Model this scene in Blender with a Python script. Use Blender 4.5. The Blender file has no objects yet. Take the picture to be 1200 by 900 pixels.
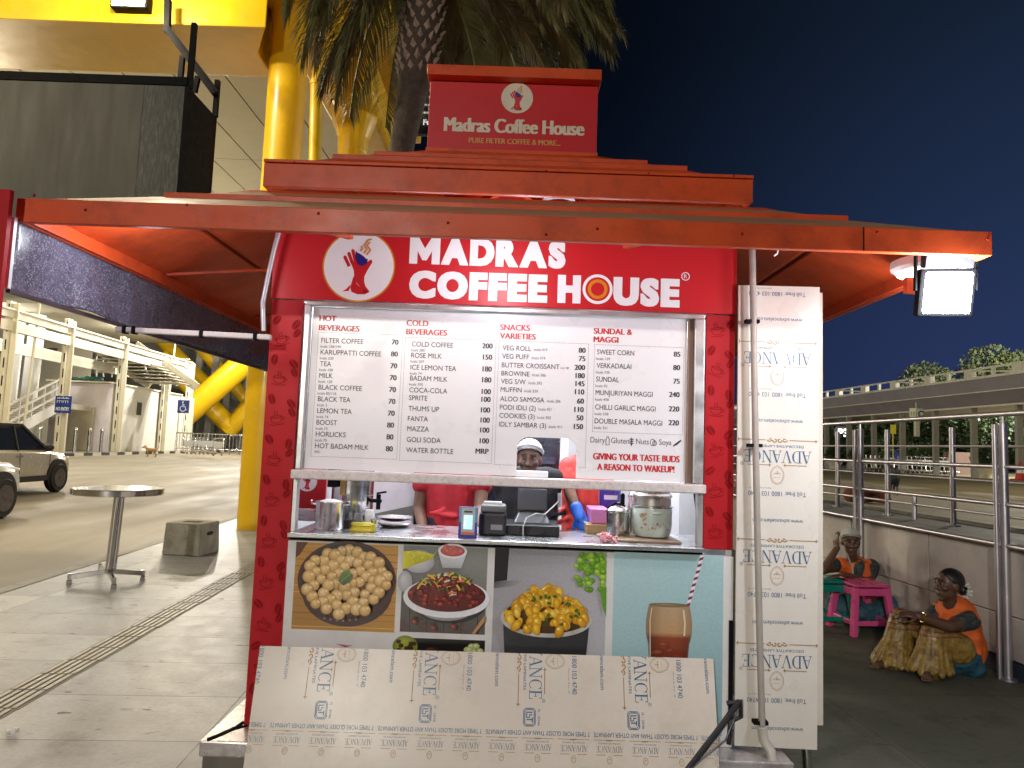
import bpy, bmesh, math, random
from mathutils import Vector, Matrix, Euler

# ------------------------------------------------------------------ camera, world, exposure
SC = bpy.context.scene
COL = SC.collection
R_ = math.radians
FPX = 840.0
CAMP = Vector((0, 0, 1.56))
CAMR = (Matrix.Rotation(R_(0.34), 3, 'Z') @ Matrix.Rotation(R_(95.0), 3, 'X') @ Matrix.Rotation(R_(2.1), 3, 'Z'))
cam = bpy.data.cameras.new('camera')
cam.sensor_width = 36.0
cam.lens = 36.0 * FPX / 1200.0
cam.clip_end = 2000
cam.clip_start = 0.05
camo = bpy.data.objects.new('camera', cam)
camo.matrix_world = Matrix.Translation(CAMP) @ CAMR.to_4x4()
COL.objects.link(camo)
SC.camera = camo
SC.view_settings.view_transform = 'Standard'
SC.view_settings.look = 'None'
SC.view_settings.gamma = 1.0
SC.view_settings.use_curve_mapping = False
SC.view_settings.exposure = 0.0
SC.cycles.max_bounces = 6
SC.cycles.diffuse_bounces = 3
SC.cycles.glossy_bounces = 3
SC.cycles.transmission_bounces = 4
SC.cycles.transparent_max_bounces = 6
SC.cycles.caustics_reflective = False
SC.cycles.caustics_refractive = False
SC.cycles.sample_clamp_indirect = 6.0

wd = bpy.data.worlds.new('World')
SC.world = wd
wd.use_nodes = True
wn = wd.node_tree.nodes
wl = wd.node_tree.links
wn.clear()
w_out = wn.new('ShaderNodeOutputWorld')
w_bg = wn.new('ShaderNodeBackground')
w_tc = wn.new('ShaderNodeTexCoord')
w_sp = wn.new('ShaderNodeSeparateXYZ')
w_rp = wn.new('ShaderNodeValToRGB')
wl.new(w_tc.outputs['Generated'], w_sp.inputs[0])
wl.new(w_sp.outputs['Z'], w_rp.inputs[0])
cr = w_rp.color_ramp
cr.elements[0].position = 0.0
cr.elements[0].color = (0.013, 0.021, 0.062, 1)
cr.elements[1].position = 0.85
cr.elements[1].color = (0.0028, 0.0048, 0.010, 1)
for p_, c_ in ((0.16, (0.0105, 0.018, 0.052)), (0.32, (0.0070, 0.0135, 0.034)), (0.5, (0.0042, 0.0082, 0.018))):
    e_ = cr.elements.new(p_)
    e_.color = (*c_, 1)
wl.new(w_rp.outputs[0], w_bg.inputs['Color'])
# floodlight flare put into the sky colour: brighter towards the right
w_mr = wn.new('ShaderNodeMapRange')
w_mr.interpolation_type = 'SMOOTHSTEP'
w_mr.inputs['From Min'].default_value = 0.02
w_mr.inputs['From Max'].default_value = 0.62
w_mr.inputs['To Min'].default_value = 0.28
w_mr.inputs['To Max'].default_value = 1.95
wl.new(w_sp.outputs['X'], w_mr.inputs[0])
w_ml = wn.new('ShaderNodeVectorMath')
w_ml.operation = 'SCALE'
wl.new(w_rp.outputs[0], w_ml.inputs[0])
wl.new(w_mr.outputs[0], w_ml.inputs['Scale'])
wl.new(w_ml.outputs[0], w_bg.inputs['Color'])
w_bg.inputs['Strength'].default_value = 1.0
wl.new(w_bg.outputs[0], w_out.inputs[0])

# lamp powers (watts); the lamps, some of them added, are built further down
PW = dict(beam=1150, mast=4400, flood=62, dish=26, inside=150, attic=3, far=1500, soffit=1500, plaza=3200, plaza_far=4200, tree=26000, street=2600, road=7000)
WARM = (1.0, 0.86, 0.62)
NEUT = (1.0, 0.94, 0.84)
COOL = (0.86, 0.92, 1.0)

# ------------------------------------------------------------------ pixel -> world (photo is 1200 x 900)
def ray(px, py):
    return CAMR @ Vector(((px - 600) / FPX, -(py - 450) / FPX, -1))

def W(px, py, Y):
    d = ray(px, py)
    return CAMP + d * (Y / d.y)

def G(px, py, z=0.0):
    d = ray(px, py)
    return CAMP + d * ((z - CAMP.z) / d.z)

TH = R_(3.7)
CT, ST = math.cos(TH), math.sin(TH)

def F(u, v, z=0.0):            # the road frame: v runs along the road, u across it
    return Vector((u * CT - v * ST, u * ST + v * CT, z))

def UV(p):
    return Vector((p.x * CT + p.y * ST, -p.x * ST + p.y * CT, p.z))

def RU(px, py, u):
    d = ray(px, py)
    t = u / (d.x * CT + d.y * ST)
    return CAMP + d * t

# ------------------------------------------------------------------ materials
MATS = {}

def lin(h):
    r = []
    for i in (0, 2, 4):
        c = int(h[i:i + 2], 16) / 255
        r.append(c / 12.92 if c <= 0.04045 else ((c + 0.055) / 1.055) ** 2.4)
    return tuple(r)

def mat(name, col, rough=0.5, metal=0.0, var=0.12, scale=6.0, bump=0.0, bscale=40.0, rvar=0.1, spec=0.5, coat=0.0,
        emit=None, estr=0.0, trans=0.0, alpha=1.0, dirt=None, dirt_amt=0.0, dirt_scale=3.0, stretch=None):
    if name in MATS:
        return MATS[name]
    m = bpy.data.materials.new(name)
    MATS[name] = m
    m.use_nodes = True
    nt = m.node_tree
    N, L = nt.nodes, nt.links
    b = N['Principled BSDF']
    b.inputs['Roughness'].default_value = rough
    b.inputs['Metallic'].default_value = metal
    b.inputs['Specular IOR Level'].default_value = spec
    b.inputs['Coat Weight'].default_value = coat
    b.inputs['Coat Roughness'].default_value = 0.08
    b.inputs['Transmission Weight'].default_value = trans
    b.inputs['Alpha'].default_value = alpha
    if emit:
        b.inputs['Emission Color'].default_value = (*emit, 1)
        b.inputs['Emission Strength'].default_value = estr
    tc = N.new('ShaderNodeTexCoord')
    src = tc.outputs['Object']
    if stretch:
        mp = N.new('ShaderNodeMapping')
        mp.inputs['Scale'].default_value = stretch
        L.new(src, mp.inputs[0])
        src = mp.outputs[0]
    nz = N.new('ShaderNodeTexNoise')
    nz.inputs['Scale'].default_value = scale
    nz.inputs['Detail'].default_value = 5
    nz.inputs['Roughness'].default_value = 0.65
    L.new(src, nz.inputs['Vector'])
    rp = N.new('ShaderNodeValToRGB')
    rp.color_ramp.elements[0].position = 0.3
    rp.color_ramp.elements[1].position = 0.7
    rp.color_ramp.elements[0].color = (*[max(0, c * (1 - var)) for c in col], 1)
    rp.color_ramp.elements[1].color = (*[min(1, c * (1 + var)) for c in col], 1)
    L.new(nz.outputs['Fac'], rp.inputs[0])
    cout = rp.outputs[0]
    if dirt:
        n2 = N.new('ShaderNodeTexNoise')
        n2.inputs['Scale'].default_value = dirt_scale
        n2.inputs['Detail'].default_value = 8
        n2.inputs['Roughness'].default_value = 0.75
        L.new(src, n2.inputs['Vector'])
        r2 = N.new('ShaderNodeValToRGB')
        r2.color_ramp.elements[0].position = 0.48
        r2.color_ramp.elements[1].position = 0.72
        r2.color_ramp.elements[0].color = (0, 0, 0, 1)
        r2.color_ramp.elements[1].color = (dirt_amt, dirt_amt, dirt_amt, 1)
        L.new(n2.outputs['Fac'], r2.inputs[0])
        mx = N.new('ShaderNodeMixRGB')
        L.new(r2.outputs[0], mx.inputs[0])
        L.new(cout, mx.inputs[1])
        mx.inputs[2].default_value = (*dirt, 1)
        cout = mx.outputs[0]
    L.new(cout, b.inputs['Base Color'])
    if rvar:
        mr = N.new('ShaderNodeMapRange')
        mr.inputs['From Min'].default_value = 0.3
        mr.inputs['From Max'].default_value = 0.7
        mr.inputs['To Min'].default_value = max(0.02, rough - rvar)
        mr.inputs['To Max'].default_value = min(1, rough + rvar)
        n3 = N.new('ShaderNodeTexNoise')
        n3.inputs['Scale'].default_value = scale * 2.3
        n3.inputs['Detail'].default_value = 4
        L.new(src, n3.inputs['Vector'])
        L.new(n3.outputs['Fac'], mr.inputs[0])
        L.new(mr.outputs[0], b.inputs['Roughness'])
    if bump:
        bp = N.new('ShaderNodeBump')
        bp.inputs['Strength'].default_value = bump
        bp.inputs['Distance'].default_value = 0.01
        n4 = N.new('ShaderNodeTexNoise')
        n4.inputs['Scale'].default_value = bscale
        n4.inputs['Detail'].default_value = 6
        L.new(src, n4.inputs['Vector'])
        L.new(n4.outputs['Fac'], bp.inputs['Height'])
        L.new(bp.outputs[0], b.inputs['Normal'])
    return m

def print_mat(name, rough=0.3, coat=0.0, mul=1.0):
    """ink printed on a flat sheet: the picture's own colours live on its mesh"""
    if name in MATS:
        return MATS[name]
    m = bpy.data.materials.new(name)
    MATS[name] = m
    m.use_nodes = True
    N, L = m.node_tree.nodes, m.node_tree.links
    b = N['Principled BSDF']
    a = N.new('ShaderNodeVertexColor')
    a.layer_name = 'ink'
    nz = N.new('ShaderNodeTexNoise')
    nz.inputs['Scale'].default_value = 90
    tc = N.new('ShaderNodeTexCoord')
    L.new(tc.outputs['Object'], nz.inputs['Vector'])
    mr = N.new('ShaderNodeMapRange')
    mr.inputs['To Min'].default_value = 0.86 * mul
    mr.inputs['To Max'].default_value = 1.12 * mul
    L.new(nz.outputs['Fac'], mr.inputs[0])
    mx = N.new('ShaderNodeVectorMath')
    mx.operation = 'SCALE'
    L.new(a.outputs[0], mx.inputs[0])
    L.new(mr.outputs[0], mx.inputs['Scale'])
    L.new(mx.outputs[0], b.inputs['Base Color'])
    b.inputs['Roughness'].default_value = rough
    b.inputs['Coat Weight'].default_value = coat
    return m

def emis(name, col, strength):
    if name in MATS:
        return MATS[name]
    m = bpy.data.materials.new(name)
    MATS[name] = m
    m.use_nodes = True
    N = m.node_tree.nodes
    b = N['Principled BSDF']
    b.inputs['Base Color'].default_value = (0.8, 0.8, 0.8, 1)
    b.inputs['Emission Color'].default_value = (*col, 1)
    b.inputs['Emission Strength'].default_value = strength
    return m

# ------------------------------------------------------------------ mesh builder
ORG = {}

class MB:
    def __init__(self):
        self.v, self.f, self.c = [], [], []
        self.cur = None

    def add(self, verts, faces, cols=None):
        o = len(self.v)
        self.v += [tuple(p) for p in verts]
        for i, fc in enumerate(faces):
            self.f.append(tuple(k + o for k in fc))
            if cols is not None:
                self.c.append([cols[k] for k in fc])
            else:
                self.c.append(self.cur)
        return self

    def quad(self, a, b, c, d):
        return self.add([a, b, c, d], [(0, 1, 2, 3)])

    def box(self, lo, hi):
        x0, y0, z0 = lo
        x1, y1, z1 = hi
        return self.hexa([(x0, y0, z0), (x1, y0, z0), (x1, y1, z0), (x0, y1, z0)], [(x0, y0, z1), (x1, y0, z1), (x1, y1, z1), (x0, y1, z1)])

    def hexa(self, b, t):
        return self.add(list(b) + list(t), [(3, 2, 1, 0), (4, 5, 6, 7), (0, 1, 5, 4), (1, 2, 6, 5), (2, 3, 7, 6), (3, 0, 4, 7)])

    def fbox(self, u0, u1, v0, v1, z0, z1):
        b = [F(u0, v0, z0), F(u1, v0, z0), F(u1, v1, z0), F(u0, v1, z0)]
        t = [F(u0, v0, z1), F(u1, v0, z1), F(u1, v1, z1), F(u0, v1, z1)]
        return self.hexa(b, t)

    def bar(self, p, q, w, h, up=(0, 0, 1)):
        p, q = Vector(p), Vector(q)
        d = (q - p).normalized()
        s = d.cross(Vector(up))
        if s.length < 1e-5:
            s = d.cross(Vector((1, 0, 0)))
        s.normalize()
        t = s.cross(d)
        a, b = s * w / 2, t * h / 2
        return self.hexa([p - a - b, p + a - b, p + a + b, p - a + b], [q - a - b, q + a - b, q + a + b, q - a + b])

    def tube(self, pts, r, n=10, cap=True):
        pts = [Vector(p) for p in pts]
        rs = r if isinstance(r, (list, tuple)) else [r] * len(pts)
        vs, fs = [], []
        ref = None
        for i, p in enumerate(pts):
            d = (pts[min(i + 1, len(pts) - 1)] - pts[max(i - 1, 0)])
            d = d.normalized() if d.length > 1e-9 else Vector((0, 0, 1))
            if ref is None:
                ref = d.orthogonal().normalized()
            ref = (ref - d * ref.dot(d))
            ref = ref.normalized() if ref.length > 1e-6 else d.orthogonal().normalized()
            b = d.cross(ref)
            for k in range(n):
                a = 2 * math.pi * k / n
                vs.append(p + (ref * math.cos(a) + b * math.sin(a)) * rs[i])
        for i in range(len(pts) - 1):
            for k in range(n):
                fs.append((i * n + k, i * n + (k + 1) % n, (i + 1) * n + (k + 1) % n, (i + 1) * n + k))
        if cap:
            fs.append(tuple(range(n - 1, -1, -1)))
            fs.append(tuple((len(pts) - 1) * n + k for k in range(n)))
        return self.add(vs, fs)

    def lathe(self, prof, c=(0, 0, 0), n=24, axis=None):
        c = Vector(c)
        M = Matrix.Identity(3)
        if axis is not None:
            M = Vector((0, 0, 1)).rotation_difference(Vector(axis).normalized()).to_matrix()
        vs, fs = [], []
        for r, z in prof:
            for k in range(n):
                a = 2 * math.pi * k / n
                vs.append(c + M @ Vector((r * math.cos(a), r * math.sin(a), z)))
        for i in range(len(prof) - 1):
            for k in range(n):
                fs.append((i * n + k, i * n + (k + 1) % n, (i + 1) * n + (k + 1) % n, (i + 1) * n + k))
        if prof[0][0] > 1e-6:
            fs.append(tuple(range(n - 1, -1, -1)))
        if prof[-1][0] > 1e-6:
            fs.append(tuple((len(prof) - 1) * n + k for k in range(n)))
        return self.add(vs, fs)

    def ell(self, c, r, rot=None, n=14, m=9):
        c = Vector(c)
        M = rot if rot is not None else Matrix.Identity(3)
        vs, fs = [], []
        for i in range(m + 1):
            t = math.pi * i / m
            for k in range(n):
                a = 2 * math.pi * k / n
                vs.append(c + M @ Vector((r[0] * math.sin(t) * math.cos(a), r[1] * math.sin(t) * math.sin(a), r[2] * math.cos(t))))
        for i in range(m):
            for k in range(n):
                fs.append((i * n + k, (i + 1) * n + k, (i + 1) * n + (k + 1) % n, i * n + (k + 1) % n))
        return self.add(vs, fs)

    def cap(self, p, q, r0, r1, n=12):
        """capsule with two radii"""
        p, q = Vector(p), Vector(q)
        d = (q - p).normalized() if (q - p).length > 1e-6 else Vector((0, 0, 1))
        pts, rs = [], []
        for i in range(5):
            a = math.pi / 2 * i / 4
            pts.append(p - d * r0 * math.cos(a)); rs.append(max(r0 * math.sin(a), 1e-4))
        for i in range(5):
            a = math.pi / 2 * i / 4
            pts.append(q + d * r1 * math.sin(a)); rs.append(max(r1 * math.cos(a), 1e-4))
        return self.tube(pts, rs, n)

    def prism(self, poly, y0, y1):
        """polygon in x,z pushed from y0 to y1"""
        n = len(poly)
        vs = [(p[0], y0, p[1]) for p in poly] + [(p[0], y1, p[1]) for p in poly]
        fs = [tuple(range(n)), tuple(range(2 * n - 1, n - 1, -1))]
        for i in range(n):
            j = (i + 1) % n
            fs.append((i, i + n, j + n, j))
        return self.add(vs, fs)

    def build(self, name, m, parent=None, smooth=False, bevel=0.0, seg=2, solid=0.0):
        me = bpy.data.meshes.new(name)
        if parent is not None:
            org = ORG[parent.name]
        elif self.v:
            xs, ys, zs = zip(*self.v)
            org = Vector(((min(xs) + max(xs)) / 2, (min(ys) + max(ys)) / 2, min(zs)))
        else:
            org = Vector((0, 0, 0))
        me.from_pydata([(p[0] - org.x, p[1] - org.y, p[2] - org.z) for p in self.v], [], self.f)
        if any(c is not None for c in self.c):
            at = me.color_attributes.new('ink', 'FLOAT_COLOR', 'CORNER')
            k = 0
            buf = []
            for fc, c in zip(self.f, self.c):
                if c is None:
                    c = (1, 1, 1)
                if isinstance(c, tuple):
                    buf += [c[0], c[1], c[2], 1.0] * len(fc)
                else:
                    for q in c:
                        buf += [q[0], q[1], q[2], 1.0]
            at.data.foreach_set('color', buf)
        if smooth:
            me.polygons.foreach_set('use_smooth', [True] * len(me.polygons))
        me.update()
        o = bpy.data.objects.new(name, me)
        COL.objects.link(o)
        me.materials.append(m)
        if parent is not None:
            o.parent = parent
        else:
            o.location = org
        ORG[o.name] = org
        if smooth and smooth != 'all':
            es = o.modifiers.new('edges', 'EDGE_SPLIT')
            es.split_angle = R_(38)
        if bevel:
            bv = o.modifiers.new('bevel', 'BEVEL')
            bv.width = bevel
            bv.segments = seg
            bv.limit_method = 'ANGLE'
            bv.angle_limit = R_(40)
        if solid:
            s = o.modifiers.new('solid', 'SOLIDIFY')
            s.thickness = solid
        return o

def tag(o, label=None, cat=None, group=None, kind=None):
    if label: o['label'] = label
    if cat: o['category'] = cat
    if group: o['group'] = group
    if kind: o['kind'] = kind
    return o

def thing(name, loc, label, cat, group=None):
    o = bpy.data.objects.new(name, None)
    o.empty_display_size = 0.1
    COL.objects.link(o)
    o.location = Vector(loc)
    ORG[o.name] = Vector(loc)
    return tag(o, label, cat, group)

def dup(o, loc, rz=None, label=None, group=None, parent=None):
    c = o.copy()
    COL.objects.link(c)
    if parent is None:
        c.location = Vector(loc)
        if rz is not None:
            c.rotation_euler = (0, 0, rz)
        ORG[c.name] = Vector(loc)
        if label: c['label'] = label
        if group: c['group'] = group
    else:
        c.parent = parent
    for ch in list(o.children):
        dup(ch, None, parent=c)
    return c

def lamp(name, loc, power, col=NEUT, r=0.1, parent=None, spot=None, aim=None, blend=0.6):
    l = bpy.data.lights.new(name, 'SPOT' if spot else 'POINT')
    l.energy = power
    l.color = col
    l.shadow_soft_size = r
    if spot:
        l.spot_size = R_(spot)
        l.spot_blend = blend
    o = bpy.data.objects.new(name, l)
    COL.objects.link(o)
    loc = Vector(loc)
    if aim is not None:
        o.rotation_euler = (Vector(aim) - loc).to_track_quat('-Z', 'Y').to_euler()
    if parent is not None:
        o.parent = parent
        o.location = loc - ORG[parent.name]
    else:
        o.location = loc
    return o

# ------------------------------------------------------------------ lettering
MENU = [
    # heading lines, (name, kcal line, price)
    (['HOT', 'BEVERAGES'], [('FILTER COFFEE', 'kcals 128/199', '70'), ('KARUPPATTI COFFEE', 'kcals 230', '80'), ('TEA', 'kcals 128', '70'), ('MILK', 'kcals 120', '70'), ('BLACK COFFEE', 'kcals 85/118', '70'), ('BLACK TEA', 'kcals 3', '70'), ('LEMON TEA', 'kcals 74', '70'), ('BOOST', 'kcals 73', '80'), ('HORLICKS', 'kcals 75', '80'), ('HOT BADAM MILK', '395', '80')]),
    (['COLD', 'BEVERAGES'], [('COLD COFFEE', 'kcals 280', '200'), ('ROSE MILK', 'kcals 207', '150'), ('ICE LEMON TEA', 'kcals 74', '180'), ('BADAM MILK', 'kcals 395', '180'), ('COCA-COLA', '', '100'), ('SPRITE', '', '100'), ('THUMS UP', '', '100'), ('FANTA', '', '100'), ('MAZZA', '', '100'), ('GOLI SODA', '', '100'), ('WATER BOTTLE', '', 'MRP')]),
    (['SNACKS', 'VARIETIES'], [('VEG ROLL', 'kcals 419', '80'), ('VEG PUFF', 'kcals 419', '75'), ('BUTTER CROISSANT', 'kcals 389', '200'), ('BROWINE', 'kcals 386', '180'), ('VEG S/W', 'kcals 292', '145'), ('MUFFIN', 'kcals 339', '110'), ('ALOO SAMOSA', 'kcals 206', '60'), ('PODI IDLI (2)', 'kcals 421', '110'), ('COOKIES (3)', 'kcals 502', '50'), ('IDLY SAMBAR (3)', 'kcals 411', '150')]),
    (['SUNDAL &', 'MAGGI'], [('SWEET CORN', 'kcals 129', '85'), ('VERKADALAI', 'kcals 730', '80'), ('SUNDAL', 'kcals 92', '75'), ('MUNJURIYAN MAGGI', 'kcals 458', '240'), ('CHILLI GARLIC MAGGI', 'kcals 338', '220'), ('DOUBLE MASALA MAGGI', 'kcals 321', '220')]),
]
NEED = set()
for hd, rows in MENU:
    for h in hd: NEED.add((h, 0.0))
    for a, b, c in rows:
        NEED.add((a, 0.0)); NEED.add((c, 0.0))
        if b: NEED.add((b, 0.0))
for s in ('Dairy', 'Gluten', 'Nuts', 'Soya', 'www.advancelam.com', 'Toll free: 1800 103 4740', 'DECORATIVE LAMINATES', 'IS : 2046', '7 TIMES MORE GLOSSY THAN ANY OTHER LAMINATE', 'Mon to Sat 10 am - 07', 'R'):
    NEED.add((s, 0.0))
for s in ('GIVING YOUR TASTE BUDS', 'A REASON TO WAKEUP!', 'PURE FILTER COFFEE & MORE...', '1C', 'P3', 'H', 'NO ENTRY', '10', 'er Fun'):
    NEED.add((s, 0.03)); NEED.add((s, 0.0))
NEED.add(('Madras Coffee House', 0.0))
for s in ('M', 'A', 'D', 'R', 'S', 'C', 'O', 'F', 'E', 'H', 'U'):
    NEED.add((s, 0.05))
TXT = {}

def prep_text():
    tmp = []
    for s, off in sorted(NEED):
        cu = bpy.data.curves.new('t', 'FONT')
        cu.body = s
        cu.offset = off
        cu.resolution_u = 4
        cu.fill_mode = 'FRONT'
        o = bpy.data.objects.new('t', cu)
        COL.objects.link(o)
        tmp.append(((s, off), o))
    dg = bpy.context.evaluated_depsgraph_get()
    for k, o in tmp:
        me = bpy.data.meshes.new_from_object(o.evaluated_get(dg))
        TXT[k] = ([(v.co.x, v.co.y) for v in me.vertices], [tuple(p.vertices) for p in me.polygons])
        bpy.data.meshes.remove(me)
    for k, o in tmp:
        cu = o.data
        bpy.data.objects.remove(o)
        bpy.data.curves.remove(cu)

prep_text()
CAPH = max(y for x, y in TXT[('H', 0.0)][0])

def text(mb, s, org, cap, right=Vector((1, 0, 0)), up=Vector((0, 0, 1)), off=0.0, xs=1.0, width=None, align='l', lift=Vector((0, -0.0012, 0))):
    """flat letters standing 1.2 mm proud of a sheet"""
    vs, fs = TXT[(s, off)]
    k = cap / CAPH
    x0 = min(x for x, y in vs)
    x1 = max(x for x, y in vs)
    if width:
        xs = width / ((x1 - x0) * k)
    sh = {'l': x0, 'r': x1, 'c': (x0 + x1) / 2}[align]
    org = Vector(org) + lift
    mb.add([org + right * ((x - sh) * k * xs) + up * (y * k) for x, y in vs], fs)

def btext(mb, s, org, cap, w=.10, n=3, width=None, **k):
    """bold letters: the same letter struck n times a hair apart, each strike on its own layer"""
    if width: width -= w * cap
    r = k.get('right', Vector((1, 0, 0)))
    for i in range(n):
        d = w * cap * (i / (n - 1) - .5)
        text(mb, s, Vector(org) + r * d, cap, lift=k.get('lift', Vector((0, -0.0012, 0))) * (1 + .12 * i), width=width, **{a: b for a, b in k.items() if a != 'lift'})

# serif capitals drawn by hand for the laminate print: boxes and slanted bars in a 1-high em
def _serif():
    def bar(x0, y0, x1, y1, w):
        return [(x0 - w / 2, y0), (x0 + w / 2, y0), (x1 + w / 2, y1), (x1 - w / 2, y1)]
    def rect(x0, y0, x1, y1):
        return [(x0, y0), (x1, y0), (x1, y1), (x0, y1)]
    T, t = 0.13, 0.045
    g = {}
    g['A'] = (0.86, [bar(0.12, 0.04, 0.42, 1, t), bar(0.74, 0.04, 0.44, 1, T), rect(0.0, 0, 0.26, t), rect(0.58, 0, 0.9, t), rect(0.25, 0.33, 0.6, 0.33 + t)])
    def arc(cx, cy, rx, ry, a0, a1, thick, n=14):
        o, i = [], []
        for k in range(n + 1):
            a = a0 + (a1 - a0) * k / n
            w = t + (thick - t) * abs(math.cos(a)) ** 1.5
            o.append((cx + rx * math.cos(a), cy + ry * math.sin(a)))
            i.append((cx + (rx - w) * math.cos(a), cy + (ry - t) * math.sin(a)))
        return o + i[::-1]
    g['D'] = (0.9, [rect(0.12, t, 0.12 + T, 1 - t), rect(0.02, 0, 0.4, t), rect(0.02, 1 - t, 0.4, 1), arc(0.38, 0.5, 0.46, 0.5, -math.pi / 2, math.pi / 2, T + 0.02)])
    g['V'] = (0.84, [bar(0.42, 0, 0.12, 0.96, T), bar(0.44, 0, 0.74, 0.96, t), rect(-0.03, 1 - t, 0.28, 1), rect(0.6, 1 - t, 0.88, 1)])
    g['N'] = (0.95, [rect(0.14, t, 0.14 + t, 1 - t), rect(0.74, 0, 0.74 + t, 1 - t), bar(0.74, 0, 0.14, 1, T), rect(0.03, 0, 0.31, t), rect(0.62, 1 - t, 0.9, 1), rect(0.0, 1 - t, 0.2, 1)])
    g['C'] = (0.84, [arc(0.46, 0.5, 0.42, 0.51, 0.8, 2 * math.pi - 0.8, T), rect(0.72, 0.72, 0.72 + t, 0.98)])
    g['E'] = (0.76, [rect(0.12, t, 0.12 + T, 1 - t), rect(0.02, 0, 0.66, t), rect(0.02, 1 - t, 0.64, 1), rect(0.26, 0.48, 0.5, 0.48 + t), bar(0.66, 0, 0.69, 0.26, t), bar(0.63, 0.76, 0.65, 1, t), rect(0.48, 0.38, 0.48 + t, 0.62)])
    return g

SERIF = _serif()

def serif(mb, s, org, cap, right, up, width, lift):
    tot = sum(SERIF[c][0] for c in s)
    kx = width / tot
    x = 0
    org = Vector(org)
    for i, c in enumerate(s):
        for j, poly in enumerate(SERIF[c][1]):
            off = lift * (1 + 0.12 * j)
            mb.add([org + off + right * ((x + p[0]) * kx) + up * (p[1] * cap) for p in poly], [tuple(range(len(poly)))])
        x += SERIF[c][0]

TXT[('M', 0.05)] = ([(0, 0), (.2, 0), (.2, .44), (.42, .10), (.5, .10), (.72, .44), (.72, 0), (.92, 0), (.92, .73), (.72, .73), (.46, .36), (.2, .73), (0, .73)], [tuple(range(13))])

def rnd_poly(cx, cz, rx, rz, n=20, a0=0.0):
    return [(cx + rx * math.cos(a0 + 2 * math.pi * k / n), cz + rz * math.sin(a0 + 2 * math.pi * k / n)) for k in range(n)]

def stroke2d(pts, w):
    """a ribbon along a 2D path, as a list of quads"""
    L = len(pts)
    ws = w if isinstance(w, (list, tuple)) else [w] * L
    a, b = [], []
    for i in range(L):
        x0, z0 = pts[max(i - 1, 0)]
        x1, z1 = pts[min(i + 1, L - 1)]
        dx, dz = x1 - x0, z1 - z0
        l = math.hypot(dx, dz) or 1
        nx, nz = -dz / l * ws[i] / 2, dx / l * ws[i] / 2
        a.append((pts[i][0] + nx, pts[i][1] + nz))
        b.append((pts[i][0] - nx, pts[i][1] - nz))
    return [[a[i], b[i], b[i + 1], a[i + 1]] for i in range(L - 1)]

class Art:
    """flat printed picture in sheet coordinates; each layer lies 0.12 mm in front of the one below"""
    def __init__(self, y, step=0.00012):
        self.mb = MB()
        self.y = y
        self.step = step
        self.k = 0

    def poly(self, pts, col, up=True):
        if up: self.k += 1
        y = self.y - self.k * self.step
        self.mb.cur = tuple(col) if not isinstance(col, list) else None
        self.mb.add([(p[0], y, p[1]) for p in pts], [tuple(range(len(pts)))], col if isinstance(col, list) else None)
        self.mb.cur = None

    def disc(self, cx, cz, rx, rz, cin, cout, n=14, rot=0.0, hx=-0.25, hz=0.3, up=True):
        if up: self.k += 1
        y = self.y - self.k * self.step
        c, s = math.cos(rot), math.sin(rot)
        def P(a, b): return (cx + rx * a * c - rz * b * s, y, cz + rx * a * s + rz * b * c)
        vs = [P(hx, hz)] + [P(math.cos(2 * math.pi * i / n), math.sin(2 * math.pi * i / n)) for i in range(n)]
        self.mb.add(vs, [(0, i + 1, (i + 1) % n + 1) for i in range(n)], [cin] + [cout] * n)

    def ribbon(self, pts, w, col):
        self.k += 1
        y = self.y - self.k * self.step
        self.mb.cur = tuple(col)
        for q in stroke2d(pts, w):
            self.mb.add([(p[0], y, p[1]) for p in q], [(0, 1, 2, 3)])
        self.mb.cur = None

# ------------------------------------------------------------------ one-skin bodies
def body(mb, name, m, parent, voxel=0.009, smooth=4, folds=0, fscale=.05):
    """fuse overlapping tapered forms into one continuous skin"""
    me = bpy.data.meshes.new('tmp')
    me.from_pydata(mb.v, [], mb.f)
    o = bpy.data.objects.new('tmp', me)
    COL.objects.link(o)
    r = o.modifiers.new('r', 'REMESH')
    r.mode = 'VOXEL'
    r.voxel_size = voxel
    r.use_smooth_shade = True
    if smooth:
        s = o.modifiers.new('s', 'SMOOTH')
        s.factor = 0.5
        s.iterations = smooth
    dg = bpy.context.evaluated_depsgraph_get()
    res = bpy.data.meshes.new_from_object(o.evaluated_get(dg))
    bpy.data.objects.remove(o)
    org = ORG[parent.name]
    for v in res.vertices:
        v.co -= org
    res.name = name
    res.materials.clear()
    res.materials.append(m)
    res.polygons.foreach_set('use_smooth', [True] * len(res.polygons))
    q = bpy.data.objects.new(name, res)
    COL.objects.link(q)
    q.parent = parent
    ORG[q.name] = org
    if folds:
        tx = bpy.data.textures.get('folds%.3f' % fscale) or bpy.data.textures.new('folds%.3f' % fscale, 'CLOUDS')
        tx.noise_scale = fscale
        tx.noise_depth = 2
        dm = q.modifiers.new('folds', 'DISPLACE')
        dm.texture = tx
        dm.strength = folds
        dm.mid_level = .5
    return q
random.seed(11)
# ------------------------------------------------------------------ ground, road, pavements
def structure(o):
    o['kind'] = 'structure'
    return o

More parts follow.
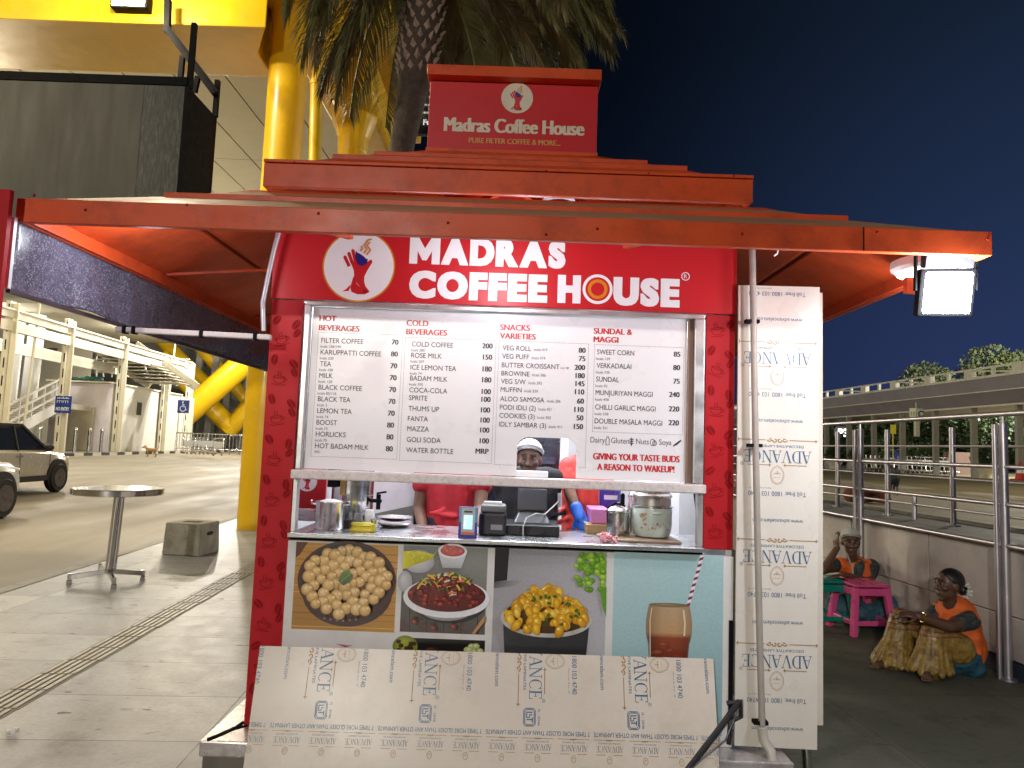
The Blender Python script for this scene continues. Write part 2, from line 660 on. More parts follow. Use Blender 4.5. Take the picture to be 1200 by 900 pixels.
def paving_mat(name, c1, c2, mortar, tw, th, rough, wet=0.05):
    m = bpy.data.materials.new(name)
    m.use_nodes = True
    N, L = m.node_tree.nodes, m.node_tree.links
    b = N['Principled BSDF']
    tc = N.new('ShaderNodeTexCoord')
    br = N.new('ShaderNodeTexBrick')
    br.offset = 0.0
    br.inputs['Color1'].default_value = (*c1, 1)
    br.inputs['Color2'].default_value = (*c2, 1)
    br.inputs['Mortar'].default_value = (*mortar, 1)
    br.inputs['Scale'].default_value = 1.0
    br.inputs['Mortar Size'].default_value = 0.0035
    br.inputs['Mortar Smooth'].default_value = 0.2
    br.inputs['Bias'].default_value = -0.2
    br.inputs['Brick Width'].default_value = tw
    br.inputs['Row Height'].default_value = th
    L.new(tc.outputs['Object'], br.inputs['Vector'])
    def noise(scale, det, lo, hi, clo, chi, stretch=None):
        src = tc.outputs['Object']
        if stretch:
            mp = N.new('ShaderNodeMapping')
            mp.inputs['Scale'].default_value = stretch
            mp.inputs['Rotation'].default_value = (0, 0, 0.5)
            L.new(src, mp.inputs[0]); src = mp.outputs[0]
        n = N.new('ShaderNodeTexNoise')
        n.inputs['Scale'].default_value = scale
        n.inputs['Detail'].default_value = det
        n.inputs['Roughness'].default_value = 0.7
        L.new(src, n.inputs['Vector'])
        r = N.new('ShaderNodeValToRGB')
        r.color_ramp.elements[0].position = lo
        r.color_ramp.elements[1].position = hi
        r.color_ramp.elements[0].color = (clo,) * 3 + (1,)
        r.color_ramp.elements[1].color = (chi,) * 3 + (1,)
        L.new(n.outputs['Fac'], r.inputs[0])
        return r.outputs[0]
    def mul(a, bb):
        x = N.new('ShaderNodeMixRGB')
        x.blend_type = 'MULTIPLY'
        x.inputs[0].default_value = 1
        L.new(a, x.inputs[1]); L.new(bb, x.inputs[2])
        return x.outputs[0]
    c = mul(br.outputs['Color'], noise(1.3, 6, 0.3, 0.7, 0.82, 1.08))
    c = mul(c, noise(34, 5, 0.25, 0.75, 0.8, 1.12))
    c = mul(c, noise(6, 4, 0.60, 0.70, 1.0, 0.42, (1.0, 2.8, 1)))
    c = mul(c, noise(2.2, 8, 0.54, 0.70, 1.0, 0.62))
    L.new(c, b.inputs['Base Color'])
    b.inputs['Specular IOR Level'].default_value = .28
    mr = N.new('ShaderNodeMapRange')
    L.new(noise(5, 6, 0.3, 0.7, 0, 1), mr.inputs[0])
    mr.inputs['To Min'].default_value = rough - wet
    mr.inputs['To Max'].default_value = rough + wet
    L.new(mr.outputs[0], b.inputs['Roughness'])
    bp = N.new('ShaderNodeBump')
    bp.inputs['Strength'].default_value = 0.06
    bp.inputs['Distance'].default_value = 0.004
    n = N.new('ShaderNodeTexNoise')
    n.inputs['Scale'].default_value = 60
    L.new(tc.outputs['Object'], n.inputs['Vector'])
    L.new(n.outputs['Fac'], bp.inputs['Height'])
    L.new(bp.outputs[0], b.inputs['Normal'])
    return m

def sheet(name, m, u0, u1, v0, v1, z0, z1=None):
    """a ground sheet whose own axes follow the road frame"""
    z1 = z0 if z1 is None else z1
    me = bpy.data.meshes.new(name)
    me.from_pydata([(u0, v0, z0), (u1, v0, z1), (u1, v1, z1), (u0, v1, z0)], [], [(0, 1, 2, 3)])
    me.materials.append(m)
    o = bpy.data.objects.new(name, me)
    o.rotation_euler = (0, 0, TH)
    COL.objects.link(o)
    ORG[o.name] = Vector((0, 0, 0))
    return structure(o)

M_pave = paving_mat('paving_stone', (0.33, 0.33, 0.335), (0.21, 0.213, 0.22), (0.035, 0.034, 0.033), 1.3, 0.65, 0.46)
M_side = paving_mat('side_stone', (0.12, 0.125, 0.095), (0.10, 0.105, 0.082), (0.05, 0.05, 0.04), 1.2, 1.2, 0.6)
M_road = mat('road_surface', (0.215, 0.185, 0.125), 0.62, var=0.16, scale=0.5, bump=0.3, bscale=25, dirt=(0.14, 0.125, 0.095), dirt_amt=0.7, dirt_scale=0.35, stretch=(1, 0.25, 1))
M_plaza = mat('plaza_surface', (0.21, 0.18, 0.10), 0.75, var=0.2, scale=0.8, bump=0.3, bscale=20, dirt=(0.11, 0.10, 0.06), dirt_amt=0.6, dirt_scale=0.4)
M_earth = mat('earth', (0.08, 0.075, 0.06), 0.9, var=0.2, scale=0.2)
M_kerb = mat('kerb_stone', (0.27, 0.26, 0.235), 0.7, var=0.15, scale=8, bump=0.3, bscale=30)
M_kerbdark = mat('kerb_black_paint', (0.035, 0.035, 0.035), 0.6)
M_kerbpale = mat('kerb_white_paint', (0.5, 0.47, 0.38), 0.6, dirt=(0.2, 0.18, 0.14), dirt_amt=0.6)

big = bpy.data.meshes.new('ground')
big.from_pydata([(-400, -300, -0.35), (400, -300, -0.35), (400, 600, -0.35), (-400, 600, -0.35)], [], [(0, 1, 2, 3)])
big.materials.append(M_earth)
bo = bpy.data.objects.new('ground', big)
COL.objects.link(bo)
structure(bo)
sheet('pavement', M_pave, -4.33, 1.5, -14, 90, 0.0)
sheet('side_floor', M_side, 1.5, 4.1, -14, 90, 0.0)
sheet('road', M_road, -19.9, -4.49, -40, 160, 0.27, -0.05)
sheet('far_pavement', M_road, -90, -20.1, -40, 160, 0.42)
sheet('plaza', M_plaza, 5.7, 160, -30, 200, 0.85)
sheet('plaza_edge', mat('plaza_edge_stone', (0.09, 0.09, 0.075), 0.7, var=0.2), 4.22, 5.55, -30, 80, 0.89)
mb = MB()
mb.fbox(5.55, 5.7, -30, 80, 0.5, 0.93)
structure(mb.build('plaza_kerb', M_kerb))
mb = MB()
v = -14.0
while v < 60:
    mb.fbox(-4.487, -4.333, v, v + 1.19, -0.2, 0.006 + random.uniform(-.002, .002))
    v += 1.2
structure(mb.build('kerb', M_kerb, bevel=0.01))
mb, mb2 = MB(), MB()
v = -8.0
while v < 100:
    (mb if int(round(v / 0.9)) % 2 else mb2).fbox(-20.1, -19.9, v, v + 0.89, 0.0, 0.425)
    v += 0.9
structure(mb.build('far_kerb_dark_blocks', M_kerbdark))
structure(mb2.build('far_kerb_pale_blocks', M_kerbpale))
# ribbed tactile strip: five raised bars on each block
mb, mb2 = MB(), MB()
v = -2.0
k = 0
while v < 20:
    jog = random.uniform(-0.004, 0.004)
    u0 = -2.67 + 0.010 * (v - 4.5) + jog
    mb2.fbox(u0 - 0.012, u0 + 0.232, v, v + 0.296, -0.02, 0.003)
    for i in range(5):
        a = u0 + 0.006 + i * 0.045
        mb.fbox(a, a + 0.028, v + 0.008, v + 0.288, 0.003, 0.0085)
    v += 0.3
structure(mb2.build('tactile_strip', mat('tactile_base', (0.13, 0.115, 0.085), 0.6, var=0.2, scale=10)))
structure(mb.build('tactile_ribs', mat('tactile_rib', (0.30, 0.28, 0.235), 0.5, var=0.2, scale=14), bevel=0.002))

# ------------------------------------------------------------------ terminal building overhead, left
M_yel = mat('yellow_paint', (0.78, 0.47, 0.006), 0.38, var=0.06, scale=1.5, dirt=(0.5, 0.3, 0.02), dirt_amt=0.35, dirt_scale=1.2, coat=0.2)
M_cream = mat('cream_panel', (0.60, 0.56, 0.43), 0.85, var=.05, scale=1.0, rvar=0, spec=.2)
M_gap = mat('panel_gap', (0.07, 0.06, 0.045), 0.8)
M_black = mat('black_steel', (0.008, 0.008, 0.009), 0.75, spec=.05)
tb = thing('terminal_building', (-4.33, 12.4, 0), 'airport terminal with yellow round columns, yellow beam and cream panelled soffit', 'building')
mb = MB()
pl = [(-18, 11.2), (-4.32, 11.2), (-4.74, 12.0), (-4.74, 12.85), (-18, 12.85)]
n = len(pl)
mb.add([(p[0], p[1], 8.27) for p in pl] + [(p[0], p[1], 10.2) for p in pl],
       [tuple(range(n - 1, -1, -1)), tuple(range(n, 2 * n))] + [(i, (i + 1) % n, n + (i + 1) % n, n + i) for i in range(n)])
mb.build('beam', M_yel, tb, bevel=0.02)
mb = MB()
mb.box((-4.72, 11.2, 9.3), (-2.7, 18, 10.2))
mb.build('slab', M_yel, tb, bevel=0.03)
mb = MB()
mb.box((-4.0, 13.7, 8.35), (-3.05, 18, 9.3))
mb.lathe([(0.30, 7.4), (0.32, 7.9), (0.46, 8.25), (0.52, 8.5)], (-3.62, 14.6, 0), 24)
mb.build('beam_end', M_yel, tb, bevel=0.2, seg=4)
mb = MB()
mb.lathe([(0.345, 0), (0.345, 2.6), (0.335, 2.6), (0.335, 9.1), (0.36, 9.3)], (-4.36, 12.5, 0), 40)
mb.build('column', M_yel, tb, smooth=True)
mb = MB()
mb.lathe([(0.30, 0), (0.30, 7.6)], (-3.62, 14.6, 0), 32)
mb.build('column', M_yel, tb, smooth=True)
mb = MB()
P_ = [W(396, 18, 12.0), W(390, 48, 12.0), W(384, 62, 12.0), W(374, 80, 12.0), W(371, 98, 12.0), W(369, 190, 12.0)]
P_.append(Vector((P_[-1].x - 0.02, 12.0, 0)))
mb.tube(P_, 0.105, 16)
for q in (1, 4):
    d = (P_[q + 1] - P_[q]).normalized()
    mb.tube([P_[q] - d * .03, P_[q] + d * .03], 0.118, 16)
mb.build('drain_pipe', M_yel, tb, smooth=True)
mb, mg = MB(), MB()
x = -3.45
while x > -45:
    for y0 in (15.2, 21.2, 27.2, 33.2):
        mb.box((x - 1.2, y0 + .015, 10.0), (x - 0.02, y0 + 5.98, 10.06))
    x -= 1.22
mg.box((-46, 15.1, 10.06), (-3.4, 39.3, 10.5))
mb.build('soffit_panel', M_cream, tb)
mg.build('soffit_backing', M_gap, tb)
mb = MB()
mb.lathe([(0.02, 0), (0.11, 0.02), (0.11, 0.1), (0.02, 0.12)], W(412, 128, 14.5), 16, axis=(0.2, -0.6, -0.5))
mb.build('downlight', mat('lamp_casing', (0.6, 0.58, 0.5), 0.4), tb, smooth=True)
mb = MB()
# the lit flood lamp on the beam
p = W(152, 1, 11.05)
fl = thing('beam_lamp', p, 'small bright warm flood lamp fixed to the yellow beam', 'lamp')
mb = MB(); mb.box((p.x - .3, p.y - .03, p.z - .13), (p.x + .3, p.y + .15, p.z + .2)); mb.build('housing', M_black, fl, bevel=.01)
mb = MB(); mb.box((p.x - .26, p.y - .05, p.z - .1), (p.x + .26, p.y - .032, p.z + .17)); mb.build('lens', emis('beam_lamp_glow', (1, .93, .75), 60), fl)
lamp('beam_light', p + Vector((0, -.3, -.1)), PW['beam'], WARM, 0.2, fl, spot=165, aim=p + Vector((1.2, -3, -3.2)), blend=.5)
lamp('beam_glow', p + Vector((.3, -.9, -.05)), 330, WARM, 0.2, fl)
for i, (x, y) in enumerate(((-15, 19), (-13, 29), (-24, 24), (-9, 44))):  # lamps added out of view to brighten the soffit evenly
    dl = thing('soffit_fill_lamp', (x, y, 9.9), 'added out-of-view lamp hung to brighten the cream soffit', 'lamp', 'added lamps under the terminal soffit')
    mb = MB(); mb.lathe([(.22, 0), (.22, .09)], (x, y, 9.9), 20); mb.build('lamp_ring', M_cream, dl, smooth=True)
    mb = MB(); mb.lathe([(.19, 0), (.19, .01)], (x, y, 9.885), 20); mb.build('lens', emis('soffit_glow', (1, .93, .78), 14), dl)
    lamp('soffit_fill_light', (x, y, 6.6), PW['soffit'], WARM, 0.3, dl)
    mb = MB(); mb.tube([(x, y, 9.9), (x, y, 6.9)], .03, 8); mb.lathe([(.25, 6.75), (.12, 6.95)], (x, y, 0), 16); mb.build('pendant', M_cream, dl)

# dark display board hanging from the beam
bd = thing('display_board', (-6.4, 10.6, 4.3), 'large dark grey display board hung on a black frame under the yellow beam', 'display board')
mb = MB(); mb.box((-10.5, 10.02, 4.3), (-5.58, 10.1, 6.62)); mb.build('panel', mat('board_panel', (0.07, 0.069, 0.058), 0.8, var=.15, scale=.7, dirt=(.1, .1, .09), dirt_amt=.25, dirt_scale=4, stretch=(3, 1, .5)), bd)
mb = MB(); mb.box((-5.575, 10.02, 4.3), (-4.98, 10.1, 6.62)); mb.build('side_panel', mat('board_side', (0.012, 0.014, 0.013), 0.6, dirt=(.16, .16, .14), dirt_amt=.5, dirt_scale=9, stretch=(4, 1, .6)), bd)
mb = MB()
mb.box((-10.5, 10.0, 6.625), (-4.95, 10.12, 6.75))
mb.box((-4.975, 10.0, 4.3), (-4.92, 11.0, 6.6))
mb.bar((-4.93, 10.05, 6.6), (-4.93, 10.05, 7.6), .07, .07)
mb.bar((-4.93, 10.95, 6.6), (-4.93, 10.95, 7.2), .07, .07)
mb.bar(W(197, 0, 11.0), W(196, 38, 11.0), .09, .09)
mb.bar(W(195, 34, 10.9), W(253, 112, 10.9), .17, .08)
mb.bar(W(197, 31, 10.75), W(255, 107, 10.75), .03, .04)
mb.bar(W(214, 66, 10.85), W(210, 108, 10.85), .07, .07)
mb.bar(W(232, 90, 10.9), W(228, 108, 10.9), .07, .07)
mb.build('hanger_frame', M_black, bd)

# ------------------------------------------------------------------ far side of the road: walkway, hut, stairs, struts
M_pale = mat('pale_steel_paint', (0.60, 0.57, 0.45), 0.5, var=.08, scale=1)
M_hut = mat('hut_plaster', (0.62, 0.60, 0.53), 0.7, var=.07, scale=.9, dirt=(.4, .37, .3), dirt_amt=.4, dirt_scale=.8)
M_hutv = mat('hut_plaster_cool_lit', (0.66, 0.62, 0.66), 0.7, var=.06, scale=.9, dirt=(.45, .42, .42), dirt_amt=.35, dirt_scale=.8)  # cool light on the front wall put into the plaster colour
M_white = mat('white_paint', (0.66, 0.65, 0.62), 0.45, var=.05)
M_concrete = mat('concrete', (0.34, 0.32, 0.26), 0.9, var=.25, scale=14, bump=1.0, bscale=26, dirt=(.10, .08, .05), dirt_amt=.8, dirt_scale=7)
FU = -20.4
wk = thing('covered_walkway', F(FU, 40, .42), 'long cream steel walkway frame with slotted columns along the far kerb', 'walkway')
for px in (2, 72, 138, 190.5, 219):
    vv = UV(RU(px, 500, FU)).y
    top = 7.2 if px < 190 else 6.9
    mb = MB()
    mb.fbox(FU - .2, FU + .0, vv - .22, vv + .22, .42, top)
    mb.fbox(FU + .002, FU + .25, vv - .06, vv + .06, .42, top - .1)
    c = mb.build('column', M_pale, wk, bevel=.02)
    mb = MB()
    zz = 1.0
    while zz < top - .6:
        mb.fbox(FU - .08, FU - .02, vv - .226, vv - .223, zz, zz + .45)
        zz += .8
    mb.build('slot', M_black, c)
mb = MB()
for z0, z1 in ((5.85, 6.3), (6.42, 6.75)):
    mb.fbox(FU - .12, FU + .1, 22, 53.3, z0, z1)
mb.fbox(FU - .25, FU + .22, 22, 53.4, 6.75, 6.83)
mb.build('beam', M_pale, wk)
mb = MB()
mb.fbox(FU - 3.2, FU - 3.0, 30, 53.4, 5.4, 6.0)
mb.build('rear_beam', M_pale, wk)
mb = MB()
for px, pv in ((160, 46.2), (166, 47.2), (172, 48), (178, 49)):
    mb.bar(F(FU - .1, pv, 5.8), F(FU - .1, pv + .9, 5.1), .08, .08)
mb.build('brace', M_white, wk)

# hut under the walkway
v0, v1 = 42.9, 55.2
ht = thing('hut', F(-21.9, v0, .42), 'white plastered hut with a cream door and small square window', 'hut')
mb = MB(); mb.fbox(-24.1, -20.7, v0, v1 - 2.5, .42, 4.35); mb.build('wall', M_hut, ht)
mb = MB(); mb.fbox(-24.1, -20.68, v0 - .06, v0 - .004, .42, 4.35); mb.build('front_wall', M_hutv, ht)
mb = MB(); mb.fbox(-24.3, -20.6, v0 - .35, v1 - 2.3, 4.36, 4.45); mb.build('roof', M_pale, ht)
mb = MB(); mb.fbox(-23.0, -21.5, v0 - .09, v0 - .064, .42, 2.95); fr = mb.build('door_frame', mat('door_frame_paint', (.5, .48, .42), .5), ht)
mb = MB(); mb.fbox(-22.88, -21.62, v0 - .13, v0 - .094, .44, 2.83); dr = mb.build('door', mat('cream_door', (.60, .56, .45), .5, var=.06), ht)
mb = MB(); mb.fbox(-22.85, -21.65, v0 - .145, v0 - .132, 1.48, 1.54); mb.fbox(-22.8, -22.6, v0 - .16, v0 - .146, 1.3, 1.42); mb.build('door_rail', M_pale, dr)
wv = UV(RU(163, 470, -20.7)).y
mb = MB(); mb.fbox(-20.698, -20.66, wv - .45, wv + .45, 2.55, 3.6); fr = mb.build('window', M_pale, ht)
mb = MB(); mb.fbox(-20.658, -20.65, wv - .33, wv + .33, 2.68, 3.48); mb.build('pane', mat('dark_glass', (.06, .058, .05), .6), fr)
mb = MB(); mb.fbox(-20.9, -20.62, v1 - 2.5, v1, .42, 4.3); mb.build('end_wall', M_hut, ht)
# green tarpaulin bundle on the hut roof
mb = MB()
for i in range(9):
    q = F(-22.4 + random.uniform(-.7, .7), v0 + .4 + random.uniform(-.3, .3), 4.58)
    mb.ell(q, (random.uniform(.25, .5), random.uniform(.2, .35), random.uniform(.1, .2)), n=9, m=6)
tag(mb.build('tarpaulin', mat('green_tarp', (.012, .085, .07), .6, var=.4, scale=6), smooth='all'), 'crumpled dark green tarpaulin lying on the hut roof', 'tarpaulin')

# lower stair climbing away along the road
M_tread = mat('stair_tread', (.36, .33, .26), .7, var=.2, scale=2)
a0, a1 = UV(RU(4, 513, -21.3)), UV(RU(76, 472, -21.3))
st = thing('staircase', F(-23, a0.y, .42), 'white railed staircase climbing away behind the sport utility car', 'staircase')
NST = 16
mb = MB()
for i in range(NST):
    v_, z_ = a0.y + (a1.y - a0.y) * i / NST, a0.z + (a1.z - a0.z) * i / NST
    dv, dz = (a1.y - a0.y) / NST, (a1.z - a0.z) / NST
    mb.fbox(-26.5, -21.4, v_, v_ + dv * 1.02, max(.42, z_ - .3), z_ + dz)
mb.build('flight', M_tread, st)
mb = MB()
for i in range(NST):
    v_, z_ = a0.y + (a1.y - a0.y) * i / NST, a0.z + (a1.z - a0.z) * (i + 1) / NST
    mb.fbox(-26.5, -21.4, v_ - .03, v_ - .005, z_ - .06, z_ + .01)
mb.build('nosing', M_white, st)
for uu in (-21.3, -26.6):
    b0, b1 = F(uu, a0.y, a0.z), F(uu, a1.y, a1.z)
    mb = MB(); mb.bar(b0, b1, .1, .5); mb.build('stringer', M_white, st)
    mb = MB()
    for i in range(6):
        q = b0.lerp(b1, i / 5); mb.bar(q, q + Vector((0, 0, 1.45)), .08, .08)
    for h in (.6, 1.02, 1.45): mb.bar(b0 + Vector((0, 0, h)), b1 + Vector((0, 0, h)), .08, .09)
    mb.build('handrail', M_white, st)
mb = MB(); mb.fbox(-26.5, -21.5, a1.y, a1.y + 3, a1.z - .3, a1.z); mb.build('landing', M_tread, st)
# upper stair seen from below
s0, s1 = W(104, 402, 47), W(176, 452, 47)
st = thing('upper_staircase', (s0.x, 47, s1.z), 'underside of a white steel staircase descending to the right above the hut', 'staircase')
mb = MB()
for i in range(12):
    a = s0.lerp(s1, (i + .5) / 12)
    mb.box((a.x - .02, 45.2, a.z), (a.x + 2.9, 46.9, a.z + .06))
mb.build('tread', M_tread, st)
for dx in (0, 3.1):
    mb = MB(); mb.bar(s0 + Vector((dx, 0, 0)), s1 + Vector((dx, 0, 0)), .1, .55); mb.build('stringer', M_pale, st)
mb = MB()
for px in (113, 121, 131, 141): mb.bar(W(px, 418, 49), W(px, 442, 49), .07, .07)
for py in (421, 429, 436): mb.bar(W(110, py, 49), W(150, py + 1, 49), .06, .06)
mb.build('handrail', M_white, st)
mb = MB()
for px in (188, 196, 207, 218): mb.bar(W(px, 420, 50), W(px, 452, 50), .08, .08)
for py in (420, 431, 442): mb.bar(W(178, py, 50), W(222, py + 1, 50), .08, .08)
mb.bar(W(150, 405, 50), W(172, 449, 50), .4, .4)
mb.build('landing_rail', M_white, st)

# pale rear walls and columns of the terminal behind the walkway
tw = thing('terminal_wing', F(-36, 60, .42), 'cream terminal wing with big yellow diagonal struts beyond the walkway', 'building')
mb = MB(); mb.fbox(-70, -32, 62, 62.4, .42, 16); mb.build('rear_wall', mat('wing_wall', (.50, .46, .34), .6, var=.12, scale=.25), tw)
mb = MB(); mb.fbox(-78, 20, 84, 84.4, .42, 18); mb.build('end_wall', mat('wing_wall_grey', (.30, .285, .22), .6, var=.2, scale=.3), tw)
mb = MB()
for px in (-30, 8, 32):
    q = W(px, 470, 46); mb.bar((q.x, 46, .42), (q.x + .2, 46, 9), .75, .6)
mb.build('rear_column', M_white, tw)
mb = MB()
mb.bar(W(-40, 430, 47), W(40, 500, 47), 1.0, .9)
mb.build('sloping_prop', M_pale, tw)
mb = MB(); mb.bar(W(-20, 402, 44), W(66, 414, 44), .3, .3); mb.bar(W(-20, 412, 44.5), W(66, 410, 44.5), .25, .25)
mb.build('dark_girder', mat('rust_girder', (.05, .02, .015), .6), tw)
mb = MB(); mb.box((-34, 43, 9.2), (-24, 60, 9.5)); mb.build('ceiling', M_cream, tw)
for a, b, Y, r, nm in (((178, 520), (326, 390), 60, 1.02, 0), ((190, 419), (272, 502), 66, .84, 0), ((186, 396), (250, 458), 70, .66, 0), ((236, 408), (306, 488), 70, .62, 0), ((267, 506), (330, 432), 66, .8, 0)):
    mb = MB(); mb.tube([W(*a, Y), W(*b, Y)], r, 28); mb.build('strut', M_yel, tw, smooth=True)
mb = MB()
for px, w_ in ((225, .5), (247, 1.4), (262, .3), (285, .5)):
    q = W(px, 480, 70); mb.bar((q.x, 70, .42), (q.x + .6, 70, 12), w_, .6)
for py in (425, 452, 478):
    mb.bar(W(190, py, 72), W(330, py + 5, 72), .5, .5)
mb.build('grey_frame', mat('grey_frame', (.30, .28, .22), .6), tw)
for k_l, (x, y, z) in enumerate(((-22, 36, 8.6), (-27, 52, 8.8), (-17, 50, 9.5), (-34, 44, 8.6))):
    q = thing('ceiling_lamp', (x, y, z), 'round flood lamp under the terminal wing roof', 'lamp', 'flood lamps of the terminal wing')
    mb = MB(); mb.lathe([(.25, 0), (.3, .2)], (x, y, z), 16); mb.build('housing', M_pale, q, smooth=True)
    lamp('wing_light', (x, y, z - .25), PW['far'] * (2.6 if k_l == 2 else 1), NEUT, .25, q)

for (u_, v_) in ((-15.5, 33), (-16, 50)):  # unseen lamps added to brighten the road and the hut
    q = F(u_, v_, 0)
    t = thing('added_street_lamp', (q.x, q.y, .25), 'street lamp added out of view above the canopy to brighten the road' if v_ < 40 else 'street lamp added out of view above the canopy to brighten the hut', 'street lamp')
    mb = MB(); mb.box((q.x - .4, q.y - .2, 10.6), (q.x + .4, q.y + .2, 10.75)); mb.build('lamp_head', M_pale, t)
    mb = MB(); mb.tube([(q.x, q.y, 10.75), (q.x - 5, q.y + 1.5, 11.2), (q.x - 5.4, q.y + 1.6, .4)], .06, 8); mb.build('pole', M_pale, t)
    lamp('road_fill_light', (q.x, q.y, 10.4), PW['road'], NEUT, .3, t)

# signs on the walkway columns
M_blue = mat('sign_blue', (.012, .045, .28), .35)
M_swhite = mat('sign_white', (.8, .8, .8), .4, var=.02)
q = W(74, 474, 35.6)
sg = thing('direction_sign', q, 'small blue sign with three white text lines on a walkway column', 'sign')
mb = MB(); mb.box((q.x - .38, 35.55, q.z - .42), (q.x + .42, 35.6, q.z + .42)); mb.build('plate', M_blue, sg)
mb = MB()
for i in range(6):
    x_ = q.x - .29 + i * .1
    mb.box((x_, 35.545, q.z + .17), (x_ + .075, 35.547, q.z + .195)); mb.box((x_ + .02 * (i % 3), 35.545, q.z + .07), (x_ + .02 * (i % 3) + .022, 35.547, q.z + .168))
text(mb, 'NO ENTRY', (q.x + .02, 35.549, q.z - .3), .16, off=.03, width=.66, align='c')
for i in range(7):
    mb.box((q.x - .3 + i * .09, 35.545, q.z + .29), (q.x - .23 + i * .09, 35.547, q.z + .33 + .03 * (i % 2)))
mb.build('lettering', M_swhite, sg)
q = W(215, 476.5, 46.0)
sg = thing('wheelchair_sign', q, 'square blue sign with white wheelchair symbol beside yellow strut', 'sign')
s = .42
mb = MB(); mb.box((q.x - s * .95, 46.0, q.z - s * 1.05), (q.x + s * .95, 46.05, q.z + s * 1.05)); mb.build('border', M_swhite, sg)
mb = MB(); mb.box((q.x - s * .86, 45.98, q.z - s * .96), (q.x + s * .86, 45.997, q.z + s * .96)); mb.build('plate', M_blue, sg)
mb = MB()
def fl2(polys, y):
    for po in polys: mb.add([(q.x + a * s, y, q.z + b * s) for a, b in po], [tuple(range(len(po)))])
fl2([rnd_poly(-.1, .68, .13, .13)], 45.975)
fl2(stroke2d([(-.1, .5), (-.06, -.02), (.3, -.02), (.42, -.5), (.58, -.44)], .13), 45.974)
fl2(stroke2d([(-.08, .25), (.25, .25)], .11), 45.973)
fl2(stroke2d([(-.05 + .42 * math.cos(t), -.3 + .42 * math.sin(t)) for t in [2.0 + i * .3 for i in range(14)]], .11), 45.972)
mb.build('symbol', M_swhite, sg)
mb = MB(); mb.tube([(q.x - .3, 46.08, .42), (q.x - .3, 46.08, q.z + .3)], .05, 8); mb.build('pole', M_pale, sg)

# steel bollards by the hut
M_steel = mat('stainless', (.62, .61, .60), .22, 1.0, var=.05, scale=3, rvar=.06)
b0 = None
for i, (px, lb) in enumerate(((88, 'steel bollard nearest the car, before the violet-lit hut wall'), (104.5, 'steel bollard standing left of the hut door'), (119, 'steel bollard standing right in front of the hut door'), (46, 'steel bollard just showing above the car bonnet'))):
    q = RU(px, 515, -20.25)
    if b0 is None:
        b0 = thing('bollard', (q.x, q.y, .42), lb, 'bollard', 'steel bollards by the hut')
        mb = MB(); mb.lathe([(.085, 0), (.085, 1.15)], (q.x, q.y, .42), 14); mb.build('post', M_steel, b0, smooth=True)
        mb = MB(); mb.lathe([(.085, 1.152), (.10, 1.16), (.10, 1.24), (.06, 1.3), (0, 1.31)], (q.x, q.y, .42), 14); mb.build('cap', M_steel, b0, smooth=True)
    else:
        dup(b0, (q.x, q.y, .42), label=lb)

# crowd barriers and luggage trolleys by the yellow struts
def barrier(loc, label):
    t = thing('crowd_barrier', loc, label, 'barrier', 'steel barriers under the yellow struts')
    x, y, z = loc
    mb = MB()
    mb.tube([(x - 1, y, z), (x - 1, y, z + 1.25), (x + 1, y, z + 1.25), (x + 1, y, z)], .045, 8)
    mb.tube([(x - 1, y, z + .3), (x + 1, y, z + .3)], .035, 8)
    mb.build('frame', M_steel, t)
    mb = MB()
    for i in range(1, 9): mb.tube([(x - 1 + i * .222, y, z + .3), (x - 1 + i * .222, y, z + 1.25)], .024, 6)
    mb.build('bar', M_steel, t)
    return t
p0 = W(224, 528, 45); b1 = barrier((p0.x, 45, .42), 'steel crowd barrier nearest the hut end wall')
for px, lb in ((262, 'steel crowd barrier behind the single white trolley'), (287, 'steel crowd barrier beside the near yellow column')):
    p0 = W(px, 528, 45.4); dup(b1, (p0.x, 45.4, .42), label=lb)

def trolley(loc, label, group, rz=0):
    t = thing('luggage_trolley', loc, label, 'trolley', group)
    x, y, z = loc
    mb = MB()
    mb.tube([(x - .28, y, z + .25), (x - .28, y + .12, z + 1.0), (x + .28, y + .12, z + 1.0), (x + .28, y, z + .25)], .03, 8)
    mb.tube([(x - .25, y, z + .22), (x - .2, y - .75, z + .17), (x + .2, y - .75, z + .17), (x + .25, y, z + .22)], .03, 8)
    for i in (-.12, 0, .12): mb.tube([(x + i, y, z + .2), (x + i, y - .74, z + .17)], .018, 6)
    mb.build('frame', M_steel, t)
    mb = MB(); mb.box((x - .25, y + .01, z + .45), (x + .25, y + .05, z + .82)); mb.build('back_panel', mat('trolley_panel', (.55, .56, .55), .5), t)
    for a, b in ((-.24, -.03), (.24, -.03), (0, -.68)):
        mb = MB(); mb.lathe([(.085, -.03), (.085, .03)], (x + a, y + b, z + .09), 12, axis=(1, 0, 0)); mb.build('wheel', mat('grey_tyre', (.25, .25, .25), .6), t)
    t.rotation_euler = (0, 0, rz)
    return t
tr = None
for i in range(7):
    px = 220 + i * 4.6
    p0 = W(px, 529, 43.2 + i * .1)
    lb = 'luggage trolley nested in the row before the barriers'
    if tr is None: tr = trolley((p0.x, p0.y, .42), lb, 'nested luggage trolleys under the struts', .35)
    else: dup(tr, (p0.x, p0.y, .42), rz=.35 + .03 * i)
p0 = W(255, 530, 41.5)
dup(tr, (p0.x, p0.y, .42), rz=.1, label='single luggage trolley turned forward, right of the nested row', group='luggage trolleys loose under the struts')
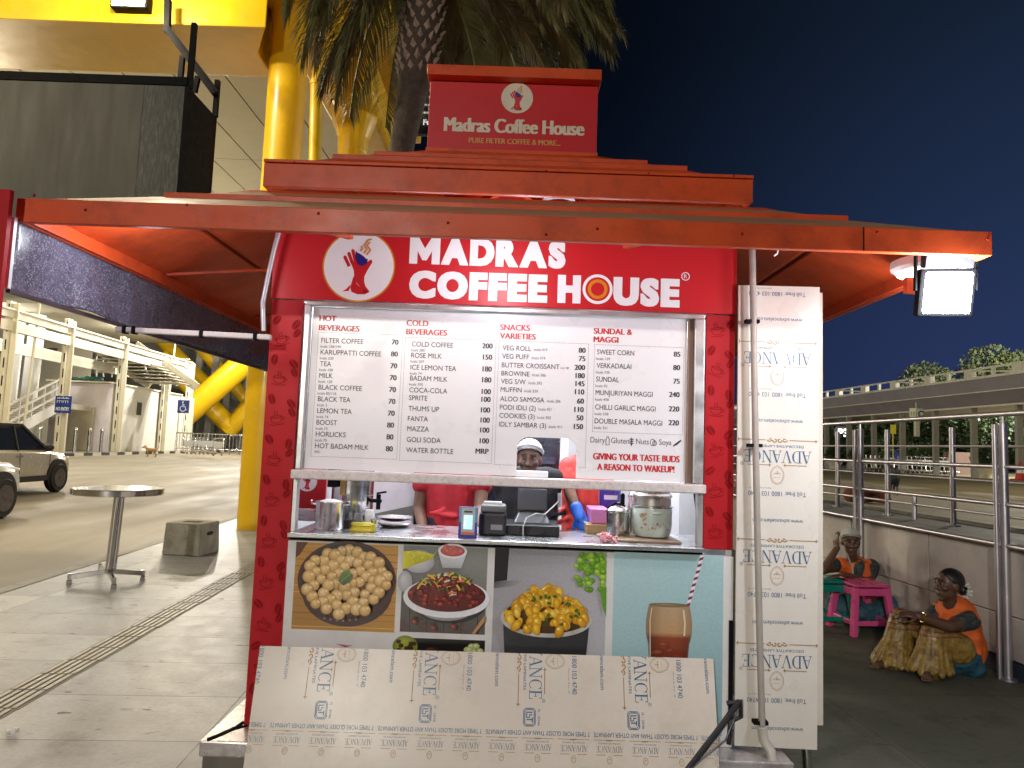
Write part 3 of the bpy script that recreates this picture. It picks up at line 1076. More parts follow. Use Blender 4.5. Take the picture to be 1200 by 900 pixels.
# ------------------------------------------------------------------ the kiosk
FY = 3.5
UX, UZ = Vector((1, 0, 0)), Vector((0, 0, 1))
M_red = mat('red_sign_vinyl', (0.50, 0.016, 0.022), 0.38, var=.05, scale=1.2, rvar=.06, spec=.3)
M_redp = mat('red_post_vinyl', (0.40, 0.013, 0.018), 0.5, var=.08, scale=2, spec=.16)
M_redd = mat('dark_red_ink', (0.24, 0.009, 0.011), 0.6, spec=.05)
M_roof = mat('red_roof_sheet', (0.56, 0.072, 0.018), 0.40, var=.12, scale=1.5, dirt=(.24, .034, .016), dirt_amt=.75, dirt_scale=5, spec=.25, bump=.35, bscale=3.5)
M_rooftop = mat('roof_top_sheen', (0.34, 0.17, 0.10), 0.6, var=.15, scale=2, dirt=(.4, .08, .04), dirt_amt=.5)  # beige of light reflecting off the roof slopes put into the colour
M_wht = mat('white_board', (0.74, 0.74, 0.76), 0.3, var=.02, scale=2, dirt=(.68, .67, .68), dirt_amt=.15)
M_alu = mat('aluminium', (0.60, 0.59, 0.58), 0.38, .75, var=.12, scale=5, dirt=(.3, .28, .26), dirt_amt=.5, dirt_scale=12)
M_sill = mat('worn_white_sill', (0.62, 0.57, 0.55), 0.45, var=.08, scale=6, dirt=(.2, .16, .14), dirt_amt=.55, dirt_scale=42)
M_ink = mat('black_ink', (0.014, 0.014, 0.018), 0.45, var=.02)
M_grey = mat('grey_ink', (0.10, 0.095, 0.105), 0.45, var=.02)
M_redink = mat('red_ink', (0.50, 0.012, 0.018), 0.4, var=.02)
M_lwhite = mat('sign_letter_white', (0.80, 0.80, 0.82), 0.35, var=.02)
M_orange = mat('orange_ink', (0.62, 0.22, 0.012), 0.4, var=.04)
M_plinth = mat('plinth_steel', (0.55, 0.52, 0.50), 0.3, .55, var=.2, scale=6, dirt=(.2, .18, .16), dirt_amt=.7, dirt_scale=7)
M_plinthf = mat('plinth_side', (0.16, 0.145, 0.115), 0.6, var=.25, scale=5, stretch=(1, 1, .3))
CX, CY = -0.075, 4.46
XL, XR = -1.225, 1.068

ks = thing('coffee_kiosk', (CX, 4.5, 0), 'red coffee kiosk with white menu board, food posters and stepped red pyramid roof', 'kiosk')
mb = MB(); mb.box((-1.36, 3.33, .13), (1.30, 5.7, .2)); mb.build('plinth_top', M_plinth, ks, bevel=.008)
mb = MB(); mb.box((-1.345, 3.345, 0), (1.285, 5.68, .128)); mb.build('plinth', M_plinthf, ks)
# walls behind the face
mb = MB()
mb.box((XL, 3.52, .2), (XL + .03, 5.55, 2.72))
mb.box((XR - .03, 3.52, .2), (XR, 5.55, 2.72))
mb.box((XL + .03, 5.5, .2), (XR - .03, 5.55, 2.72))
mb.build('wall', mat('inner_white_wall', (.66, .67, .68), .45, var=.04, dirt=(.45, .45, .45), dirt_amt=.3), ks)
mb = MB(); mb.box((XL + .03, 3.56, .2), (XR - .03, 5.49, .23)); mb.build('floor_plate', mat('kiosk_floor', (.1, .1, .1), .6), ks)

def bean(mb, cx, cz, r, rot, y):
    """a coffee bean: two halves with a bent gap"""
    c, s = math.cos(rot), math.sin(rot)
    for sg in (-1, 1):
        pts = []
        for i in range(11):
            t = -math.pi / 2 + math.pi * i / 10
            pts.append((sg * r * .62 * math.cos(t), r * math.sin(t)))
        for i in range(9):
            zz = r * .92 * (1 - 2 * i / 8)
            pts.append((sg * r * .06 + r * .10 * math.sin(zz / r * 2.6), zz))
        mb.add([(cx + a * c - b * s, y, cz + a * s + b * c) for a, b in pts], [tuple(range(len(pts)))])

def cup(mb, cx, cz, r, rot, y):
    c, s = math.cos(rot), math.sin(rot)
    lines = [[(-.9, .35), (-.75, -.3), (-.35, -.6), (.35, -.6), (.72, -.3), (.85, .35)],
             [(.85 * math.cos(t) * 1.03, .35 + .16 * math.sin(t)) for t in [i * math.pi / 8 for i in range(17)]],
             [(.85, .22), (1.2, .2), (1.22, -.12), (.78, -.2)],
             [(-1.1, -.72), (-.5, -.86), (.5, -.86), (1.1, -.72)],
             [(-.25, .6), (-.15, .8), (-.3, 1.0), (-.2, 1.25)], [(.15, .6), (.25, .8), (.1, 1.0), (.2, 1.25)]]
    for ln in lines:
        for q in stroke2d([(cx + r * (a * c - b * s), cz + r * (a * s + b * c)) for a, b in ln], .0035):
            mb.add([(p[0], y, p[1]) for p in q], [(0, 1, 2, 3)])

def post(x0, x1, z0, z1, seed):
    mb = MB(); mb.box((x0, FY, z0), (x1, FY + .06, z1))
    o = mb.build('post', M_redp, ks, bevel=.003)
    random.seed(seed)
    mb = MB()
    z = z0 + .08
    k = 0
    w = x1 - x0
    while z < z1 - .06:
        cxx = x0 + w * (.5 + (.12 if k % 2 else -.12))
        if k % 2 == 0:
            cup(mb, cxx, z, .032, random.uniform(-.35, .35), FY - .0012)
            bean(mb, x0 + w * .84, z + .035, .024, random.uniform(-.8, .8), FY - .0012)
        else:
            bean(mb, x0 + w * .2, z, .027, random.uniform(-.9, .9), FY - .0012)
            bean(mb, x0 + w * .8, z - .02, .027, random.uniform(-.9, .9), FY - .0012)
        z += .098
        k += 1
    mb.build('bean_and_cup_pattern', M_redd, o)
post(XL, -1.065, .2, 2.244, 3)
post(.925, XR, 1.105, 2.244, 5)

# sign board
mb = MB(); mb.box((XL - .004, FY - .012, 2.248), (XR + .004, FY + .05, 2.66)); sb = mb.build('sign_board', M_red, ks, bevel=.003)
SY = FY - .0125

def emblem(parent, cx, cz, r, y, ring=True, white=None):
    """white roundel with a red hand raising a blue cup"""
    y0 = y
    if ring:
        mb = MB(); mb.add([(p[0], y0 - .0008, p[1]) for p in rnd_poly(cx, cz, r, r, 48)], [tuple(range(48))]); mb.build('emblem_ring', M_orange, parent)
    mb = MB(); mb.add([(p[0], y0 - .0014, p[1]) for p in rnd_poly(cx, cz, r * .955, r * .955, 48)], [tuple(range(48))]); mb.build('emblem_disc', white or M_lwhite, parent)
    mb = MB()
    def pl(pts, lay):
        mb.add([(cx + a * r, y0 - .002 - lay * .0003, cz + b * r) for a, b in pts], [tuple(range(len(pts)))])
    # forearm with sleeve
    pl([(-.13, -.12), (-.22, .08), (-.05, .2), (.17, .08), (.28, .17), (.34, .2), (.37, .12), (.25, -.1), (.17, -.28), (.17, -.42), (.22, -.56), (.34, -.7), (.2, -.72), (.0, -.5), (-.12, -.36), (-.11, -.24)], 0)
    pl([(-.13, -.3), (-.02, -.5), (.14, -.64), (.32, -.72), (.2, -.78), (.0, -.78), (-.16, -.72), (-.2, -.6)], 0)
    pl([(-.21, -.62), (-.24, -.7), (-.42, -.72), (-.3, -.64), (-.2, -.52)], 0)
    # fingers
    for a, b, ang in ((-.37, .2, 2.05), (-.27, .3, 1.95), (-.17, .38, 1.85)):
        c, s_ = math.cos(ang), math.sin(ang)
        pts = [(a + u * c - w * s_, b + u * s_ + w * c) for u, w in ((-.24, -.045), (.06, -.045), (.1, 0), (.06, .045), (-.24, .045))]
        pl(pts, 1)
    mb.build('emblem_hand', M_redink, parent)
    mb = MB()
    bl = [(-.1, .42), (.24, .2), (.22, .08), (.1, .0), (-.03, .05), (-.1, .2)]
    mb.add([(cx + a * r, y0 - .0032, cz + b * r) for a, b in bl], [tuple(range(len(bl)))])
    mb.build('emblem_cup', mat('blue_ink', (.012, .012, .17), .4), parent)
    mb = MB()
    for ln in ([(-.06, .4), (.08, .36), (.22, .22)],):
        for q in stroke2d([(cx + a * r, cz + b * r) for a, b in ln], .05 * r): mb.add([(p[0], y0 - .0036, p[1]) for p in q], [(0, 1, 2, 3)])
    mb.build('emblem_rim', white or M_lwhite, parent)
    mb = MB()
    for k, ln in enumerate(([(.12, .36), (.2, .48), (.12, .58), (.22, .74), (.32, .76)], [(.2, .32), (.3, .46), (.2, .58), (.28, .68)], [(.02, .42), (.08, .5), (.04, .56)])):
        for q in stroke2d([(cx + a * r, cz + b * r) for a, b in ln], .045 * r): mb.add([(p[0], y0 - .0040 - .0003 * k, p[1]) for p in q], [(0, 1, 2, 3)])
    mb.build('emblem_steam', M_orange, parent)

q = W(420.5, 312, SY)
emblem(sb, q.x, q.z, .181, SY)
mb = MB()
def big_word(word, px0, px1, pyb, cap):
    a = W(px0, pyb, SY)
    b = W(px1, pyb, SY)
    ws = []
    for ch in word:
        vs = TXT[(ch, .05)][0]
        ws.append((min(x for x, y in vs), max(x for x, y in vs)))
    gap = .10
    k0 = cap / CAPH
    tot = sum(w1 - w0 for w0, w1 in ws) + gap * (len(word) - 1)
    xs = (b.x - a.x) / (tot * k0)
    x = 0
    for ch, (w0, w1) in zip(word, ws):
        vs, fs = TXT[(ch, .05)]
        ymin = min(v[1] for v in vs); ymax = max(v[1] for v in vs)
        for i, d in enumerate((-.03, 0, .03)):
            for j, e in enumerate((-.014, .014)):
                mb.add([(a.x + (x + vx - w0 + d) * k0 * xs, SY - .002 - .0002 * (2 * i + j), a.z + (vy - ymin) / (ymax - ymin) * cap + e * cap) for vx, vy in vs], fs)
        x += w1 - w0 + gap
big_word('MADRAS', 480.5, 661.5, 308.5, .137)
big_word('COFFEE', 480, 640, 349, .137)
big_word('H', 654, 679, 354.5, .137)
big_word('USE', 719.5, 795, 357.5, .139)
mb.build('sign_lettering', M_lwhite, sb)
q = W(700.3, 339, SY)
for r, m_, y in ((.0745, M_lwhite, .002), (.060, M_red, .0024), (.049, M_orange, .0028), (.033, M_red, .0032)):
    mb = MB(); mb.add([(p[0], SY - y, p[1]) for p in rnd_poly(q.x, q.z, r, r, 40)], [tuple(range(40))])
    mb.build('cup_letter_ring', m_, sb)
q = W(803.3, 324, SY)
mb = MB()
for p4 in stroke2d([(q.x + .019 * math.cos(t * .2619), q.z + .019 * math.sin(t * .2619)) for t in range(25)], .004): mb.add([(p[0], SY - .002, p[1]) for p in p4], [(0, 1, 2, 3)])
text(mb, 'R', (q.x, SY, q.z - .0095), .019, align='c')
mb.build('registered_mark', M_lwhite, sb)

# menu window frame and board
MX0, MX1, MZ0, MZ1 = -1.055, .918, 1.415, 2.243
mb = MB()
mb.box((MX0, FY - .004, MZ1 - .022), (MX1, FY + .06, MZ1))
mb.box((MX0, FY - .015, MZ0), (MX0 + .028, FY + .06, MZ1 - .023))
mb.box((MX1 - .05, FY - .015, MZ0), (MX1, FY + .06, MZ1 - .023))
mb.build('menu_frame', M_alu, ks, bevel=.004)
mb = MB(); mb.box((MX1 - .078, FY + .01, MZ0), (MX1 - .052, FY + .06, MZ1 - .024)); mb.build('frame_liner', mat('brown_liner', (.22, .15, .11), .5), ks)
mb = MB()
mb.box((MX0 - .008, FY - .055, 1.370), (MX1 + .005, FY + .055, 1.413))
sl = mb.build('menu_sill', M_sill, ks, bevel=.006)
BY = FY + .022
c0, c1 = W(605, 553, BY), W(675, 553, BY)
ct = W(640, 513, BY).z
bx0, bx1, bz0, bz1 = MX0 + .03, MX1 - .08, MZ0 + .003, MZ1 - .024
rr = .055
cut = [(c0.x, bz0), (c0.x, ct - rr)] + [(c0.x + rr - rr * math.cos(t), ct - rr + rr * math.sin(t)) for t in (.4, .8, 1.2, math.pi / 2)] + \
      [(c1.x - rr + rr * math.sin(t), ct - rr + rr * math.cos(t)) for t in (0.0001, .4, .8, 1.2, math.pi / 2)] + [(c1.x, bz0)]
# the notched board as pieces round the cut-out
mb = MB()
nt = [p for p in cut]
yb0, yb1 = BY, BY + .006
mb.prism([(bx0, bz0), (bx0, bz1), (c0.x, bz1), (c0.x, bz0)], yb1, yb0)
mb.prism([(c1.x, bz0), (c1.x, bz1), (bx1, bz1), (bx1, bz0)], yb1, yb0)
mb.prism([(c0.x, bz1)] + [(c1.x, bz1)] + [p for p in reversed(cut[1:-1])], yb1, yb0)
bd_ = mb.build('menu_board', M_wht, ks)
mk, mr_, mg_ = MB(), MB(), MB()
mpp = .00421      # metres per photo pixel on the board

def dotted(px0, py0, px1, py1):
    a, b = W(px0, py0, BY), W(px1, py1, BY)
    x0, x1, z0, z1 = a.x, b.x, b.z, a.z
    d = .0075
    x = x0
    while x < x1:
        for z in (z0, z1):
            if not (z == z0 and c0.x - .005 < x < c1.x + .005 and z < ct):
                mg_.add([(x, BY - .001, z), (x + d * .5, BY - .001, z), (x + d * .5, BY - .001, z + .0022), (x, BY - .001, z + .0022)], [(0, 1, 2, 3)])
        x += d
    z = z0
    while z < z1:
        for x in (x0, x1):
            mg_.add([(x, BY - .001, z), (x + .0022, BY - .001, z), (x + .0022, BY - .001, z + d * .5), (x, BY - .001, z + d * .5)], [(0, 1, 2, 3)])
        z += d
for bx in ((373, 389.5, 464.5, 538.5), (475, 395.5, 575.5, 543.5), (584.7, 399.5, 685.5, 548.5), (696.6, 404, 799.7, 510)): dotted(*bx)

heads = [((374.5, 376), (373.8, 387)), ((476.6, 381.5), (476.3, 391.7)), ((586.3, 386.6), (586, 396.6)), ((696, 391), (695.8, 400.8))]
rows1 = [[401.5 + 13.72 * i for i in range(10)],
         [405.8, 419, 433, 445.8, 459.6, 468.8, 481.3, 493.2, 505, 517.7, 530],
         [410.2, 420, 430.3, 440, 449.4, 459, 469.8, 479.7, 489.5, 499.7],
         [415.2, 431, 447, 462.8, 479.7, 496]]
lx = [((376.5, 401.5), (369.2, 525)), ((482.5, 405.8), (475.9, 530)), ((588.9, 410), (584.7, 499.7)), ((699.6, 415), (696.8, 496))]
rx = [((466.7, 404), (460, 529)), ((577, 408.5), (572.3, 532)), ((686, 413.4), (683, 503)), ((797, 418), (795.4, 498.6))]
capn = [5.7, 5.7, 5.6, 5.8]
for ci, (hd, rows) in enumerate(MENU):
    for h, p in zip(hd, heads[ci]):
        btext(mr_, h, W(*p, BY), 6.6 * mpp, w=.12, xs=.98)
    for ri, (nm, kc, pr) in enumerate(rows):
        y = rows1[ci][ri]
        t = (y - lx[ci][0][1]) / (lx[ci][1][1] - lx[ci][0][1])
        x = lx[ci][0][0] + t * (lx[ci][1][0] - lx[ci][0][0])
        o = W(x, y, BY)
        xs = .905 if ci < 3 else .83
        text(mk, nm, o, capn[ci] * mpp, xs=xs)
        k = capn[ci] * mpp / CAPH
        vs = TXT[(nm, 0.0)][0]
        wd_ = (max(v[0] for v in vs) - min(v[0] for v in vs)) * k * xs
        if kc:
            if ci == 2:
                text(mg_, kc, o + Vector((wd_ + (.006 if ri == 2 else .014), 0, .002)), (2.4 if ri == 2 else 3.1) * mpp, xs=.75 if ri == 2 else .95)
            else:
                text(mg_, kc, o + Vector((-.002, 0, -.0245 if ci != 3 else -.0275)), 3.0 * mpp, xs=1.0)
        o2 = W(rx[ci][0][0] + t * (rx[ci][1][0] - rx[ci][0][0]), rx[ci][0][1] + t * (rx[ci][1][1] - rx[ci][0][1]), BY)
        btext(mk, pr, o2, 5.9 * mpp, w=.11, xs=.95, align='r')
for s, px in (('Dairy', 691.8), ('Gluten', 716), ('Nuts', 745.3), ('Soya', 772.4)):
    text(mg_, s, W(px, 518.3 + (px - 691) * .036, BY), 6.3 * mpp, xs=.85)
def ico(lines, px, py, s, w=.0035):
    o = W(px, py, BY)
    for ln in lines:
        for p4 in stroke2d([(o.x + a * s, o.z + b * s) for a, b in ln], w): mg_.add([(p[0], BY - .0012, p[1]) for p in p4], [(0, 1, 2, 3)])
circ = [(math.cos(t * .5236), math.sin(t * .5236)) for t in range(13)]
ico([[(-.4, -1), (.4, -1), (.4, .4), (.2, .7), (.2, 1), (-.2, 1), (-.2, .7), (-.4, .4), (-.4, -1)]], 712, 516.5, .02)
ico([[(0, -1.1), (0, 1)], [(-.5, .7), (0, .3), (.5, .7)], [(-.5, .2), (0, -.2), (.5, .2)], [(-.5, -.3), (0, -.7), (.5, -.3)]], 740, 517.5, .02, .005)
ico([[(a * .6 - .2, b * .9) for a, b in circ], [(a * .5 + .35, b * .7 - .2) for a, b in circ]], 765.5, 518.5, .018)
ico([[(a * 1.1 + b * .35, b * .4 + a * .8) for a, b in circ], [(-.6, -.5), (.7, .5)], [(-.2, -.5), (.2, .3)], [(.2, -.1), (.6, .7)]], 793.5, 519.5, .017, .005)
a, b = W(695.2, 538.2, BY), W(796.9, 538.2, BY)
btext(mr_, 'GIVING YOUR TASTE BUDS', a, 7.4 * mpp, w=.13, width=b.x - a.x)
a, b = W(700, 550.6, BY), W(791, 550.6, BY)
btext(mr_, 'A REASON TO WAKEUP!', a, 7.4 * mpp, w=.13, width=b.x - a.x)
mk.build('menu_lettering', M_ink, bd_)
mr_.build('menu_headings', M_redink, bd_)
mg_.build('menu_small_print', M_grey, bd_)

# counter and its front posters
M_steelb = mat('brushed_steel', (.60, .60, .61), .28, .9, var=.12, scale=3, stretch=(1, 1, 14), dirt=(.42, .4, .38), dirt_amt=.15, dirt_scale=6)
mb = MB()
mb.box((MX0 - .006, FY - .055, 1.094), (MX1 + .002, 4.0, 1.114))
mb.build('counter_top', M_steelb, ks, bevel=.004)
mb = MB(); mb.box((MX0 - .006, FY - .012, 1.078), (MX1 + .002, FY + .02, 1.092)); mb.build('counter_shadow_gap', M_black, ks)
mb = MB(); mb.box((MX1 - .02, FY, 1.116), (MX1 + .004, FY + .05, 1.366)); mb.box((MX0 - .006, FY, 1.116), (MX0 + .012, FY + .05, 1.366)); mb.build('window_jamb', M_alu, ks)
PY = FY - .02
mb = MB(); mb.box((-1.064, PY, .2), (1.066, FY + .02, 1.076)); pb = mb.build('poster_board', mat('poster_white', (.66, .65, .63), .35, var=.04, dirt=(.4, .38, .35), dirt_amt=.3, dirt_scale=5), ks, bevel=.003)
M_print = print_mat('poster_print', .28, .3)

def rectp(x0, z0, x1, z1): return [(x0, z0), (x1, z0), (x1, z1), (x0, z1)]
L = lin
def clipdisc(*a): pass
random.seed(21)
# poster 1: chickpeas in a brown bowl on bamboo
x0, z1 = W(347.5, 634.8, PY).x, W(347.5, 634.8, PY).z
x1, z0 = W(467, 638.5, PY).x, W(465, 741.5, PY).z
A = Art(PY)
A.poly(rectp(x0, z0, x1, z1), [L('a0722a'), L('b07f2f'), L('c39040'), L('b98434')])
for i in range(13):
    z = z0 + (z1 - z0) * (i + .5) / 13
    A.ribbon([(x0, z + random.uniform(-.003, .003)), ((x0 + x1) / 2, z), (x1, z + random.uniform(-.003, .003))], random.uniform(.002, .006), L(random.choice(['8a5f1f', 'd0a050', '96692a'])))
A.poly([(x0, z1), (x0 + .055, z1), (x0 + .02, z1 - .06), (x0, z1 - .075)], L('5a2c12'))
A.poly([(x0 + .21, z1), (x0 + .31, z1), (x0 + .28, z1 - .03), (x0 + .23, z1 - .03)], L('6a1d12'))
bx, bz = W(406.5, 680, PY).x, W(406.5, 680, PY).z
A.disc(bx + .005, bz - .055, .215, .16, L('4e2214'), L('34140c'), 30)
A.disc(bx, bz, .235, .185, L('6a2c1a'), L('3c160e'), 34)
A.disc(bx, bz + .006, .215, .165, L('1c0b07'), L('140705'), 34)
for i in range(16):
    t = random.uniform(0, 6.28); rr_ = random.uniform(.02, .17)
    A.disc(bx + rr_ * math.cos(t), bz + rr_ * .75 * math.sin(t) - .01, .026, .025, L('a8803c'), L('5e3c14'), 12)
pts = []
tries = 0
while len(pts) < 60 and tries < 9000:
    tries += 1
    t = random.uniform(0, 6.28); rr_ = .195 * math.sqrt(random.random())
    p = (bx + rr_ * math.cos(t), bz + rr_ * .78 * math.sin(t))
    if all((p[0] - o[0]) ** 2 + (p[1] - o[1]) ** 2 > .0335 ** 2 for o in pts): pts.append(p)
for p in sorted(pts, key=lambda p: -p[1]):
    r = random.uniform(.024, .031)
    A.disc(p[0], p[1] - .003, r * 1.06, r * 1.04, L('6b4517'), L('55340f'), 14)
    A.disc(p[0], p[1], r, r * .96, L(random.choice(['ecd39a', 'e6c783', 'e9cd90'])), L(random.choice(['b08442', 'a87a38', 'b98d4c'])), 16, up=True)
    A.disc(p[0] + r * .45, p[1] + r * .3, r * .35, r * .3, L('f2deb0'), L('cfa862'), 9)
A.poly([(bx - .035, bz + .0), (bx - .02, bz + .04), (bx + .005, bz + .055), (bx + .03, bz + .03), (bx + .022, bz + .0), (bx - .01, bz - .02)], [L('3f5d22'), L('5f7d35'), L('6d8a3e'), L('4a6928'), L('3a5520'), L('2e481a')])
A.ribbon([(bx - .03, bz - .012), (bx, bz + .018), (bx + .02, bz + .035)], .002, L('8ba35a'))
for i in range(6):
    A.disc(bx - .09 + i * .03, bz - .185 + abs(i - 2.5) * .004, .008, .006, L('a47a5a'), L('4a2016'), 8)
A.mb.build('chickpea_picture', M_print, pb)

# poster 2: red bean salad on an oval white dish
random.seed(5)
x0, z1 = W(473.3, 638.6, PY).x, W(473.3, 638.6, PY).z
x1, z0 = W(572, 642, PY).x, W(569, 744, PY).z
A = Art(PY)
A.poly(rectp(x0, z0, x1, z1), [L('4a4440'), L('57514c'), L('8d9088'), L('7a7d77')])
for i in range(5):
    x = x0 + (x1 - x0) * (i + .6) / 5
    A.ribbon([(x, z0), (x - .015, z0 + .22)], .004, L('35302c'))
for i in range(26):
    A.disc(random.uniform(x0 + .01, x1 - .1), random.uniform(z0 + .005, z0 + .07), random.uniform(.006, .02), .004, L('7e3424'), L('5a3a30'), 8)
A.disc(x0 + .075, z0 + .33, .075, .055, L('d8d8d8'), L('9b9ba0'), 20)
A.poly([(x0, z0 + .29), (x0, z0 + .375), (x0 + .06, z0 + .38), (x0 + .145, z0 + .365), (x0 + .16, z0 + .385), (x0 + .14, z0 + .345), (x0 + .09, z0 + .325)], [L('c9c12a'), L('d8d040'), L('e4dc50'), L('d6ce3c'), L('cfc838'), L('b8b020'), L('a8a020')])
for i in range(20):
    xx = random.uniform(x0 + .005, x0 + .12); zz = z0 + random.uniform(.33, .375)
    A.ribbon([(xx, zz), (xx + random.uniform(-.015, .015), zz + random.uniform(-.01, .012))], .005, L(random.choice(['e8e060', 'b5ad25', 'dcd548'])))
A.poly([(x0 + .165, z0 + .385), (x0 + .305, z0 + .385), (x0 + .28, z0 + .305), (x0 + .19, z0 + .305)], [L('d9dade'), L('e2e3e6'), L('a9abb0'), L('9fa1a6')])
A.disc(x0 + .235, z0 + .385, .07, .035, L('ded2d2'), L('e9e9ee'), 24)
A.disc(x0 + .235, z0 + .385, .058, .026, L('d88a80'), L('b8473e'), 20)
for i in range(12): A.disc(x0 + .235 + random.uniform(-.045, .045), z0 + .388 + random.uniform(-.015, .02), .013, .009, L('e2948c'), L('bf5048'), 8)
A.disc(x0 + .015, z0 + .235, .035, .05, L('c9c9c9'), L('9a9a9d'), 16)
dx, dz = x0 + .215, z0 + .165
A.disc(dx + .01, dz - .012, .185, .105, L('2a2624'), L('35302d'), 30)
A.disc(dx, dz - .045, .13, .06, L('b9babd'), L('8d8e92'), 26)
A.disc(dx, dz, .205, .092, L('c9cacd'), L('e6e7ea'), 40)
A.disc(dx, dz + .012, .185, .076, L('7b2a22'), L('571a15'), 36)
for i in range(150):
    t = random.uniform(0, 6.28); q_ = math.sqrt(random.random())
    hgt = .085 * (1 - q_ * q_)
    c_ = random.choice([('9c3b30', '5e1c18'), ('ab4a3a', '68231c'), ('8b2f28', '4c1512'), ('b9563f', '7a2c20')])
    A.disc(dx + .172 * q_ * math.cos(t), dz + .012 + .06 * q_ * math.sin(t) + hgt, random.uniform(.010, .015), random.uniform(.009, .012), L(c_[0]), L(c_[1]), 9)
for i in range(52):
    t = random.uniform(0, 6.28); q_ = math.sqrt(random.random()) * .85
    xx, zz = dx + .16 * q_ * math.cos(t), dz + .03 + .05 * q_ * math.sin(t) + .08 * (1 - q_ * q_)
    c_ = random.choice(['4f7a2c', '6f9a3e', '3c6224', 'd8a13a', 'e8d9c8', 'd97a4a', 'cfc9c4', 'd2b23e'])
    an = random.uniform(0, 3.14); l_ = random.uniform(.008, .03)
    A.ribbon([(xx - l_ * math.cos(an), zz - l_ * .6 * math.sin(an)), (xx, zz + .003), (xx + l_ * math.cos(an), zz + l_ * .6 * math.sin(an))], random.uniform(.004, .010), L(c_))
A.poly([(x1 - .06, z0 + .012), (x1 - .045, z0 + .012), (x1 - .002, z0 + .07), (x1 - .002, z0 + .1)], L('b98a58'))
for px_, pz_ in ((.07, .055), (.16, .03), (.255, .04)): A.disc(x0 + px_, z0 + pz_, .015, .012, L('a85a46'), L('5e231c'), 10)
A.mb.build('bean_salad_picture', M_print, pb)
# lower strip under poster 2
A = Art(PY)
x0, z1 = W(466.6, 746.8, PY).x, W(466.6, 746.8, PY).z
x1 = W(568.5, 750, PY).x
A.poly(rectp(x0, z1 - .3, x1, z1), L('120f10'))
A.disc(x0 + .035, z1 - .04, .06, .05, L('a8b040'), L('6c7a25'), 18)
for i in range(12): A.disc(x0 + random.uniform(0, .09), z1 - random.uniform(.015, .07), .012, .01, L('5a3424'), L('2e1a14'), 9)
for i in range(9): A.disc(x1 - .05 + random.uniform(-.04, .03), z1 - .04 + random.uniform(-.02, .02), .018, .014, L('dfe0a8'), L('9aa860'), 9)
A.disc(x0 + .16, z1 - .05, .03, .012, L('6a3a20'), L('2a1510'), 12)
A.mb.build('lower_picture', M_print, pb)

# poster 3: sweet corn in a grey cup
random.seed(8)
x0, z1 = W(580.3, 642, PY).x, W(580.3, 642, PY).z
x1, z0 = W(711.5, 646, PY).x, .25
A = Art(PY)
A.poly(rectp(x0, z0, x1, z1), [L('b6b4b8'), L('b9b8bd'), L('a7a6ab'), L('8f8d92')])
A.poly([(x0, z1), (x0 + .068, z1), (x0 + .062, z1 - .15), (x0, z1 - .16)], L('1d191b'))
A.poly([(x0, z1 - .16), (x0 + .16, z1 - .14), (x0 + .1, z1 - .175), (x0, z1 - .19)], [L('4a4648'), L('a8a6aa'), L('918f94'), L('66646a')])
for i in range(70):
    t = random.uniform(0, 6.28); q_ = math.sqrt(random.random())
    xx, zz = x1 - .065 + .085 * q_ * math.cos(t), z1 - .085 + .1 * q_ * math.sin(t)
    xx = min(xx, x1 - .018); zz = min(zz, z1 - .016)
    c_ = random.choice([('9cc43a', '5f9420'), ('7fae2c', '467d18'), ('b8d860', '78a82c')])
    A.disc(xx, zz, random.uniform(.012, .018), random.uniform(.01, .016), L(c_[0]), L(c_[1]), 9)
A.poly([(x1 - .03, z1 - .18), (x1, z1 - .16), (x1, z1 - .3), (x1 - .015, z1 - .26)], L('5c9422'))
ux0, ux1, uz = W(586.5, 725, PY).x, W(693.5, 725, PY).x, W(640, 727, PY).z
cxu = (ux0 + ux1) / 2
hw = (ux1 - ux0) / 2
A.poly([(ux0 + .012, uz), (ux1 - .012, uz), (ux1 - .05, z0), (ux0 + .05, z0)], [L('3a3a3d'), L('2e2e31'), L('202022'), L('2a2a2d')])
A.disc(cxu, uz + .008, hw, .085, L('d7d3cb'), L('c2beb5'), 40)
A.disc(cxu, uz + .02, hw * .93, .078, L('6b4a10'), L('4a330a'), 40)
ks_ = []
for i in range(150):
    t = random.uniform(0, 6.28); q_ = math.sqrt(random.random())
    ks_.append((cxu + hw * .86 * q_ * math.cos(t), uz + .02 + .066 * q_ * math.sin(t) + .135 * (1 - q_ ** 1.7) * random.uniform(.6, 1.0)))
for p in sorted(ks_, key=lambda p: -p[1]):
    r = random.uniform(.017, .026); ro = random.uniform(-.9, .9)
    c_ = random.choice([('f6cf3a', 'c08a10'), ('f2c22a', 'b57c0c'), ('f8dc62', 'cc9a1c'), ('eeb824', 'a86f08')])
    A.disc(p[0], p[1], r * .82, r * 1.25, L(c_[0]), L(c_[1]), 12, rot=ro)
    if random.random() < .35: A.disc(p[0] - r * .2, p[1] + r * .4, r * .25, r * .2, L('fff0b0'), L('f8dc70'), 7)
for i in range(16):
    t = random.uniform(0, 6.28); q_ = random.uniform(.3, .95)
    A.disc(cxu + hw * .85 * q_ * math.cos(t), uz + .03 + .05 * math.sin(t) + .08 * (1 - q_), .011, .007, L('4d7a22'), L('2c5212'), 7, rot=random.uniform(0, 3))
A.mb.build('sweet_corn_picture', M_print, pb)

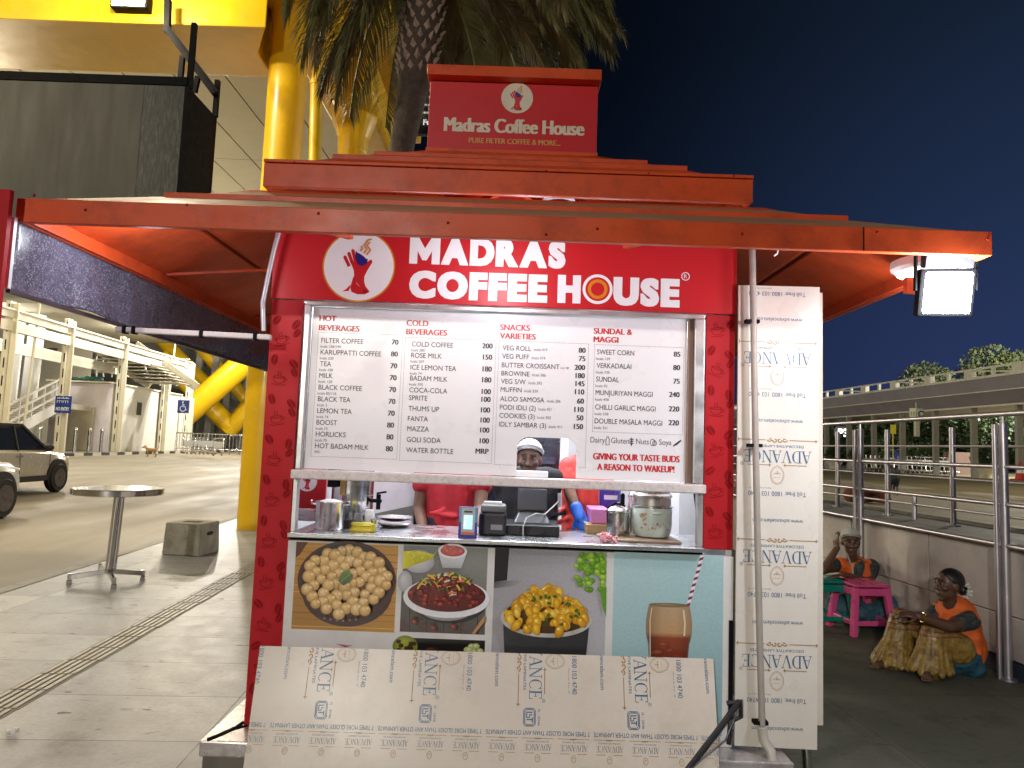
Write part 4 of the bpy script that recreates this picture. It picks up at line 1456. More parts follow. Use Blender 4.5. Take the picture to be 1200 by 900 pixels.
# poster 4: layered coffee with a striped straw on pale blue
x0, z1 = W(719.8, 646.6, PY).x, W(719.8, 646.6, PY).z
x1, z0 = W(848, 652, PY).x, .25
A = Art(PY)
A.poly(rectp(x0, z0, x1, z1), [L('8fb2b6'), L('86a8ad'), L('a3c3c6'), L('a9c8ca')])
gx0, gx1 = W(760.5, 710, PY).x, W(808, 710, PY).x
gz1 = W(784, 709, PY).z
gm = W(784, 744.5, PY).z
gl = [(gx0, gz1), (gx0 - .008, gz1 - .07), (gx0 + .004, gm)]
gr = [(gx1, gm), (gx1 + .008, gz1 - .07), (gx1, gz1)]
sx = [(gx1 - .01, gz1 - .01), (W(823, 651, PY).x, W(823, 651, PY).z)]
A.ribbon(sx, .016, L('e8dfe2'))
for i in range(8):
    t0 = (i + .15) / 8; t1 = (i + .6) / 8
    f_ = lambda t, d: (sx[0][0] + (sx[1][0] - sx[0][0]) * t + d, sx[0][1] + (sx[1][1] - sx[0][1]) * t)
    A.poly([f_(t0, -.0085), f_(t0 + .03, .0085), f_(t1 + .03, .0085), f_(t1, -.0085)], L('7d1f4e'))
gw = (gx1 - gx0) / 2
gc = (gx0 + gx1) / 2
def gside(z):
    f_ = (gz1 - z) / (gz1 - gm)
    return gw * (1 + .14 * math.sin(min(1.3, max(0, f_)) * 2.2)) * (1 if f_ < 1 else 1 - .10 * (f_ - 1))
def layer(z0_, z1_, edge0, mid0, edge1, mid1):
    N_ = 10
    for r_ in range(N_):
        za, zb_ = z0_ + (z1_ - z0_) * r_ / N_, z0_ + (z1_ - z0_) * (r_ + 1) / N_
        def mixc(c0, c1, t): return tuple(a_ + (b_ - a_) * t for a_, b_ in zip(c0, c1))
        e0, e1 = mixc(L(edge0), L(edge1), r_ / N_), mixc(L(edge0), L(edge1), (r_ + 1) / N_)
        m0, m1 = mixc(L(mid0), L(mid1), r_ / N_), mixc(L(mid0), L(mid1), (r_ + 1) / N_)
        for k_, (fa, fb) in enumerate(((-1, -.86), (-.86, -.3), (-.3, .25), (.25, .8), (.8, .9), (.9, 1))):
            def cc(f, e, m_): return mixc(e, m_, max(0, 1 - abs(f - .1) ** 2.2)) if abs(f) < .99 else mixc(e, (.3, .3, .28), .35)
            A.poly([(gc + gside(za) * fa, za), (gc + gside(za) * fb, za), (gc + gside(zb_) * fb, zb_), (gc + gside(zb_) * fa, zb_)], [cc(fa, e0, m0), cc(fb, e0, m0), cc(fb, e1, m1), cc(fa, e1, m1)], up=(r_ == 0 and k_ == 0))
layer(gm - .16, gm - .012, '4a1612', '6b2418', '5a2a1a', '8c4428')
layer(gm - .012, gm + .012, '5a2a1a', '8c4428', '8a6a48', 'b8946a')
layer(gm + .012, gz1, '8a6a48', 'b8946a', '8d7658', 'b39c7c')
A.disc(gc, gz1, gw * .99, .010, L('a8967a'), L('5f503c'), 30)
A.disc(gc, gz1 - .003, gw * .9, .006, L('8f7a5c'), L('7a664a'), 30)
for i in range(7):
    A.disc(gc + random.uniform(-.6, .6) * gw, gm - random.uniform(.03, .12), .028, .012, L(random.choice(['a4583a', '8c3e26', '96603e'])), L('6a2a1a'), 14)
A.ribbon([(gc - gw * .86, gz1 - .015), (gc - gw * .94, gz1 - .07), (gc - gw * .9, gm - .1)], .005, L('cfc0a4'))
A.ribbon([(gc + gw * .7, gz1 - .02), (gc + gw * .78, gz1 - .08), (gc + gw * .76, gm)], .008, L('dccab0'))
A.mb.build('iced_coffee_picture', M_print, pb)
# little rips and rivets on the poster board
mb = MB()
q = W(393, 755.5, PY); mb.add([(q.x, PY - .002, q.z + .006), (q.x + .06, PY - .002, q.z - .001), (q.x + .085, PY - .004, q.z + .002), (q.x + .05, PY - .003, q.z - .01)], [(0, 1, 2, 3)])
mb.build('torn_flap', mat('magenta_scrap', (.35, .01, .08), .5), pb)
mb = MB(); mb.box((1.046, PY - .006, .25), (1.066, PY - .001, .78)); mb.build('edge_trim', M_black, ks)

mb = MB(); mb.box((XL + .04, 3.56, 2.665), (XR - .04, 5.48, 2.69)); mb.build('ceiling_light_stop', MATS['inner_white_wall'], ks)  # unseen sheet added to keep the tube light out of the roof gap
# roof: canopy, steps, sign box
def ringsq(h, z): return [(CX - h, CY - h, z), (CX + h, CY - h, z), (CX + h, CY + h, z), (CX - h, CY + h, z)]
def frustum(mb, h0, z0, h1, z1, th=.012):
    a, b = ringsq(h0, z0), ringsq(h1, z1)
    a2, b2 = ringsq(h0, z0 + th), ringsq(h1, z1 + th)
    for i in range(4):
        j = (i + 1) % 4
        mb.add([a[j], a[i], b[i], b[j]], [(0, 1, 2, 3)])
        mb.add([a2[i], a2[j], b2[j], b2[i]], [(0, 1, 2, 3)])
def band(mb, h, z0, z1, th=.02):
    """square ring of fascia"""
    for i in range(4):
        pass
    o0, o1, i0, i1 = ringsq(h, z0), ringsq(h, z1), ringsq(h - th, z0), ringsq(h - th, z1)
    for i in range(4):
        j = (i + 1) % 4
        mb.add([o0[i], o0[j], o1[j], o1[i], i0[i], i0[j], i1[j], i1[i]], [(0, 1, 2, 3), (5, 4, 7, 6), (4, 5, 1, 0), (3, 2, 6, 7)])
H0 = 1.832
mb = MB()
frustum(mb, H0 - .024, 2.405, 1.475, 2.545)
frustum(mb, 1.44, 2.56, 1.20, 2.70)
mb.build('canopy_sheet', M_roof, ks)
mb = MB(); band(mb, H0, 2.335, 2.428, .022); mb.build('canopy_fascia', M_roof, ks, bevel=.003)
mb = MB(); band(mb, H0 - .023, 2.340, 2.345, .02); mb.build('canopy_lip', M_roof, ks)
mb = MB(); a, b = ringsq(H0 - .03, 2.4325), ringsq(1.475, 2.572)
for i in range(4): mb.add([a[i], a[(i + 1) % 4], b[(i + 1) % 4], b[i]], [(0, 1, 2, 3)])
mb.build('canopy_top', M_rooftop, ks)
mb = MB(); band(mb, 1.467, 2.56, 2.597, .03); mb.build('roof_step', M_roof, ks, bevel=.003)
mb = MB(); a, b = ringsq(1.436, 2.594), ringsq(1.19, 2.712)
for i in range(4): mb.add([a[i], a[(i + 1) % 4], b[(i + 1) % 4], b[i]], [(0, 1, 2, 3)])
mb.build('step_top', M_rooftop, ks)
for h, z0, z1, nm in ((1.16, 2.748, 2.862, 'upper_fascia'), (1.163, 2.866, 2.882, 'upper_trim'), (.908, 2.985, 3.022, 'roof_step'), (.735, 3.083, 3.117, 'roof_step'), (.492, 3.218, 3.252, 'roof_step')):
    mb = MB(); band(mb, h, z0, z1, .03); mb.build(nm, M_roof, ks, bevel=.003)
mb = MB()
frustum(mb, 1.13, 2.855, .9, 2.99, .01); frustum(mb, .88, 3.0, .73, 3.088, .01); frustum(mb, .71, 3.098, .49, 3.222, .01)
mb.build('upper_roof_sheet', M_roof, ks)
mb = MB()
for sx_ in (-1, 1):
    for k in range(5):
        x = CX + sx_ * (.12 + .22 * k)
        mb.bar((x, CY - 1.12, 2.80), (CX + sx_ * .1, CY - .12, 3.2), .03, .04)
for a in range(4):
    c_ = ringsq(1.1, 2.82)[a]
    mb.bar(c_, (CX, CY, 3.25), .04, .05)
mb.build('rafter', M_roof, ks)
mb = MB()
for i in range(4):
    a, b = Vector(ringsq(H0 - .04, 2.40)[i]), Vector(ringsq(1.2, 2.56)[i])
    mb.bar(a, b, .035, .018)
for t in (-.45, .35):
    mb.bar((CX - H0 + .03, CY + t * 1.6, 2.402), (CX - 1.2, CY + t * 1.2, 2.50), .03, .014)
    mb.bar((CX + t * 2, CY - H0 + .03, 2.402), (CX + t * 1.6, CY - 1.2, 2.50), .03, .014)
mb.build('canopy_rib', M_roof, ks)
# rivet heads along the fasciae
mb = MB()
for px, py in ((40, 229), (219, 240), (373, 250), (525, 261), (700, 268), (870, 274), (1028, 272), (1157, 280), (100, 246), (640, 275)):
    q = W(px, py, CY - H0 - .001); mb.lathe([(.006, 0), (.004, .003)], q, 8, axis=(0, -1, 0))
for px, py in ((345, 190), (500, 197), (640, 200), (760, 203), (860, 206)):
    q = W(px, py, CY - 1.165); mb.lathe([(.005, 0), (.004, .003)], q, 8, axis=(0, -1, 0))
mb.build('rivet', M_redd, ks)
mb = MB(); q = W(1012, 276, CY - H0 - .001); mb.box((q.x - .002, q.y - .003, 2.337), (q.x + .002, q.y + .002, 2.427)); mb.build('fascia_joint', M_black, ks)
# sign box on top
SB = .487
mb = MB(); mb.box((CX - SB, CY - SB + .012, 3.253), (CX + SB, CY + SB, 3.655)); bx_ = mb.build('roof_sign_box', M_red, ks, bevel=.004)
mb = MB(); mb.box((CX - SB - .012, CY - SB - .055, 3.66), (CX + SB + .012, CY + SB + .05, 3.722)); mb.build('roof_sign_cap', M_roof, bx_, bevel=.004)
M_dull = mat('sign_letter_cream', (.62, .56, .44), .4)
ey = CY - SB + .0115
q = W(606, 115, ey)
emblem(bx_, q.x, q.z, .096, ey, ring=False, white=M_dull)
mb = MB(); a, b = W(521, 153.5, ey), W(686, 159, ey)
btext(mb, 'Madras Coffee House', (a.x, ey, (a.z + b.z) / 2), .082, w=.14, n=4, width=b.x - a.x)
mb.build('roof_sign_lettering', M_dull, bx_)
mb = MB(); a, b = W(549.5, 167, ey), W(657, 171, ey)
btext(mb, 'PURE FILTER COFFEE & MORE...', (a.x, ey, (a.z + b.z) / 2), .030, w=.1, width=b.x - a.x)
mb.build('roof_sign_tagline', mat('tagline_ochre', (.55, .28, .06), .4), bx_)
# attic ring lamp and canopy dish lamp
q = W(655, 236, 3.7)
rl = thing('ring_lamp', q, 'small blue-white ring lamp inside the roof gap', 'lamp')
mb = MB(); mb.tube([(q.x + .075 * math.cos(t), q.y + .075 * math.sin(t), q.z) for t in [i * math.pi / 12 for i in range(25)]], .012, 8); mb.build('ring_tube', emis('ring_glow', (.6, .7, 1), .3), rl)
lamp('attic_fill_light', (CX, 4.6, 2.95), PW['attic'], (1, .82, .7), .08, ks)  # bare light added to brighten the roof gap, no fixture of its own
q = W(1090, 296, 2.95)
q = Vector((q.x, 2.95, 2.395))
dl = thing('dish_lamp', q, 'round white surface lamp glowing under the right canopy corner', 'lamp')
mb = MB(); mb.lathe([(.13, -.045), (.15, -.03), (.15, .0)], q, 28); mb.build('lamp_rim', M_lwhite, dl, smooth=True)
mb = MB(); mb.lathe([(.125, -.052), (.128, -.0455)], q, 28); mb.build('diffuser', emis('dish_glow', (.9, .95, 1), 9), dl)
lamp('dish_light', q + Vector((0, 0, -.1)), PW['dish'], COOL, .1, dl)

for i, (x, y, z, lb) in enumerate(((-.1, 2.98, 2.527, 'hidden round lamp added under the canopy to brighten sign and menu'), (-1.55, 2.95, 2.512, 'hidden round lamp added to brighten the left canopy corner'))):  # two unseen lamps added to brighten sign, menu and left eave
    q = Vector((x, y, z))
    d2 = thing('dish_lamp', q, lb, 'lamp')
    mb = MB(); mb.lathe([(.08, -.045), (.095, -.03), (.095, .0)], q, 28); mb.build('lamp_rim', M_lwhite, d2, smooth=True)
    mb = MB(); mb.lathe([(.075, -.052), (.078, -.0455)], q, 28); mb.build('diffuser', emis('fill_dish_glow', (.9, .95, 1), 5), d2)
    lamp('dish_light', q + Vector((0, 0, -.12)), PW['dish'] * (.55 if i == 0 else .4), COOL, .1, d2)

# floodlight hanging from the canopy corner
q = W(1110, 341, 2.74)
fd = thing('floodlight', (q.x, q.y, q.z), 'blazing white LED floodlight hanging from the canopy corner', 'floodlight')
t_ = Vector((-.16, -1, -.28)).normalized()
M3 = t_.to_track_quat('-Y', 'Z').to_matrix()
def fb(mb, lo, hi):
    b = [q + M3 @ Vector(p) for p in ((lo[0], lo[1], lo[2]), (hi[0], lo[1], lo[2]), (hi[0], hi[1], lo[2]), (lo[0], hi[1], lo[2]))]
    t = [q + M3 @ Vector(p) for p in ((lo[0], lo[1], hi[2]), (hi[0], lo[1], hi[2]), (hi[0], hi[1], hi[2]), (lo[0], hi[1], hi[2]))]
    mb.hexa(b, t)
mb = MB(); fb(mb, (-.10, 0.0, -.10), (.10, .05, .085)); mb.build('housing', M_black, fd, bevel=.008)
mb = MB(); fb(mb, (-.085, .051, .0865), (.085, .055, .14)); fb(mb, (-.085, .0, .0865), (.085, .05, .14)); mb.build('driver_box', mat('black_cast', (.02, .025, .04), .5), fd)
mb = MB(); fb(mb, (-.084, -.012, -.086), (.084, -.001, .072)); mb.build('lens', emis('flood_glow', (.93, .97, 1), 70), fd, bevel=.01, seg=4)
mb = MB()
for s_ in (-1, 1): mb.bar(q + M3 @ Vector((s_ * .108, .02, 0)), q + M3 @ Vector((s_ * .108, .05, .15)), .006, .025)
mb.bar(q + M3 @ Vector((-.11, .05, .15)), q + M3 @ Vector((.11, .05, .15)), .025, .006)
mb.bar(q + M3 @ Vector((0, .05, .15)), (q.x, q.y + .06, 2.34), .02, .02)
mb.build('bracket', M_black, fd)
lamp('flood_light', q + M3 @ Vector((0, -.09, 0)), PW['flood'], COOL, .07, fd)
mb = MB(); a = W(1063, 330, 2.9); mb.box((a.x, 2.9, a.z - .045), (a.x + .2, 2.93, a.z + .02)); mb.build('canopy_bracket', M_roof, ks)

# tube lamp inside
lt = thing('tube_lamp', (CX - .1, 4.6, 2.5), 'white tube lamp inside the kiosk above the menu', 'lamp')
mb = MB(); mb.tube([(CX - .7, 4.6, 2.5), (CX + .5, 4.6, 2.5)], .018, 10); mb.build('tube', emis('tube_glow', (.92, .96, 1), 12), lt)
for i in (-.5, .1, .6):
    lamp('tube_light', (CX + i, 4.5, 2.42), PW['inside'] / 3, COOL, .15, lt)
# ------------------------------------------------------------------ laminate sheets with their print
M_lam = mat('laminate_cream', (0.62, 0.57, 0.49), 0.27, var=.03, scale=1.5, rvar=.04, coat=0, spec=.16, bump=.05, bscale=3, dirt=(.42, .35, .24), dirt_amt=.35, dirt_scale=4)
M_lamr = mat('laminate_ivory', (0.70, 0.66, 0.59), 0.3, var=.03, scale=1.5, rvar=.06, coat=.2, dirt=(.5, .43, .33), dirt_amt=.3, dirt_scale=3)
M_lblue = mat('blue_print', (0.055, 0.13, 0.24), 0.4, var=.05)
M_lgold = mat('gold_print', (0.33, 0.17, 0.035), 0.4, var=.08)
M_lgrey = mat('slate_print', (0.16, 0.19, 0.22), 0.4, var=.05)

def ribbon3(mb, pts, w, o, r, u, l):
    for q in stroke2d(pts, w):
        mb.add([o + l + r * a + u * b for a, b in q], [(0, 1, 2, 3)])

def diamond(mb, x, y, s, o, r, u, l):
    pts = []
    for k in range(8):
        a = k * math.pi / 4
        d = s if k % 2 == 0 else s * .35
        pts.append(o + l + r * (x + d * math.cos(a)) + u * (y + d * math.sin(a)))
    mb.add(pts, [tuple(range(8))])

def lam_emblem(mb, x, y, s, o, r, u, l, w):
    def sh(k): return [(x + k * s * a, y + k * s * b) for a, b in ((0, 1.1), (.5, .85), (.78, .25), (.78, -.3), (.45, -.85), (0, -1.1), (-.45, -.85), (-.78, -.3), (-.78, .25), (-.5, .85), (0, 1.1))]
    ribbon3(mb, sh(1), w, o, r, u, l)
    ribbon3(mb, sh(.86), w * .6, o, r, u, l)
    ribbon3(mb, [(x - .4 * s, y - .1 * s), (x - .15 * s, y - .25 * s), (x, y - .12 * s), (x + .15 * s, y - .25 * s), (x + .4 * s, y - .1 * s)], w * 1.4, o, r, u, l)
    ribbon3(mb, [(x, y - .12 * s), (x, y - .5 * s)], w * 1.4, o, r, u, l)
    for dx in (-.35, -.12, .12, .35): ribbon3(mb, [(x + dx * s, y + .28 * s), (x + (dx + .12) * s, y + .28 * s)], w, o, r, u, l)

def scroll(mb, x, y, s, sg, o, r, u, l, w):
    pts = []
    for i in range(26):
        t = i / 25
        a = t * 5.2
        rad = s * (.55 - .42 * t)
        pts.append((x + sg * (s * .5 + rad * math.cos(a) * .9 - .3 * s), y + rad * math.sin(a)))
    ribbon3(mb, pts, w, o, r, u, l)
    ribbon3(mb, [(x + sg * s * 1.9, y), (x + sg * s * 1.4, y + .35 * s), (x + sg * s * .9, y + .1 * s), (x + sg * s * 1.1, y - .35 * s), (x + sg * s * 1.5, y - .1 * s)], w, o, r, u, l)

def lam_unit(mbl, mgo, mgr, o, r, u, s, l):
    """one repeat of the printed mark; s metres per photo pixel, o the middle of the big word"""
    serif(mbl, 'ADVANCE', o + r * (-40 * s) + u * (-7 * s), 14 * s, r, u, 80 * s, l)
    text(mbl, 'DECORATIVE LAMINATES', o + u * (-13.6 * s), 3.0 * s, r, u, width=61 * s, align='c', lift=l)
    w = .8 * s
    ribbon3(mgo, [(-45 * s, -19 * s), (-14 * s, -19 * s)], w, o, r, u, l)
    ribbon3(mgo, [(14 * s, -19 * s), (45 * s, -19 * s)], w, o, r, u, l)
    diamond(mgo, -45 * s, -19 * s, 2.6 * s, o, r, u, l * 1.2)
    diamond(mgo, 45 * s, -19 * s, 2.6 * s, o, r, u, l * 1.2)
    for sg in (-1, 1): scroll(mgo, sg * 1.5 * s, -19 * s, 5.6 * s, sg, o, r, u, l, w * 1.5)
    ribbon3(mgo, [(-34 * s, 10 * s), (-9 * s, 10 * s)], w, o, r, u, l)
    ribbon3(mgo, [(9 * s, 10 * s), (34 * s, 10 * s)], w, o, r, u, l)
    diamond(mgo, -9 * s, 10 * s, 2.4 * s, o, r, u, l * 1.2)
    diamond(mgo, 9 * s, 10 * s, 2.4 * s, o, r, u, l * 1.2)
    ribbon3(mgr, [(41 * s + 1.8 * s * math.cos(k * .524), 9 * s + 1.8 * s * math.sin(k * .524)) for k in range(13)], .4 * s, o, r, u, l)
    text(mgr, 'R', o + r * (41 * s) + u * (8 * s), 2.0 * s, r, u, align='c', lift=l)
    lam_emblem(mgo, 0, 21.5 * s, 10 * s, o, r, u, l, .4 * s)
    text(mgr, 'Mon to Sat 10 am - 07', o + r * (20 * s) + u * (36 * s), 1.6 * s, r, u, width=26 * s, align='c', lift=l)
    text(mbl, 'Toll free: 1800 103 4740', o + r * (0 * s) + u * (40.5 * s), 5.2 * s, r, u, width=67 * s, align='c', lift=l)
    text(mbl, 'www.advancelam.com', o + r * (-1 * s) + u * (72 * s), 4.6 * s, r, u, width=58 * s, align='c', lift=l)

def clip(mb, planes):
    bm = bmesh.new()
    vs = [bm.verts.new(p) for p in mb.v]
    for f in mb.f:
        try: bm.faces.new([vs[i] for i in f])
        except ValueError: pass
    for co, no in planes:
        bmesh.ops.bisect_plane(bm, geom=bm.verts[:] + bm.edges[:] + bm.faces[:], plane_co=co, plane_no=no, clear_outer=True)
    out = MB()
    bm.verts.index_update()
    out.add([v.co.copy() for v in bm.verts], [tuple(v.index for v in f.verts) for f in bm.faces])
    bm.free()
    return out

# tall sheet on the right side
RY = 3.455
rp = thing('laminate_sheet', (1.26, RY, .05), 'tall cream laminate sheet with upside-down blue lettering standing right of the kiosk face', 'laminate sheet')
c4 = [W(863, 334, RY), W(960, 336, RY), W(956.5, 876, RY), W(862, 869, RY)]
mb = MB()
zt, zb = c4[0].z, .22
mb.hexa([(1.071, RY, zb), (1.452, RY, zb - .005), (1.452, RY + .012, zb - .005), (1.071, RY + .012, zb)], [(1.071, RY, zt), (1.466, RY, zt + .004), (1.466, RY + .012, zt + .004), (1.071, RY + .012, zt)])
rb = mb.build('sheet', M_lamr, rp)
a, b_, c_ = MB(), MB(), MB()
for cy in (420, 535, 652.5, 775):
    lam_unit(a, b_, c_, W(911 - (cy - 420) * .002, cy, RY), Vector((-1, 0, 0)), Vector((0, 0, -1)), .00411, Vector((0, -.0012, 0)))
lam_unit(a, b_, c_, W(911, 303, RY), Vector((-1, 0, 0)), Vector((0, 0, -1)), .00411, Vector((0, -.0012, 0)))
pls = [(Vector((0, 0, zt - .004)), Vector((0, 0, 1))), (Vector((1.458, 0, 0)), Vector((1, 0, 0))), (Vector((1.074, 0, 0)), Vector((-1, 0, 0)))]
clip(a, pls).build('blue_lettering', M_lblue, rb)
clip(b_, pls).build('gold_ornament', M_lgold, rb)
clip(c_, pls).build('small_print', M_lgrey, rb)
mb = MB()
mb.box((1.08, RY + .016, .32), (1.487, RY + .028, zt - .02))
tag(mb.build('laminate_sheet', M_lam), 'second cream laminate sheet showing only as a strip behind the lettered one', 'laminate sheet')

# low sheet leaning on the front
tl, tr_, = W(305, 757, 3.40), W(836, 772, 3.40)
bl, br = W(285, 900, 3.25), W(843, 900, 3.25)
dn = ((bl + br) / 2 - (tl + tr_) / 2).normalized()
nrm = (tr_ - tl).cross(dn).normalized()
if nrm.y > 0: nrm = -nrm
def PF(px, py):
    d = ray(px, py)
    return CAMP + d * ((tl - CAMP).dot(nrm) / d.dot(nrm))
tl, tr_ = PF(304.8, 756.8), PF(836, 772)
bl = PF(285, 900); br = PF(843, 900)
def ext(t, b): return t + (b - t) * ((t.z - 0.004) / (t.z - b.z))
bl, br = ext(tl, bl), ext(tr_, br)
fp = thing('laminate_sheet', ((bl.x + br.x) / 2, bl.y, 0), 'low wide cream laminate sheet leaning against the kiosk front under the posters', 'laminate sheet')
th = -nrm * .012
mb = MB(); mb.hexa([bl, br, br + th, bl + th], [tl, tr_, tr_ + th, tl + th])
fb_ = mb.build('sheet', M_lam, fp)
a, b_, c_ = MB(), MB(), MB()
ex = (tr_ - tl).normalized()
ed = nrm.cross(ex).normalized()
if ed.z > 0: ed = -ed
lf = nrm * .0012
sc = (PF(600, 790) - PF(480, 785.6)).length / 120
for k in range(-1, 5):
    px = 384 + 122 * k
    py = 767.5 + .034 * (px - 384) - 1.5
    lam_unit(a, b_, c_, PF(px, py), ed, ex, sc * 1.05, lf)
    # square standards mark
    o = PF(px - 7.5, 832 + .034 * (px - 384))
    s = sc
    for hw, hh in ((9.2, 6.6), (7.9, 5.3)):
        pts = [(-hw, -hh + 2), (-hw + 2, -hh), (hw - 2, -hh), (hw, -hh + 2), (hw, hh - 2), (hw - 2, hh), (-hw + 2, hh), (-hw, hh - 2), (-hw, -hh + 2)]
        ribbon3(a, [(x * s, y * s) for x, y in pts], .9 * s, o, ed, ex, lf)
    for pts in ([(-5, 3.2), (-5, -3.2), (-2.4, -3.2)], [(-2.4, 3.2), (-2.4, 0), (.4, 0), (.4, -3.2), (-2.4, -3.2)], [(2.6, 3.2), (2.6, -3.2)], [(.3, 3.2), (5.4, 3.2)]):
        ribbon3(a, [(x * s, y * s) for x, y in pts], 1.3 * s, o, ed, ex, lf * 1.1)
    text(a, 'IS : 2046', o + ex * (9.5 * s), 2.6 * s, ed, ex, width=17 * s, align='c', lift=lf)
for k in range(-1, 5):
    px = 438 + 126.5 * k
    py = 850.5 + .030 * (px - 438)
    text(a, '7 TIMES MORE GLOSSY THAN ANY OTHER LAMINATE', PF(px, py), 4.6 * sc, -ex, ed, width=118 * sc, lift=lf)
for k in range(-1, 15):
    px = 294 + 42 * k
    py = 862 + .030 * (px - 294)
    o = PF(px, py)
    serif(c_, 'ADVANCE', o + ex * (16 * sc), 6.3 * sc, -ex, ed, 31 * sc, lf)
    text(c_, 'DECORATIVE LAMINATES', o - ed * (3.5 * sc), 1.5 * sc, -ex, ed, width=25 * sc, align='c', lift=lf)
    for x0_, x1_, yy in ((-18, 18, -6), (-15, -4, 9), (4, 15, 9)): ribbon3(b_, [(x0_ * sc, yy * sc), (x1_ * sc, yy * sc)], .45 * sc, o, -ex, ed, lf)
    for sg in (-1, 1): scroll(b_, 0, -6 * sc, 2.0 * sc, sg, o, -ex, ed, lf, .45 * sc)
    lam_emblem(b_, 0, 14 * sc, 3.6 * sc, o, -ex, ed, lf, .3 * sc)
sl_ = (bl - tl).normalized(); sr_ = (br - tr_).normalized()
pls = [(tl, -ed), (tl, sl_.cross(nrm).normalized() if sl_.cross(nrm).x < 0 else -sl_.cross(nrm).normalized()), (tr_, sr_.cross(nrm).normalized() if sr_.cross(nrm).x > 0 else -sr_.cross(nrm).normalized())]
clip(a, pls).build('blue_lettering', M_lblue, fb_)
clip(b_, pls).build('gold_ornament', M_lgold, fb_)
clip(c_, pls).build('small_print', M_lgrey, fb_)

# pipes, cable, sticks around the kiosk
M_pipe = mat('grey_conduit', (.36, .32, .28), .45, var=.12, scale=8)
mb = MB(); a = [W(881.5, 285, 3.41), W(885, 500, 3.41), W(890, 740, 3.41), W(893, 850, 3.41)]; mb.tube(a, .0155, 14)
dp = thing('conduit_pipe', (a[-1].x, 3.41, .1), 'long grey conduit pipe running down over the tall cream sheet', 'pipe')
mb.build('pipe', M_pipe, dp, smooth=True)
mb = MB(); mb.tube([W(893, 852, 3.40), W(895, 868, 3.40), W(903, 880, 3.38), W(906, 900, 3.36), W(906, 925, 3.36)], .022, 12); mb.build('elbow', mat('pale_elbow', (.5, .47, .4), .4), dp, smooth=True)
mb = MB()
for py in (376, 522, 848): q = W(881.5 + (py - 285) * .0204, py, 3.40); mb.box((q.x - .035, 3.40, q.z - .008), (q.x + .03, 3.44, q.z + .008))
mb.build('clip', M_black, dp)
mb = MB(); mb.tube([W(905, 292, 3.2), W(912, 290, 3.2), W(911, 297, 3.2), W(907, 300, 3.2)], .004, 6); tag(mb.build('wire_end', M_lwhite, smooth=True), 'tiny white loose wire end hooked under the canopy edge', 'wire')
mb = MB(); mb.tube([W(866, 822, 3.30), W(846, 850, 3.22), W(806, 902, 3.08), W(792, 920, 3.04)], .013, 8); mb.tube([W(868, 824, 3.31), W(850, 868, 3.2), W(822, 890, 3.12), W(806, 905, 3.06)], .004, 6)
mb.tube([W(852, 824, 3.3), W(868, 822, 3.3), W(868, 840, 3.3), W(856, 846, 3.3), (W(854, 872, 3.3))], .011, 8)
tag(mb.build('black_cable', mat('cable_rubber', (.014, .013, .012), .5), smooth=True), 'thick black cable and wire hanging off the lower right kiosk corner', 'cable')
mb = MB(); mb.tube([W(286, 846, 3.32), W(276, 853, 3.3), W(256, 862, 3.28), W(243, 867, 3.27)], .008, 8); mb.tube([W(290, 850, 3.33), W(276, 854, 3.31), W(262, 859, 3.3)], .006, 8)
tag(mb.build('black_cable', M_black, smooth=True), 'short black cable lying on the left plinth corner', 'cable')
mb = MB(); mb.tube([W(945, 876, 3.6), W(948, 920, 3.6)], .022, 12); tag(mb.build('steel_post', M_steel, smooth=True), 'stub of a ribbed steel post under the tall cream sheet', 'post')
# conduit up the left post
mb = MB(); mb.tube([W(327, 272, 3.44), W(322, 290, 3.44), W(315, 320, 3.44), W(308, 355, 3.44), W(309, 388, 3.44)], .012, 10)
tag(mb.build('flexible_conduit', mat('grey_flex', (.42, .43, .46), .35, .3), smooth=True), 'curved grey flexible conduit beside the upper left kiosk post', 'conduit')

# dark glittering sheet under the left eave
M_glit = mat('dark_glitter_laminate', (.075, .07, .11), .3, var=.3, scale=3, rvar=.1, coat=.4)
nt = M_glit.node_tree
_b = nt.nodes['Principled BSDF']
_v = nt.nodes.new('ShaderNodeTexVoronoi'); _v.inputs['Scale'].default_value = 210
_tc = nt.nodes.new('ShaderNodeTexCoord'); nt.links.new(_tc.outputs['Object'], _v.inputs['Vector'])
_r = nt.nodes.new('ShaderNodeValToRGB'); _r.color_ramp.elements[0].position = .72; _r.color_ramp.elements[1].position = .9
_s = nt.nodes.new('ShaderNodeSeparateColor'); nt.links.new(_v.outputs['Color'], _s.inputs[0])
nt.links.new(_s.outputs[0], _r.inputs[0])
_old = _b.inputs['Base Color'].links[0].from_socket
_m = nt.nodes.new('ShaderNodeMixRGB'); nt.links.new(_r.outputs[0], _m.inputs[0]); nt.links.new(_old, _m.inputs[1]); _m.inputs[2].default_value = (.26, .26, .33, 1)
nt.links.new(_m.outputs[0], _b.inputs['Base Color'])
HX = CX - H0 + .005
y0_, y1_ = 2.62, 5.5
zb0 = RU(3, 356, -1.9).z
hs = thing('hanging_sheet', (HX, 4.0, 2.06), 'crumpled dark glitter laminate sheet hung under the left canopy eave', 'sheet')
mb = MB()
NU, NV = 90, 16
vs = []
